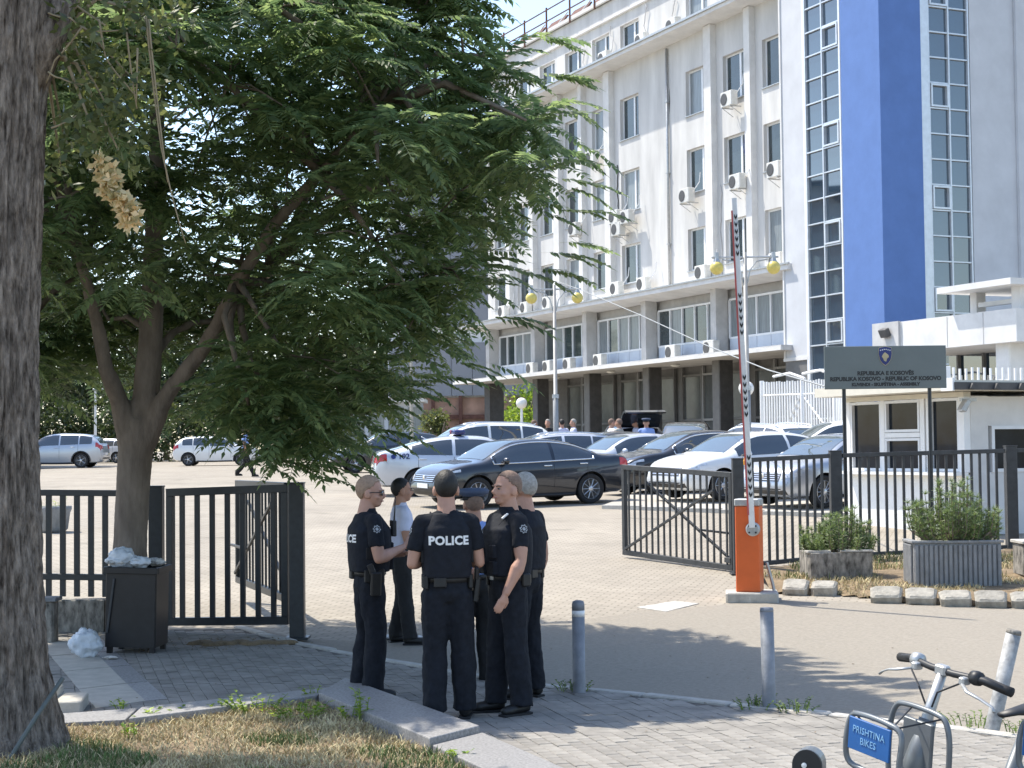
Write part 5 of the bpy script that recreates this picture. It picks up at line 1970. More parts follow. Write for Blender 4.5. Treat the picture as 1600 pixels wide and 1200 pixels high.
def wheel_mesh(r, spokes):
    key = ('w', r, spokes)
    if key in CAR_CACHE:
        return CAR_CACHE[key]
    rot = Matrix.Rotation(R_(-90), 3, 'X')     # axis along +y (outer side)
    ty = MB().lathe([(r * .68, -.09), (r * .9, -.105), (r * .98, -.085), (r, -.05), (r, .05), (r * .98, .085), (r * .9, .105), (r * .70, .095)], 28, rot=rot, cap=False)
    rim = MB()
    rim.lathe([(r * .70, -.09), (r * .70, .085), (r * .665, .095), (r * .64, .07), (r * .62, -.06)], 28, rot=rot, cap=False)
    for k in range(spokes):
        a = 2 * PI * k / spokes
        for da in ((-.11, .11) if spokes <= 6 else (0,)):
            c0 = V((math.cos(a + da * .4), 0, math.sin(a + da * .4))) * r * .12 + V((0, .072, 0))
            c1 = V((math.cos(a + da), 0, math.sin(a + da))) * r * .655 + V((0, .072, 0))
            rim.tube([c0, c1], [r * .055, r * .045], 6, flat=.6)
    rim.lathe([(r * .17, .05), (r * .17, .085), (r * .1, .095), (.004, .095)], 14, rot=rot)
    dk = MB().lathe([(r * .64, .0), (r * .6, .02), (.01, .02)], 20, rot=rot)
    res = (auto_smooth(ty.mesh('tyre', M['rubber'])), auto_smooth(rim.mesh('rim', M['rim'])), dk.mesh('brake_disc', M['ac_dark']))
    CAR_CACHE[key] = res
    return res


def body_mesh(kind):
    if kind in CAR_CACHE:
        return CAR_CACHE[kind]
    sp = SPEC[kind]
    cs = CarShape(sp)
    L = sp['L']
    xs = sorted(set([0, .02, .05, .09, .15, .22] + [.3 + (L - .6) * k / 40 for k in range(41)] + [L - .22, L - .15, L - .09, L - .05, L - .02, L]))
    mb = MB()
    rings = []
    for x in xs:
        P = cs.section(x)
        rings.append([V((x, y, z)) for y, z in P] + [V((x, -y, z)) for y, z in P[-2:0:-1]])
    n = len(rings[0])
    vs = [p for r in rings for p in r]
    fs = []
    for i in range(len(xs) - 1):
        for k in range(n):
            j = (k + 1) % n
            fs.append((i * n + k, (i + 1) * n + k, (i + 1) * n + j, i * n + j))
    fs.append(tuple(range(n)))
    fs.append(tuple(range(len(xs) * n - 1, (len(xs) - 1) * n - 1, -1)))
    mb.add(vs, fs)
    me = mb.mesh('body', [M['white'], M['black_plastic']])
    bm = bmesh.new()
    bm.from_mesh(me)
    bmesh.ops.recalc_face_normals(bm, faces=bm.faces)
    bm.to_mesh(me)
    bm.free()
    auto_smooth(me, 50)
    # wheel arches
    o = link('tmp_body', me)
    cut = MB()
    cut.mi = 1
    fx = L - sp['fo']
    for wx in (fx, fx - sp['wb']):
        for s in (-1, 1):
            cut.cyl((wx, s * (sp['W'] / 2 - .27), sp['r']), (wx, s * (sp['W'] / 2 + .3), sp['r']), sp['r'] * 1.16, n=32)
    cme = cut.mesh('cut', [M['white'], M['black_plastic']])
    bm = bmesh.new()
    bm.from_mesh(cme)
    bmesh.ops.recalc_face_normals(bm, faces=bm.faces)
    bm.to_mesh(cme)
    bm.free()
    co = link('tmp_cut', cme)
    md = o.modifiers.new('b', 'BOOLEAN')
    md.operation = 'DIFFERENCE'
    md.solver = 'EXACT'
    md.object = co
    res = evaluated_mesh(o, 'body')
    bpy.data.objects.remove(o)
    bpy.data.objects.remove(co)
    auto_smooth(res, 42)
    CAR_CACHE[kind] = (res, cs)
    return CAR_CACHE[kind]


def car(name, label, x, y, yaw, kind, col, spokes=5, dz=0.0, chrome=False, bar=None, text=None, tailgate=False, rails=False, cladding=False, scale=1.0, plate=True, face='tag', hood_up=False):
    sp = SPEC[kind]
    me, cs = body_mesh(kind)
    L, W = sp['L'], sp['W']
    fx = L - sp['fo']
    mx = fx - sp['wb'] / 2
    slope = (gz(y + 1.5) - gz(y - 1.5)) / 3.0
    f = V((math.cos(yaw), math.sin(yaw), math.sin(yaw) * slope)).normalized()
    up = V((0, -slope, 1)).normalized()
    lft = up.cross(f).normalized()
    up = f.cross(lft)
    Mx = Matrix((f, lft, up)).transposed().to_4x4()
    t = thing(name, label, 'car', (x, y, gz(y) + dz), Mx.to_euler(), 'parked cars')
    t.scale = (scale, scale, scale)
    OFF = V((-mx, 0, 0))
    body = None

    def sub(nm, mb, m, parent=None, smooth=True):
        if parent is None or parent is not body:
            mb.xf(Matrix.Translation(OFF))
        return mb.build(nm, m, parent or t, smooth)
    bme = me.copy()
    bme.materials[0] = PAINT[col]
    body = link('body', bme, t, OFF)
    # side glass
    for s in (-1, 1):
        def off(p, d=.005):
            return V((p.x, s * (p.y + d), p.z + .001))
        for (a, b) in sp['glass']:
            g = grid_mesh(lambda u, v: off(cs.side(lerp(a, b, u), lerp(.06, .90, v))), 10, 4, flip=(s > 0))
            sub('side_window', g, M['car_glass'])
        ga, gb = sp['glass'][0][0] - .03, sp['glass'][-1][1] + .06
        if chrome:
            lo = [off(cs.side(lerp(ga, gb, k / 20), .03), .008) for k in range(21)]
            hi = [off(cs.side(lerp(gb, ga, k / 20), .93), .008) for k in range(21)]
            sub('chrome_trim', MB().tube(lo + hi, .017, 5, closed=True), M['chrome'])
        # door seams, handles, mirror
        seams = [sp['glass'][-1][0] - .04, sp['glass'][-1][1] - .1, sp['glass'][-2][0] + (.15 if len(sp['glass']) < 3 else .0)]
        for sx in seams:
            pts = [off(V((sx, *cs.section(sx)[k])), .0005) for k in (3, 4, 5, 6)]
            sub('door_seam', MB().tube(pts, .005, 4), M['black_plastic'], body)
        for hx in (sp['glass'][-1][0] + .12, sp['glass'][-2][0] + .25):
            p = off(cs.side(hx, -.28), .012)
            sub('door_handle', MB().bbox(p, (.20, .028, .028), .008), M['chrome'] if chrome else PAINT[col], body)
        mp = off(cs.side(sp['glass'][-1][1] - .18, .06), .11)
        mi = sub('mirror', MB().ball(mp + V((0, 0, .05)), (.07, .115, .075), n=12, m=8), PAINT[col])
        sub('mirror_arm', MB().bbox(mp + V((0, -s * .06, .0)), (.05, .16, .03), .008), M['black_plastic'], mi)
        # sill strip
        pts = [off(V((xx, *cs.section(xx)[2])), .004) for xx in [fx - sp['wb'] + .42 + k * (sp['wb'] - .84) / 6 for k in range(7)]]
        sub('sill', MB().tube(pts, .05 if cladding else .03, 6), M['black_plastic'], body)
        if cladding:
            for wx in (fx, fx - sp['wb']):
                pts = []
                for k in range(13):
                    a = R_(-8 + 196 * k / 12)
                    xx, zz = wx + math.cos(a) * sp['r'] * 1.2, sp['r'] + math.sin(a) * sp['r'] * 1.2
                    P = cs.section(min(max(xx, .02), L - .02))
                    yy = P[4][0]
                    pts.append(V((xx, s * (yy - .005), max(zz, .25))))
                sub('arch_trim', MB().tube(pts, .04, 6), M['black_plastic'], body)
        # lamps at the corners
        hl = grid_mesh(lambda u, v: (lambda yy, zz: V((cs.end_x(yy, zz) + .006, s * yy, zz)))(lerp(W * .29, W * .455 - .015 * v, u), lerp(.60 + .07 * u, .70 + .055 * u, v) + (.10 if kind == 'suv' else .0)), 7, 3, flip=(s < 0))
        sub('headlamp', hl, M['headlamp'])
        zt = {'sedan': (.80, .98), 'liftback': (.84, .98), 'suv': (.92, 1.12), 'hatch': (.84, 1.04)}[kind]
        tl = grid_mesh(lambda u, v: (lambda yy, zz: V((cs.end_x(yy, zz, False) - .006, s * yy, zz)))(lerp(W * .26, W * .455, u), lerp(zt[0], zt[1], v)), 8, 4, flip=(s > 0))
        sub('tail_lamp', tl, M['tail'])
        tside = grid_mesh(lambda u, v: off(cs.side(lerp(.06, .32, u), lerp(-.62, -.10, v)), .005), 5, 3, flip=(s > 0))
        sub('tail_lamp', tside, M['tail'])
        hside = grid_mesh(lambda u, v: off(cs.side(L - lerp(.50, .12, u), lerp(-.26 + .08 * u, -.02, v)), .005), 6, 3, flip=(s > 0))
        sub('headlamp', hside, M['headlamp'])
    # windscreen and rear window
    a, b = sp['shield']
    sub('windscreen', grid_mesh(lambda u, v: cs.over(lerp(b, a, v), lerp(-.90, .90, u)) + V((.004, 0, .006)), 10, 8), M['windscreen'])
    a2, b2 = sp['rear']
    if not tailgate:
        sub('rear_window', grid_mesh(lambda u, v: cs.over(lerp(a2, b2, v), lerp(.86, -.86, u)) + V((-.004, 0, .006)), 10, 8), M['windscreen'])

    def fpatch(y0, y1, z0, z1, d=.006, front=True, nu=12, nv=3):
        sg = 1 if front else -1
        return grid_mesh(lambda u, v: (lambda yy, zz: V((cs.end_x(yy, zz, front) + sg * d, yy, zz)))(lerp(y0, y1, u), lerp(z0, z1, v)), nu, nv, flip=not front)
    zg = .10 if kind == 'suv' else 0
    gr = sub('grille', fpatch(-W * .27, W * .27, .56 + zg, .73 + zg), M['black_plastic'])
    for k in range(4):
        sub('grille_slat', fpatch(-W * .265, W * .265, .585 + zg + k * .04, .60 + zg + k * .04, .014, nu=10, nv=1), M['chrome'], gr)
    em_ = V((cs.end_x(0, .66 + zg) + .02, 0, .66 + zg))
    sub('badge', MB().lathe([(.055, 0), (.055, .01), (.04, .014), (.003, .014)], 14, em_, Matrix.Rotation(R_(90), 3, 'Y')), M['chrome'], gr)
    sub('lower_intake', fpatch(-W * .36, W * .36, .29, .41), M['black_plastic'])
    if plate:
        sub('number_plate', fpatch(-.26, .26, .44, .54, .016, nu=2, nv=1), M['plate'])
        sub('number_plate', fpatch(-.26, .26, .62, .73, .014, False, 2, 1), M['plate'])
    sub('rear_valance', fpatch(-W * .38, W * .38, .42, .50, .005, False), M['black_plastic'])
    # wheels
    wm = wheel_mesh(sp['r'], spokes)
    for wx in (fx, fx - sp['wb']):
        for s in (-1, 1):
            wl = link('wheel', wm[0], t, V((wx, s * (W / 2 - .115), sp['r'])) + OFF, (0, 0, 0 if s > 0 else PI))
            link('rim', wm[1], wl)
            link('brake_disc', wm[2], wl)
    rx = lerp(sp['shield'][0], sp['rear'][1], .45)
    zt_ = cs.top(rx)
    if bar:
        bo = sub('light_bar', MB().bbox((rx, 0, zt_ + .085), (.28, 1.12, .11), .035), M['beacon_blue'])
        sub('bar_foot', MB().bbox((rx, .4, zt_ + .02), (.12, .08, .05), .01), M['black_plastic'], bo)
        sub('bar_foot', MB().bbox((rx, -.4, zt_ + .02), (.12, .08, .05), .01), M['black_plastic'], bo)
        if bar == 'red':
            sub('red_section', MB().bbox((rx, .46, zt_ + .085), (.29, .22, .115), .035), M['beacon_red'], bo)
    if rails:
        for s in (-1, 1):
            pts = [cs.over(lerp(sp['rear'][1] + .1, sp['shield'][0] - .05, k / 8), s * .92) + V((0, 0, .045 if 0 < k < 8 else .0)) for k in range(9)]
            sub('roof_rail', MB().tube(pts, .016, 6), M['chrome'])
    sub('aerial', MB().tube([cs.over(sp['rear'][1] + .12, 0), cs.over(sp['rear'][1] + .05, 0) + V((-.05, 0, .07))], [.02, .006], 6), PAINT[col])
    if tailgate:
        z0 = cs.top(sp['rear'][1])
        x0 = sp['rear'][1]
        tgp = [(0, 0), (-.25, .30), (-.55, .50), (-.90, .56), (-1.12, .50), (-1.1, .45), (-.88, .49), (-.55, .42), (-.22, .2)]
        sub('tailgate', MB().plate(tgp, 1.3, (x0, .65, z0), (1, 0, 0), (0, 0, 1)), PAINT[col], None, False)
        sub('boot_opening', MB().box((.22, 0, .95), (.3, 1.2, .55)), M['black_plastic'], None, False)
    if text:
        s, size, tx, v = text
        tmx = text_mesh(s, size, .001, bold=.004)
        tmx.materials.append(M['emblem_blue'])
        p = cs.side(tx, v)
        tilt = math.atan2(cs.side(tx, v + .1).y - cs.side(tx, v - .1).y, cs.side(tx, v + .1).z - cs.side(tx, v - .1).z)
        for sd in (-1, 1):
            q = V((p.x, sd * (p.y + .028), p.z))
            link('lettering', tmx, body, q, (R_(90) + (tilt if sd < 0 else tilt), 0, 0 if sd < 0 else PI))
            ic = MB().lathe([(.06, 0), (.06, .004), (.02, .005)], 14, (0, 0, 0))
            link('phone_mark', ic.mesh('phone_mark', M['emblem_blue']), body, q + V((-.26 if sd < 0 else .26, 0, 0)), (R_(90) + tilt, 0, 0 if sd < 0 else PI))
    return t


# the side whose sill sinks in the photo's lot: heading is counter-clockwise from +x
car('parked_sedan', 'dark navy saloon with chrome window trim, nearest car behind the officers', .08, 37.34, R_(208), 'sedan', 'navy', 10, chrome=True)
car('police_car', 'pale silver police liftback marked 192 with blue and red light bar', -1.05, 42.6, R_(8), 'liftback', 'pale', 5, bar='red', text=('192', .19, .74, -.10))
car('police_suv', 'white off-roader with dark rear windows parked behind the car marked 192', -1.2, 50.5, R_(194), 'suv', 'white', 5, rails=True, scale=1.06)
car('parked_car', 'pale silver hatchback half hidden right behind the dark navy saloon', 1.0, 47.0, R_(192), 'hatch', 'pale', 5, rails=True)
car('parked_sedan', 'dark grey saloon behind the pale estate, by the people at the office', 3.0, 51.5, R_(205), 'sedan', 'dkgrey', 5)
car('parked_car', 'pale silver saloon between the dark navy and the black saloons', 3.25, 45.6, R_(205), 'sedan', 'pale', 5)
car('black_sedan', 'long black saloon parked behind the open right gate leaf', 4.55, 41.7, R_(203), 'sedan', 'black', 10, chrome=True, scale=1.07)
car('white_sedan', 'white saloon directly behind the open right gate leaf', 5.3, 38.0, R_(212), 'liftback', 'white', 7, dz=.075)
car('silver_sedan', 'silver saloon behind the fence beside the guard booth', 6.95, 35.4, R_(214), 'sedan', 'silver', 12, dz=.075)
car('white_suv', 'white off-roader seen from behind before the white steel fence', 6.95, 47.4, R_(118), 'suv', 'white', 5, rails=True)
car('police_suv', 'white police off-roader with blue light bar left of the guard booth', 8.55, 44.0, R_(184), 'suv', 'white', 5, bar='blue', scale=1.05)
car('black_suv', 'black off-roader with its tailgate raised before the office doors', 3.9, 56.5, R_(97), 'suv', 'black', 5, tailgate=True)
car('black_suv', 'black off-roader facing the camera beside the one with raised tailgate', 5.75, 55.5, R_(262), 'suv', 'black', 5, scale=1.02)
car('silver_suv', 'silver off-roader with black wheel arch trim at the far left', -22.2, 81.9, R_(180), 'suv', 'silver', 5, cladding=True)
car('white_car', 'white hatchback under the hanging branches, behind the left gate', -14.9, 84.5, R_(2), 'hatch', 'white', 5)
car('dark_car', 'dark blue hatchback in the shade left of the police cars', -4.6, 62, R_(192), 'hatch', 'navy', 5)
car('far_car', 'pale car just right of the silver off-roader, far left', -24.5, 101, R_(160), 'hatch', 'pale', 5)
car('far_car', 'white off-roader far behind the police car, before the pinkish wall', -2.4, 80, R_(185), 'suv', 'white', 5)
# ------------------------------------------------------------------ trees
import numpy as np


def frond(seed, pairs=11, L=.58, leaf=.112, droop=.30):
    """pinnate leaf: curved rachis along +x with paired leaflets; returns verts, quads"""
    rr = random.Random(seed)
    v, f = [], []

    def rach(t):
        return V((L * t * (1 - .12 * t), .03 * math.sin(t * 2.2 + seed), -droop * L * t * t))
    for k in range(pairs + 1):
        t = .16 + .84 * k / pairs
        p = rach(t)
        sc = (1.0 if k < pairs - 2 else .8) * (.75 + .25 * min(1, k / 3))
        for s in ((-1, 1) if k < pairs else (0,)):
            a = rr.uniform(.95, 1.25)
            d = V((math.cos(a), s * math.sin(a), rr.uniform(-.45, -.12))).normalized() if s else V((1, 0, -.5)).normalized()
            w = d.cross(V((0, 0, 1))).normalized()
            l = leaf * sc * rr.uniform(.85, 1.12)
            o = len(v)
            tw = V((0, 0, rr.uniform(-.006, .006)))
            v += [p, p + d * l * .38 + w * l * .20 + tw, p + d * l + V((0, 0, -.012)), p + d * l * .38 - w * l * .20 - tw]
            f.append((o, o + 1, o + 2, o + 3))
    # rachis as a thin ribbon
    for k in range(5):
        a, b = rach(k / 5), rach((k + 1) / 5)
        o = len(v)
        v += [a + V((0, .003, 0)), b + V((0, .003, 0)), b - V((0, .003, 0)), a - V((0, .003, 0))]
        f.append((o, o + 1, o + 2, o + 3))
    return np.array([tuple(p) for p in v]), np.array(f)


def np_mesh(name, verts, quads, m):
    me = bpy.data.meshes.new(name)
    me.vertices.add(len(verts))
    me.vertices.foreach_set('co', verts.astype(np.float32).ravel())
    nq = len(quads)
    me.loops.add(nq * 4)
    me.loops.foreach_set('vertex_index', quads.astype(np.int32).ravel())
    me.polygons.add(nq)
    me.polygons.foreach_set('loop_start', np.arange(0, nq * 4, 4, dtype=np.int32))
    me.update(calc_edges=True)
    me.validate()
    me.materials.append(m)
    return me


FR = [frond(s, L=l) for s, l in ((1, .52), (2, .60), (3, .66), (4, .56))]
FRM = [np_mesh('leaf', v, f, M['leaf']) for v, f in FR]
rt = random.Random(21)
TB = at(207, 985, 16.95)
tree = thing('broadleaf_tree', 'large broadleaf tree with feathery hanging leaves behind the bin', 'tree', (TB.x, TB.y, side_z(0, 17) - .02))
TO = tree.location


def T(px, py, D=16.95):
    return at(px, py, D) - TO


trunk = MB()
tp = [V((0, 0, -.1)), V((.0, 0, .15)), T(203, 860), T(206, 780), T(212, 700), T(216, 655)]
trunk.tube(tp, [.24, .195, .172, .168, .175, .19], 20)
trunk.tube([T(214, 690), T(228, 620), T(236, 520), T(240, 400, 16.9), T(244, 250, 16.8), T(250, 60, 16.7), T(262, -200, 16.6)], [.19, .135, .125, .10, .085, .07, .04], 16)
trunk.tube([T(205, 690), T(188, 630, 16.8), T(165, 575, 16.6), T(150, 500, 16.4), T(120, 380, 16.1), T(90, 200, 15.8)], [.15, .095, .08, .065, .05, .03], 12)
trunk.tube([T(222, 690), T(262, 615, 16.8), T(310, 555, 16.6), T(338, 512, 16.4), T(372, 440, 16.2), T(430, 350, 15.9), T(500, 270, 15.6), T(590, 170, 15.4), T(640, 60, 15.2)], [.15, .085, .078, .075, .07, .06, .05, .035, .02], 12)
trunk.tube([T(236, 560), T(270, 520, 17.2), T(300, 505, 17.4), T(345, 500, 17.8), T(420, 420, 18.4)], [.06, .045, .04, .035, .02], 8)
trunk.tube([T(236, 520), T(200, 495, 17.2), T(170, 500, 17.5), T(130, 430, 18)], [.05, .035, .03, .02], 8)
tm = remesh(trunk, .022, 3)
_n = [v.normal.copy() for v in tm.vertices]
_c = [v.co.copy() for v in tm.vertices]
_co = []
for p, nv in zip(_c, _n):
    d = noise.noise(V((p.x * 9, p.y * 9, p.z * 3))) * .012 + noise.noise(p * 30) * .004
    _co.extend(p + nv * d)
tm.vertices.foreach_set('co', _co)
tm.update()
tm.materials.append(M['bark'])
link('trunk', tm, tree)

out_px = [(-330, -230), (-330, 420), (-120, 560), (25, 640), (70, 690), (130, 692), (160, 660), (205, 650), (245, 690), (262, 712), (330, 712), (420, 728), (470, 745), (560, 735), (590, 718), (622, 670), (690, 590), (745, 555), (790, 470), (850, 430), (880, 370), (895, 300), (885, 200), (878, 120), (860, 50), (845, -40), (800, -110), (600, -190), (350, -280), (120, -300)]  # left part lies out of view, widened to shade the limestone band


def edge_dist(x, z):
    best = 1e9
    for i in range(len(out_px)):
        a, b = V((*out_px[i - 1], 0)), V((*out_px[i], 0))
        ab = b - a
        t = max(0, min(1, (V((x, z, 0)) - a).dot(ab) / ab.length_squared))
        best = min(best, (V((x, z, 0)) - a - ab * t).length)
    return best


KX, KY = SUN_DIR.x / SUN_DIR.z, SUN_DIR.y / SUN_DIR.z


def crown_ok(p):
    """the crown is a leaning dome: clear of the trunk, shaped so its shadow spares the sunny road and grass"""
    if p.z < 3.4 and abs(p.x - TO.x) < .75 and p.y < 17.5:
        return False
    if p.z < 2.5 and p.x < TO.x + .5 and p.y < 17.5:
        return False
    gx, gy = p.x - KX * p.z, p.y - KY * p.z  # where the clump's shadow lands; clumps shading sunny areas are dropped
    wob = .35 * noise.noise(V((gx * 1.3, gy * 1.3, 2)))
    if 11.1 < gy < 12.75 and -3.3 < gx < -.8 and wob > -.16:
        return False
    if gy > 12.8:
        return gx < interp(gy, [12.8, 15.3, 17.5, 19.5, 21], [2.45, 2.3, 2.1, .9, -1.0]) + wob
    if gy > 10.3:
        return gx < interp(gy, [10.3, 11.4, 12.8], [.35, .9, 2.2]) + wob * 2.2
    return gx < 6 and not (gy < 10.3 and gx > .6 and gy > 5.5)


clumps = []
xs_ = [p[0] for p in out_px]
zs_ = [p[1] for p in out_px]
N_CL = 850
tries = 0
while len(clumps) < N_CL and tries < 60000:
    tries += 1
    px, py = rt.uniform(min(xs_), max(xs_)), rt.uniform(min(zs_), max(zs_))
    if not point_in(px, py, out_px):
        continue
    e = edge_dist(px, py) * 16.5 / FPX
    if e < .34:
        continue
    hd = min(3.5, .35 + 1.6 * e)
    ok = None
    for k in range(14):
        q = rt.uniform(-1, 1)
        D = 16.7 + hd * math.copysign(abs(q) ** .75, q) if k < 5 else rt.uniform(11.2, 18.5)
        if D < 12.8 and px < 430:
            continue
        if 120 < px < 355 and py > 440 and D < 17.9:
            continue
        p = at(px, py, D)
        if crown_ok(p):
            ok = p
            break
    if ok is None or noise.noise(ok * .55 + V((0, 0, 4))) < -.36:
        continue
    clumps.append(ok)
bk2 = MB()
anchors = [V(p) + TO for p in (T(244, 250, 16.8), T(240, 400, 16.9), T(250, 60, 16.7), T(150, 500, 16.4), T(120, 380, 16.1), T(430, 350, 15.9), T(372, 440, 16.2), T(500, 270, 15.6), T(590, 170, 15.4), T(420, 420, 18.4), T(130, 430, 18), T(262, -200, 16.6))]
hubs = []
for k in range(70):
    c = clumps[rt.randrange(len(clumps))]
    a = min(anchors, key=lambda p: (p - c).length)
    if (a - c).length > 3.2:
        continue
    m1 = a.lerp(c, .5) + V((rt.uniform(-.2, .2), rt.uniform(-.2, .2), .25))
    bk2.tube([a - TO, a.lerp(m1, .5) - TO, m1 - TO, m1.lerp(c, .6) - TO, c - TO], [.045, .04, .032, .022, .012], 7)
    hubs += [m1, m1.lerp(c, .5), c]
for c in clumps:
    if rt.random() < .5:
        a = min(hubs, key=lambda p: (p - c).length)
        if (a - c).length > 1.3:
            continue
        bk2.tube([a - TO, a.lerp(c, .5) - TO + V((0, 0, .06)), c - TO], [.014, .010, .006], 5)
bo_ = bk2.build('branches', M['bark'], tree, True)
bo_['kind'] = 'stuff'
inst = []
for c in clumps:
    n = rt.randint(9, 13)
    base = rt.uniform(0, 6.28)
    for k in range(n):
        az = base + k * 2.399963
        el = R_(rt.uniform(-28, 34))
        inst.append((c + V((rt.uniform(-.05, .05), rt.uniform(-.05, .05), rt.uniform(-.12, .05))), az, el, rt.uniform(-.35, .35), rt.uniform(.78, 1.18), rt.randrange(4)))
# long drooping sprays on the right-hand edge
for px, py, D in ((868, 60, 16.2), (872, 120, 16.0), (878, 165, 16.3), (884, 230, 15.9), (888, 280, 16.2), (884, 330, 16.0), (872, 385, 16.3), (848, 430, 16.1), (790, 500, 16.2), (752, 560, 16.0), (672, 585, 15.8), (585, 680, 15.6), (545, 708, 15.5), (500, 730, 15.4), (440, 725, 15.5), (650, 60, 14.6), (690, 40, 14.7), (700, 80, 14.6), (705, 110, 14.7), (715, 135, 14.8), (560, 470, 14.4), (530, 460, 14.3), (470, 440, 14.4), (480, 30, 14.4), (560, 40, 14.3)):
    for k in range(3):
        inst.append((at(px + rt.uniform(-45, 5), py + rt.uniform(-14, 14), D), rt.uniform(-.35, .35), R_(rt.uniform(-15, 12)), rt.uniform(-.2, .2), rt.uniform(.9, 1.15), rt.randrange(4)))
order = sorted(range(len(inst)), key=lambda i: inst[i][0].y)
vis = [i for i in order if -20 < 800 + FPX * inst[i][0].x / inst[i][0].y < 1600 and 600 - FPX * (inst[i][0].z - CAM_H) / inst[i][0].y > -120]
singles = set(vis[:300])
VV, FF, off_ = [], [], 0
for i, (c, az, el, roll, sc, vi) in enumerate(inst):
    R3 = Euler((roll, -el, az), 'XYZ').to_matrix()
    if i in singles:
        o = link('leaf', FRM[vi], tree, c - TO, (roll, -el, az))
        o.scale = (sc, sc, sc)
    else:
        v, f = FR[vi]
        A = np.array(R3) * sc
        VV.append(v @ A.T + np.array(c - TO))
        FF.append(f + off_)
        off_ += len(v)
crown = link('crown', np_mesh('crown', np.concatenate(VV), np.concatenate(FF), M['leaf']), tree)
crown['kind'] = 'stuff'


# ---- generic leaf cloud used for the other trees
def leaf_cloud(blobs, n, size, seed, aspect=.55):
    rr = random.Random(seed)
    tot = sum(b[1][0] * b[1][1] * b[1][2] for b in blobs)
    V_, F_ = [], []
    k = 0
    for c, r in blobs:
        m = int(n * r[0] * r[1] * r[2] / tot)
        for _ in range(m):
            d = V((rr.gauss(0, 1), rr.gauss(0, 1), rr.gauss(0, 1))).normalized()
            q = rr.random() ** .45 * (1 + .18 * noise.noise(d * 2.3 + V(c)))
            p = V((c[0] + d.x * r[0] * q, c[1] + d.y * r[1] * q, c[2] + d.z * r[2] * q))
            if noise.noise(p * .9 / max(.3, size * 4)) < -.28:
                continue
            u = V((rr.gauss(0, 1), rr.gauss(0, 1), rr.gauss(-.2, .8))).normalized()
            w = u.orthogonal().normalized()
            w = (Matrix.Rotation(rr.uniform(0, 6.28), 3, u) @ w) * size * aspect * .5
            s = size * rr.uniform(.7, 1.3)
            V_ += [tuple(p), tuple(p + u * s * .5 + w), tuple(p + u * s), tuple(p + u * s * .5 - w)]
            F_.append((k, k + 1, k + 2, k + 3))
            k += 4
    return np.array(V_), np.array(F_)


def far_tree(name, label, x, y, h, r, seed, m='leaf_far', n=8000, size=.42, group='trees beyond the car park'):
    rr = random.Random(seed)
    z = gz(y)
    t = thing(name, label, 'tree', (x, y, z), 0, group)
    tk = MB()
    tk.tube([(0, 0, -.2), (.1, 0, h * .25), (.0, .1, h * .6)], [.22, .17, .08], 9)
    for k in range(5):
        a = rr.uniform(0, 6.28)
        tk.tube([(.05, 0, h * .3), (math.cos(a) * r * .3, math.sin(a) * r * .3, h * .5), (math.cos(a) * r * .6, math.sin(a) * r * .6, h * .68)], [.1, .06, .025], 6)
    tko = tk.build('trunk', M['bark'], t, True)
    tko['kind'] = 'stuff'
    blobs = []
    for k in range(11):
        a = rr.uniform(0, 6.28)
        q = rr.uniform(.15, .75)
        zz = h * rr.uniform(.20, .86)
        s = r * rr.uniform(.36, .58)
        blobs.append(((math.cos(a) * r * q, math.sin(a) * r * q, zz), (s, s, s * .8)))
    v, f = leaf_cloud(blobs, n, size, seed)
    o = link('crown', np_mesh('crown', v, f, M[m]), t)
    o['kind'] = 'stuff'
    return t


spots_ = [(-20, 118, 17, 7, 'far dark tree at the left edge behind the silver off-roader'), (95, 114, 15, 6, 'far dark tree over the roof of the silver off-roader'), (175, 125, 17, 7, 'far dark tree behind the thin lamp pole'),
          (260, 116, 14, 5.5, 'far dark tree straight behind the main trunk fork'), (350, 120, 15, 6, 'far dark tree above the white hatchback'), (450, 130, 15, 6, 'far tree behind the drooping lower branches'),
          (530, 122, 9, 4.0, 'far tree left of the glazed pavilion'), (600, 112, 8.5, 3.4, 'far tree just before the glazed pavilion wall')]
for i, (px, D, h, r, lab) in enumerate(spots_):
    p = at(px, 700, D)
    far_tree('far_tree', lab, p.x, D, h, r, 40 + i)
p = at(688, 690, 84)
far_tree('shrub', 'yellow-green bush behind the white off-roader, before the pinkish wall', p.x, 84, 3.0, 1.2, 60, 'leaf_olive', 1800, .2)
p = at(822, 690, 98)
far_tree('shrub', 'sunlit green bush seen through the open left bay of the office', p.x, 98, 5.5, 2.2, 61, 'weed', 3200, .25)
hedge_v, hedge_f = leaf_cloud([((k * 1.75, .6 * math.sin(k * 1.7), 1.9 + .6 * math.sin(k * 2.3)), (1.6, 1.0, 2.3)) for k in range(17)], 22000, .3, 71)
ho = link('hedge', np_mesh('hedge', hedge_v, hedge_f, M['leaf_far']), None, (-35, 106, gz(106)))
tag(ho, 'tall dark hedge behind the silver off-roader and the white hatchback', 'hedge')

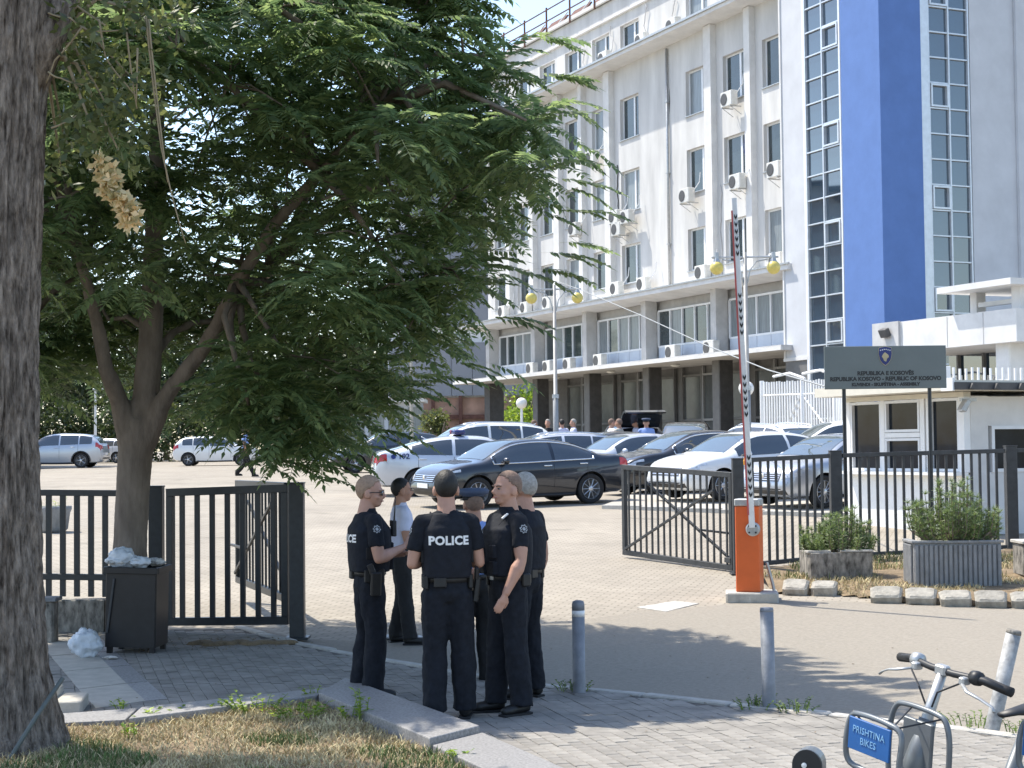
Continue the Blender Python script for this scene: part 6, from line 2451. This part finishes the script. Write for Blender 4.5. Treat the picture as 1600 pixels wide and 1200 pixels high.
# ---- furrowed trunk in the left foreground with its own thin crown
FTB = at(14, 1185, 11.0)
ft = thing('old_tree', 'old tree with deeply furrowed grey bark at the left edge', 'tree', (FTB.x, 11.0, .03))
mb = MB()
rings, seg = 300, 150
vs, fs = [], []
for i in range(rings + 1):
    z = -.1 + 7.5 * (i / rings)
    rad = interp(z, [-.1, .15, .5, 1.0, 2.0, 3.2, 4.2, 4.9, 7.5], [.37, .29, .24, .212, .195, .192, .205, .24, .20])
    cx = interp(z, [0, 1, 2.5, 4.5, 7.5], [0, -.035, -.045, .0, .12])
    for k in range(seg):
        a = 2 * PI * k / seg
        ca, sa = math.cos(a), math.sin(a)
        wob = noise.noise(V((ca * 3.2, sa * 3.2, z * .8)))
        n1 = noise.noise(V((ca * 6.5 + wob, sa * 6.5, z * 1.1 + wob)))
        n2 = noise.noise(V((ca * 13, sa * 13 + wob * 2, z * 2.6)))
        ridge = 1 - abs(n1) * 2
        fl_ = max(0, .55 - z) * .22 * max(0, math.sin(a * 3 + .6))
        n3 = noise.noise(V((ca * 24 + wob * 3, sa * 24, z * 7)))
        rr_ = rad + .026 * ridge + .022 * (1 - 2 * abs(n2)) + .008 * n3 + fl_ * .35
        vs.append((cx + ca * rr_, sa * rr_, z))
for i in range(rings):
    for k in range(seg):
        j = (k + 1) % seg
        fs.append((i * seg + k, i * seg + j, (i + 1) * seg + j, (i + 1) * seg + k))
mb.add(vs, fs)
mb.build('trunk', M['bark2'], ft, True)
FO = ft.location
mb = MB()
mb.tube([V((.1, .0, 4.3)), V((.3, .0, 4.75)), V((.4, .1, 5.3)), V((.2, .8, 6.2))], [.13, .10, .09, .06], 10)
mb.build('limb', M['bark2'], ft, True)
mb = MB()
mb.tube([V((0, .05, 4.6)), V((-.6, .6, 5.2)), V((-1.3, 1.3, 6.0))], [.14, .10, .05], 10)
mb.build('limb', M['bark2'], ft, True)
rb_ = random.Random(8)
tw_ = MB()
blobs = []
for px, py, D, r in ((110, 60, 11.2, .30), (165, 40, 11.0, .34), (215, 20, 11.1, .30), (120, 140, 11.3, .28), (170, 170, 11.1, .30), (205, 120, 11.2, .30), (150, 215, 11.0, .26), (185, 235, 11.1, .22), (100, 215, 11.4, .22), (250, 30, 11.3, .26), (95, 260, 11.6, .2)):
    c = at(px, py, D) - FO
    blobs.append((tuple(c), (r * 1.1, r * 1.3, r)))
    tw_.tube([V((.15, .05, 4.6)), (V((.15, .05, 4.6)) + c) / 2 + V((0, 0, .25)), c], [.02, .014, .006], 6)
for k in range(40):  # out-of-view crown clumps, placed to shade the low end of the bed
    a = rb_.uniform(0, 6.28)
    q = rb_.uniform(0, 1.7)
    c = V((-4.9 + math.cos(a) * q, 12.0 + math.sin(a) * q, rb_.uniform(5.2, 7.4))) - FO
    r = rb_.uniform(.45, .75)
    if (c + FO).y - KY * (c + FO).z > 10.4:
        continue
    blobs.append((tuple(c), (r, r, r * .7)))
for k in range(9):
    a = rb_.uniform(0, 6.28)
    q = rb_.uniform(0, 1.5)
    c = V((-3.1 + math.cos(a) * q, 10.7 + math.sin(a) * q, rb_.uniform(6.2, 8.0))) - FO
    r = rb_.uniform(.45, .7)
    blobs.append((tuple(c), (r, r, r * .7)))
v, f = leaf_cloud(blobs, 26000, .085, 5, .5)
cr = link('crown', np_mesh('crown', v, f, M['leaf_olive']), ft)
cr['kind'] = 'stuff'
for pts in (((75, 20), (110, 28), (140, 48), (200, 45), (225, 20)), ((128, 42), (85, 95), (72, 130)), ((155, 30), (165, 90), (200, 135), (215, 150)), ((198, 50), (205, 110), (214, 170)), ((228, 25), (238, 120), (252, 230), (270, 310), (290, 380)), ((232, 30), (245, 150), (262, 285)), ((75, 112), (95, 122), (130, 132)), ((215, 75), (213, 160)), ((80, 200), (120, 180))):
    q = [at(a, b, 10.9 + .02 * i) - FO for i, (a, b) in enumerate(pts)]
    sm_ = []
    for i in range(len(q) - 1):
        for k in range(4):
            sm_.append(q[i].lerp(q[i + 1], k / 4) + V((0, 0, -.01 * math.sin(k * PI / 4))))
    sm_.append(q[-1])
    tw2 = MB().tube(sm_, [.0075 * (1 - .55 * i / len(sm_)) for i in range(len(sm_))], 5)
    tw2.build('hanging_twig', M['twig'], ft, True)
two = tw_.build('twigs', M['twig'], ft)
two['kind'] = 'stuff'
blobs = [(tuple(at(a, b, 10.9) - FO), (r, r, r * 1.3)) for a, b, r in ((155, 250, .045), (162, 272, .06), (172, 290, .065), (180, 305, .07), (190, 322, .065), (200, 332, .07), (208, 345, .045), (196, 350, .04), (178, 262, .035))]
v, f = leaf_cloud(blobs, 520, .06, 9, .7)
dl = link('dead_leaves', np_mesh('dead_leaves', v, f, M['dead_leaf']), ft)
dl['kind'] = 'stuff'
hs_ = [at(-10, 1230, 10.55), at(20, 1178, 10.62), at(58, 1118, 10.7), at(98, 1060, 10.9)]
tag(MB().tube(hs_, .016, 8).build('garden_hose', M['hose']), 'grey green hose leaning against the foot of the furrowed trunk', 'hose')
# ------------------------------------------------------------------ people
def loft(mb, rings, n=22, power=2.0):
    """rings: (cx, cy, z, rx, ry); superellipse sections stacked along z"""
    vs = []
    for cx, cy, z, rx, ry in rings:
        for k in range(n):
            a = 2 * PI * k / n
            c, s = math.cos(a), math.sin(a)
            vs.append((cx + rx * math.copysign(abs(c) ** (2 / power), c), cy + ry * math.copysign(abs(s) ** (2 / power), s), z))
    fs = []
    for i in range(len(rings) - 1):
        for k in range(n):
            j = (k + 1) % n
            fs.append((i * n + k, i * n + j, (i + 1) * n + j, (i + 1) * n + k))
    fs.append(tuple(range(n - 1, -1, -1)))
    fs.append(tuple((len(rings) - 1) * n + k for k in range(n)))
    return mb.add(vs, fs)


def wrinkle(me, amp, seed, sc=(16, 16, 9)):
    co, no = [v.co.copy() for v in me.vertices], [v.normal.copy() for v in me.vertices]
    out = []
    for p, nv in zip(co, no):
        q = V((p.x * sc[0] + seed, p.y * sc[1], p.z * sc[2]))
        d = noise.noise(q) * .7 + abs(noise.noise(q * 2.1)) * .5 - .15
        out.extend(p + nv * d * amp)
    me.vertices.foreach_set('co', out)
    me.update()
    return me


def hand(mb, wrist, fwd, palm_n, curl, side, sc=1.0):
    """palm and five fingers; fwd = direction of the fingers, palm_n = palm normal"""
    f = V(fwd).normalized()
    n = V(palm_n)
    n = (n - f * n.dot(f)).normalized()
    w = f.cross(n).normalized() * side
    W = V(wrist)
    mb.capsule(W - f * .01, W + f * .055, .025, .030, 10, flat=.62, up=n)
    for k, (o, L) in enumerate(((-.030, .066), (-.010, .076), (.011, .072), (.030, .058))):
        b = W + f * .082 * sc + w * o
        p = [b - f * .03, b]
        d = f
        for j in range(3):
            d = (d + n * curl * (.45 + .3 * j)).normalized()
            p.append(p[-1] + d * L * (.46, .31, .23)[j])
        mb.tube(p, [.0105, .0100, .0095, .0088, .006], 8)
    b = W + f * .022 - w * .024
    d = (f * .65 - w * .75 + n * .25).normalized()
    p = [b, b + d * .035]
    d = (f * .9 - w * .25 + n * (.25 + curl * .5)).normalized()
    p += [p[-1] + d * .030, p[-1] + d * .054]
    mb.tube(p, [.014, .0125, .011, .008], 8)


def project(me_src, bvh, direction, lift=.004):
    """lay a flat mesh on a surface along a direction"""
    d = V(direction).normalized()
    for v in me_src.vertices:
        hit = bvh.ray_cast(v.co - d * .6, d)
        if hit[0] is not None:
            v.co = hit[0] - d * lift
    me_src.update()
    return me_src


def person(label, x, y, z, yaw, h=1.80, pose=None, kind='officer', hair='hair_brown', skin='skin', head=(0, 0, 0), detail=True, voxel=.0075, cat='person', group=None, hair_back=.19, bald=0.0,
           glasses=False, cap=False, radio=False, text=None, patch=None, name='person', shirt='navy', trousers='navy', girth=1.0, badge_front=False):
    P = dict(shR=(.182, 0, 1.43), shL=(-.182, 0, 1.43), elR=(.245, -.01, 1.14), elL=(-.245, -.01, 1.14), wrR=(.25, .06, .88), wrL=(-.25, .06, .88), kR=(.10, .02, .50), kL=(-.10, .02, .50), aR=(.11, -.02, .09), aL=(-.11, -.02, .09),
             fR=None, fL=None, toeR=12, toeL=-12)
    P.update(pose or {})
    for k in ('shR', 'shL', 'elR', 'elL', 'wrR', 'wrL', 'kR', 'kL', 'aR', 'aL'):
        P[k] = V(P[k])
    t = thing(name, label, cat, (x, y, z), yaw, group)
    s0 = h / 1.80
    t.scale = (s0, s0, s0)
    H = 1.80
    # ---- continuous skin surface
    b = MB()
    hs = len(b.v)
    b.ball((0, -.014, H - .098), (.077, .097, .098), n=20, m=14)
    b.ball((0, .022, H - .150), (.066, .076, .085), n=18, m=12)
    b.ball((0, .050, H - .205), (.042, .038, .030), n=12, m=8)
    b.tube([(0, .086, H - .118), (0, .101, H - .140), (0, .112, H - .158)], [.010, .013, .016], 8)
    b.ball((0, .098, H - .163), (.019, .014, .010), n=8, m=6)
    b.ball((0, .074, H - .106), (.050, .022, .013), n=12, m=6)
    b.ball((0, .086, H - .187), (.024, .012, .009), n=10, m=6)
    for s in (-1, 1):
        b.ball((s * .078, -.010, H - .142), (.013, .024, .034), n=10, m=8)
        b.ball((s * .042, .055, H - .160), (.026, .026, .020), n=10, m=6)
    HR = Euler((R_(head[0]), R_(head[1]), R_(head[2]))).to_matrix()
    piv = V((0, -.01, H - .24))
    HM = Matrix.Translation(piv + V((0, .006, -.030))) @ HR.to_4x4() @ Matrix.Scale(1.09, 4) @ Matrix.Translation(-piv)
    b.xf(HM, hs)
    b.capsule((0, -.030, H - .345), (0, -.008, H - .225), .072, .064, 14)
    loft(b, [(0, 0, .90, .11, .08), (0, 0, 1.1, .12, .085), (0, 0, 1.35, .14, .09), (0, -.01, 1.46, .10, .07)], 16)
    for sd in ('R', 'L'):
        sg = 1 if sd == 'R' else -1
        sh, el, wr = P['sh' + sd], P['el' + sd], P['wr' + sd]
        b.capsule(sh.lerp(V((0, 0, 1.40)), .4), sh - V((0, 0, .015)), .05, .045, 10)
        b.tube([sh, sh.lerp(el, .35), sh.lerp(el, .75), el], [.046, .050, .047 * girth, .041], 12)
        b.ball(el, .041, n=10, m=7)
        b.tube([el, el.lerp(wr, .25), el.lerp(wr, .6), wr], [.041, .047 * girth, .038, .028], 12)
        fw = (wr - el).normalized()
        hf = V(P['f' + sd]) if P['f' + sd] else fw
        pn = V((-sg, .15, 0)) if abs(hf.z) > .6 else V((0, -.2, 1))
        if P.get('pn' + sd):
            pn = V(P['pn' + sd])
        hand(b, wr, hf, pn, P.get('curl', .38), sg)
        b.tube([(sg * .085, 0, .93), P['k' + sd], P['a' + sd]], [.07, .045, .035], 8)
    me = remesh(b, voxel if detail else .016, 2, .4)
    me.materials.append(M[skin])
    body = link('body', me, t)
    # eyes, brows and mouth line
    if detail:
        for s in (-1, 1):
            e = MB().ball((s * .032, .083, H - .128), (.012, .007, .006), n=10, m=6).xf(HM)
            eo = e.build('eye', M['eye'], body, True)
            MB().ball((s * .031, .0905, H - .128), (.006, .004, .006), n=8, m=5).xf(HM).build('iris', M['hair_black'], eo, True)
            MB().tube([(s * .014, .097, H - .112), (s * .034, .096, H - .106), (s * .054, .080, H - .111)], .0045, 5).xf(HM).build('eyebrow', M[hair if hair != 'hair_grey' else 'hair_grey'], body)
        MB().tube([(-.022, .094, H - .188), (0, .101, H - .187), (.022, .094, H - .188)], .0042, 5).xf(HM).build('lips', M['lip'], body)
    # ---- hair
    hb = MB().ball((0, -.014, H - .098), (.0795, .0998, .1012), n=64, m=48)
    keep = []
    for f in hb.f:
        c = sum((V(hb.v[i]) for i in f), V()) / len(f)
        yy, zz = c.y + .014, c.z - (H - .098)
        lim = interp(yy, [-.11, -.05, .0, .04, .065, .11], [-hair_back + .10, -hair_back + .10, -.005, .02, .052 + bald * .5, .060 + bald])
        lim += .012 * noise.noise(c * 60)
        if zz > lim:
            keep.append(f)
    hb.f = keep
    hb.m = [0] * len(keep)
    hb.xf(HM)
    ho_ = hb.build('hair', M[hair], t, True)
    sm_ = ho_.modifiers.new('t', 'SOLIDIFY')
    sm_.thickness = .003
    if cap:
        c = MB()
        loft(c, [(0, 0, H - .095, .086, .104), (0, -.002, H - .06, .088, .106), (0, .0, H - .045, .125, .14), (0, .0, H - .015, .132, .148), (0, .0, H - .0, .11, .125), (0, 0, H + .006, .03, .035)], 24)
        co_ = c.xf(HM).build('peaked_cap', M['cap_blue'], t, True)
        v = MB()
        pts = []
        for k in range(9):
            a = R_(-60 + 15 * k)
            pts.append((math.sin(a) * .10, .06 + math.cos(a) * .115))
        v.prism([(p[0], p[1]) for p in pts][::-1] + [(-.07, .05), (.07, .05)], H - .10, H - .09)
        v.xf(HM).build('visor', M['black_plastic'], co_)
        cb = MB()
        loft(cb, [(0, 0, H - .094, .0885, .1065), (0, 0, H - .064, .0895, .1075)], 24)
        cb.xf(HM).build('cap_band', M['black_cloth'], co_, True)
    if glasses:
        g = MB()
        for s in (-1, 1):
            g.ball((s * .036, .094, H - .128), (.030, .008, .021), n=14, m=8)
        go = g.xf(HM).build('sunglasses', M['car_glass'], t, True)
        go['kind'] = 'stuff'
        for s in (-1, 1):
            MB().tube([(s * .062, .085, H - .122), (s * .082, .03, H - .125), (s * .083, -.02, H - .132)], .0035, 5).xf(HM).build('temple', M['black_plastic'], go)
        MB().tube([(-.012, .102, H - .122), (.012, .102, H - .122)], .003, 5).xf(HM).build('bridge', M['black_plastic'], go)
    # ---- trousers
    vx = .012 if detail else .02
    tr = MB()
    loft(tr, [(0, 0, .84, .150, .105), (0, -.005, .90, .166 * girth, .122), (0, 0, .97, .160 * girth, .118), (0, .0, 1.03, .155 * girth, .112)], 22)
    for sd in ('R', 'L'):
        sg = 1 if sd == 'R' else -1
        k_, a_ = P['k' + sd], P['a' + sd]
        hp = V((sg * .083, -.005, .91))
        tr.tube([hp, hp.lerp(k_, .3), hp.lerp(k_, .7), k_, k_.lerp(a_, .3), k_.lerp(a_, .65), a_ + V((0, 0, .04)), a_ + V((0, .005, -.025))], [q * (1.10 if kind == 'officer' else 1.0) for q in (.098, .096, .086, .080, .083, .081, .078, .082)], 16)
        if kind == 'officer':
            tr.ball(hp.lerp(k_, .55) + V((sg * .075, 0, 0)), (.025, .06, .075), n=10, m=7)
    tm_ = wrinkle(remesh(tr, vx, 3), .015 if detail else .0, x * 7 + y)
    tm_.materials.append(M[trousers])
    link('trousers', tm_, t)
    # ---- boots
    for sd in ('R', 'L'):
        a_ = P['a' + sd]
        sg = 1 if sd == 'R' else -1
        rz = Matrix.Rotation(R_(-P['toe' + sd]), 3, 'Z')
        bm_ = MB()
        o = V((a_.x, a_.y, 0))
        bm_.tube([o + rz @ V((0, -.062, .045)), o + rz @ V((0, -.02, .05)), o + rz @ V((0, .07, .048)), o + rz @ V((0, .14, .040)), o + rz @ V((0, .185, .034))], [.036, .043, .046, .045, .028], 12, flat=.85, up=(0, 0, 1))
        bm_.capsule(o + rz @ V((0, -.03, .07)), a_ + V((0, -.005, .05)), .046, .052, 12)
        bm2 = remesh(bm_, .012, 2)
        for v in bm2.vertices:
            if v.co.z < .016:
                v.co.z = .012
        bm2.materials.append(M['boot'])
        bo2 = link('boot', bm2, t, (0, 0, max(0, a_.z - .09)))
        sl = MB()
        sl.bbox(o + rz @ V((0, .06, .008)), (.088, .265, .016), .007, rz)
        sl.build('sole', M['rubber'], bo2)
    # ---- shirt
    st_ = MB()
    loft(st_, [(0, 0, .98, .152 * girth, .112), (0, .004, 1.08, .158 * girth, .116), (0, .004, 1.20, .168 * girth, .122), (0, .002, 1.32, .180 * girth, .124), (0, -.006, 1.41, .178, .110), (0, -.012, 1.465, .135, .088), (0, -.012, 1.50, .078, .074)], 26, 2.3)
    for sd in ('R', 'L'):
        sh, el = P['sh' + sd], P['el' + sd]
        st_.capsule(sh.lerp(V((0, -.005, 1.42)), .45), sh + V((0, 0, -.012)), .068, .067, 14)
        e_ = sh.lerp(el, .70)
        st_.tube([sh + V((0, 0, -.01)), sh.lerp(el, .35), e_], [.068, .067, .066], 14)
    sm2 = wrinkle(remesh(st_, vx, 3), .011 if detail else 0, x * 5 + 3)
    sm2.materials.append(M[shirt])
    so2 = link('shirt', sm2, t)
    cl = MB()
    loft(cl, [(0, -.012, 1.475, .076, .074), (0, -.010, 1.525, .066, .066)], 18)
    if not detail:
        return t
    cl.build('collar', M[shirt], so2, True)
    bvh_s = BVHTree.FromPolygons([v.co.copy() for v in sm2.vertices], [tuple(p.vertices) for p in sm2.polygons])
    # ---- belt
    be = MB()
    loft(be, [(0, 0, .985, .166 * girth, .126), (0, 0, 1.03, .166 * girth, .126)], 26)
    belt_ = be.build('belt', M['boot'], t, True)
    if kind == 'officer':
        for a, w, hh, d, nm in ((25, .05, .11, .035, 'pouch'), (150, .06, .10, .035, 'pouch'), (205, .07, .09, .04, 'pouch'), (-25, .05, .10, .035, 'pouch'), (-150, .05, .10, .035, 'pouch'), (250, .09, .07, .035, 'pouch')):
            c, s = math.cos(R_(a)), math.sin(R_(a))
            MB().bbox((c * (.175 * girth), s * .135, .99), (w if abs(s) > .5 else d, d if abs(s) > .5 else w, hh), .008).build(nm, M['boot'], belt_)
        hol = MB()
        hol.bbox((.205 * girth, .0, .93), (.045, .085, .19), .012, Matrix.Rotation(R_(8), 3, 'Y'))
        ho2 = hol.build('holster', M['boot'], belt_)
        MB().bbox((.205 * girth, -.035, 1.045), (.03, .05, .09), .01, Matrix.Rotation(R_(20), 3, 'X')).build('pistol_grip', M['black_plastic'], ho2)
        MB().bbox((0, .13, 1.008), (.05, .012, .04), .004).build('buckle', M['metal'], belt_)
    # ---- vest
    bvh_v = bvh_s
    if kind == 'officer':
        ve = MB()
        loft(ve, [(0, 0, 1.015, .168 * girth, .140 * girth), (0, .002, 1.10, .174 * girth, .148 * girth), (0, .002, 1.25, .180 * girth, .154 * girth), (0, .0, 1.36, .170 * girth, .150 * girth), (0, -.004, 1.42, .145, .128), (0, -.010, 1.475, .115, .098), (0, -.012, 1.49, .06, .06)], 26, 2.6)
        vm = wrinkle(remesh(ve, .011, 2), .006, x * 3 + 9, (9, 9, 14))
        vm.materials.append(M['navy_vest'])
        vo = link('vest', vm, t)
        bvh_v = BVHTree.FromPolygons([v.co.copy() for v in vm.vertices], [tuple(p.vertices) for p in vm.polygons])
        for s in (-1, 1):
            MB().bbox((s * .172 * girth, .0, 1.17), (.02, .14, .09), .008).build('side_strap', M['black_cloth'], vo)
            MB().tube([(s * .10, .112, 1.38), (s * .110, .03, 1.474), (s * .106, -.07, 1.445), (s * .10, -.11, 1.37)], .018, 8, flat=.45, up=(1, 0, 0)).build('shoulder_strap', M['navy_vest'], vo, True)
        for s in (-1, 1):
            for zz in (1.08, 1.2):
                MB().bbox((s * .075, .155, zz), (.09, .045, .10), .012).build('chest_pouch', M['navy_vest'], vo)
        if text:
            tmx = text_mesh(text, .085, .0, bold=.0035, spacing=1.05)
            for v in tmx.vertices:
                v.co = V((v.co.x, -.3, 1.285 + v.co.y))
            project(tmx, bvh_v, (0, 1, 0), .005)
            tmx.materials.append(M['chev_w'])
            link('lettering', tmx, vo)
        if radio:
            ra = MB().bbox((.085, .185, 1.36), (.055, .04, .13), .010)
            ro = ra.build('radio', M['black_plastic'], t)
            MB().tube([(.10, .185, 1.42), (.105, .19, 1.50), (.11, .195, 1.62)], [.008, .006, .004], 6).build('antenna', M['black_plastic'], ro)
            MB().bbox((.02, .18, 1.40), (.03, .02, .05), .006).build('microphone', M['black_plastic'], ro)
        if badge_front:
            MB().bbox((-.13, .085, 1.46), (.02, .06, .012), .004, Euler((R_(-35), 0, 0)).to_matrix()).build('rank_slide', M['chev_w'], so2)
    # ---- sleeve patches
    for sd in ('R', 'L'):
        sg = 1 if sd == 'R' else -1
        if kind != 'officer':
            continue
        sh, el = P['sh' + sd], P['el' + sd]
        c = sh.lerp(el, .26)
        ax = (el - sh).normalized()
        outd = V((sg, 0, 0))
        outd = (outd - ax * outd.dot(ax)).normalized()
        tang = ax.cross(outd).normalized()
        pv, pf = [], []
        rings_ = [(0, 1), (.013, 0), (.022, 1), (.030, 0), (.036, 1)]
        pm = MB()
        for ri in range(len(rings_) - 1):
            r0, r1 = rings_[ri][0], rings_[ri + 1][0]
            pm.mi = ri % 2
            for k in range(16):
                a0, a1 = 2 * PI * k / 16, 2 * PI * (k + 1) / 16
                w0 = 1 + .10 * math.cos(8 * a0)
                q = [c + outd * .2 + (tang * math.cos(a) - ax * math.sin(a)) * r * w0 for r, a in ((r0, a0), (r1, a0), (r1, a1), (r0, a1))]
                pm.add(q, [(0, 1, 2, 3)])
        pme = pm.mesh('sleeve_patch', [M['patch'], M['navy']])
        project(pme, bvh_s, -outd, .004)
        link('sleeve_patch', pme, so2)
    return t


GZ_ = lambda px, D, z: (at(px, 900, D).x, D, z)
# officer in sunglasses, profile to the right
person('cropped-haired officer in sunglasses talking with bent arm, leftmost of the group', at(577, 900, 13.35).x, 13.35, .0, R_(-72), 1.765,
       dict(elR=(.25, .02, 1.13), wrR=(.06, .27, 1.205), elL=(-.24, .06, 1.14), wrL=(-.02, .30, 1.15), kR=(.10, .03, .50), kL=(-.10, .0, .50), aR=(.10, .0, .09), aL=(-.10, -.06, .09), curl=.5, fR=(-.35, .6, .55), pnR=(-.8, -.2, .4)),
       hair='hair_fair', glasses=True, radio=True, text='POLICE', girth=1.13, head=(-3, 0, -20), bald=.008)
# man in the white shirt
person('man in pale white shirt and dark trousers standing behind the officer in sunglasses', at(628, 900, 17.2).x, 17.2, gz(17.2), R_(-78), 1.70,
       dict(elR=(.26, .02, 1.13), wrR=(.10, .24, 1.10), elL=(-.25, .05, 1.14), wrL=(-.02, .28, 1.08), aR=(.12, .06, .09), aL=(-.12, -.06, .09)),
       kind='civil', hair='hair_black', skin='skin2', shirt='shirt_w', trousers='black_cloth', girth=1.1, bald=.012, head=(0, 0, 4))
# officer seen from behind with POLICE across the vest
person('dark-haired officer seen from behind with POLICE across his vest', at(698, 900, 12.25).x, 12.25, .0, R_(9), 1.815,
       dict(elR=(.238, .0, 1.12), wrR=(.13, .25, 1.13), elL=(-.25, -.01, 1.12), wrL=(-.12, .24, 1.13), kR=(.115, .01, .50), kL=(-.09, .01, .50), aR=(.125, .02, .09), aL=(-.10, -.05, .09), shR=(.178, -.01, 1.42), shL=(-.178, -.01, 1.42)),
       hair='hair_black', text='POLICE', girth=1.04, hair_back=.215, skin='skin')
# officer in peaked cap and light blue shirt
person('officer in light blue shirt and slate peaked cap, back turned, between the front officers', at(741, 900, 14.3).x, 14.3, gz(14.3), R_(14), 1.705,
       dict(elR=(.25, .0, 1.14), wrR=(.20, .14, .95), elL=(-.25, .0, 1.14), wrL=(-.18, .18, .98)),
       kind='civil', hair='hair_brown', skin='skin2', shirt='shirt_b', trousers='black_cloth', cap=True, girth=1.06)
# officer at right, three-quarter face
person('cropped-haired officer at the right of the group facing left, bare arm hanging', at(793, 900, 12.5).x, 12.5, .0, R_(118), 1.80,
       dict(elL=(-.255, .02, 1.14), wrL=(-.25, .15, .90), elR=(.24, .02, 1.15), wrR=(.18, .22, 1.0), kR=(.10, .03, .50), kL=(-.10, -.01, .50), aR=(.11, .05, .09), aL=(-.11, -.05, .09), shL=(-.19, 0, 1.43), shR=(.19, 0, 1.43), curl=.3),
       hair='hair_brown', bald=.016, girth=1.12, head=(4, 0, 6), hair_back=.16, badge_front=True)
# grey-haired officer mostly hidden
person('grey-haired officer mostly hidden behind the right-hand officer, hand showing', at(819, 900, 13.25).x, 13.25, .0, R_(58), 1.78,
       dict(elR=(.27, -.02, 1.14), wrR=(.29, .05, .90), elL=(-.24, .03, 1.14), wrL=(-.12, .22, 1.05), curl=.55),
       hair='hair_grey', girth=1.06, hair_back=.165, head=(4, 0, -8))

# far people, small in the picture
far_people = [(383, 57, R_(-88), 'shirt_b', 'black_cloth', 'hair_black', 'walking man in dark trousers under the hanging branch tips', dict(kR=(.09, .14, .50), aR=(.09, .30, .10), kL=(-.09, -.02, .50), aL=(-.09, -.30, .13))),
              (856, 57.5, R_(160), 'black_cloth', 'black_cloth', 'hair_grey', 'grey-haired person in black left of the left street lamp', None),
              (878, 58.5, R_(20), 'shirt_w', 'black_cloth', 'hair_black', 'person in white and dark clothes just right of the left street lamp', None),
              (896, 58, R_(100), 'shirt_w', 'black_cloth', 'hair_grey', 'grey-haired man in white shirt right of the left street lamp', None),
              (835, 60, R_(-60), 'shirt_w', 'black_cloth', 'hair_brown', 'person in a pale top leftmost of the people by the office', None),
              (956, 53.2, R_(-70), 'white', 'black_cloth', 'hair_brown', 'person in white beside the raised tailgate, left one', None),
              (967, 52.6, R_(60), 'stone_slab', 'black_cloth', 'hair_brown', 'person in beige with dark hair before the raised tailgate', None),
              (993, 54.5, R_(100), 'shirt_w', 'black_cloth', 'hair_grey', 'man half hidden behind the raised tailgate', None),
              (1010, 52.8, R_(170), 'shirt_b', 'navy', 'hair_black', 'officer in bright blue shirt right of the raised tailgate', None)]
for px, D, yw, sh_, tr_, hr_, lab, ps in far_people:
    p = at(px, 680, D)
    person(lab, p.x, D, gz(D), yw, 1.86 if px > 400 else 1.74, ps, 'civil', hr_, 'skin2' if px % 2 else 'skin', detail=False, shirt=sh_, trousers=tr_, group='people by the office' if px > 400 else None, cap=(px == 1010))
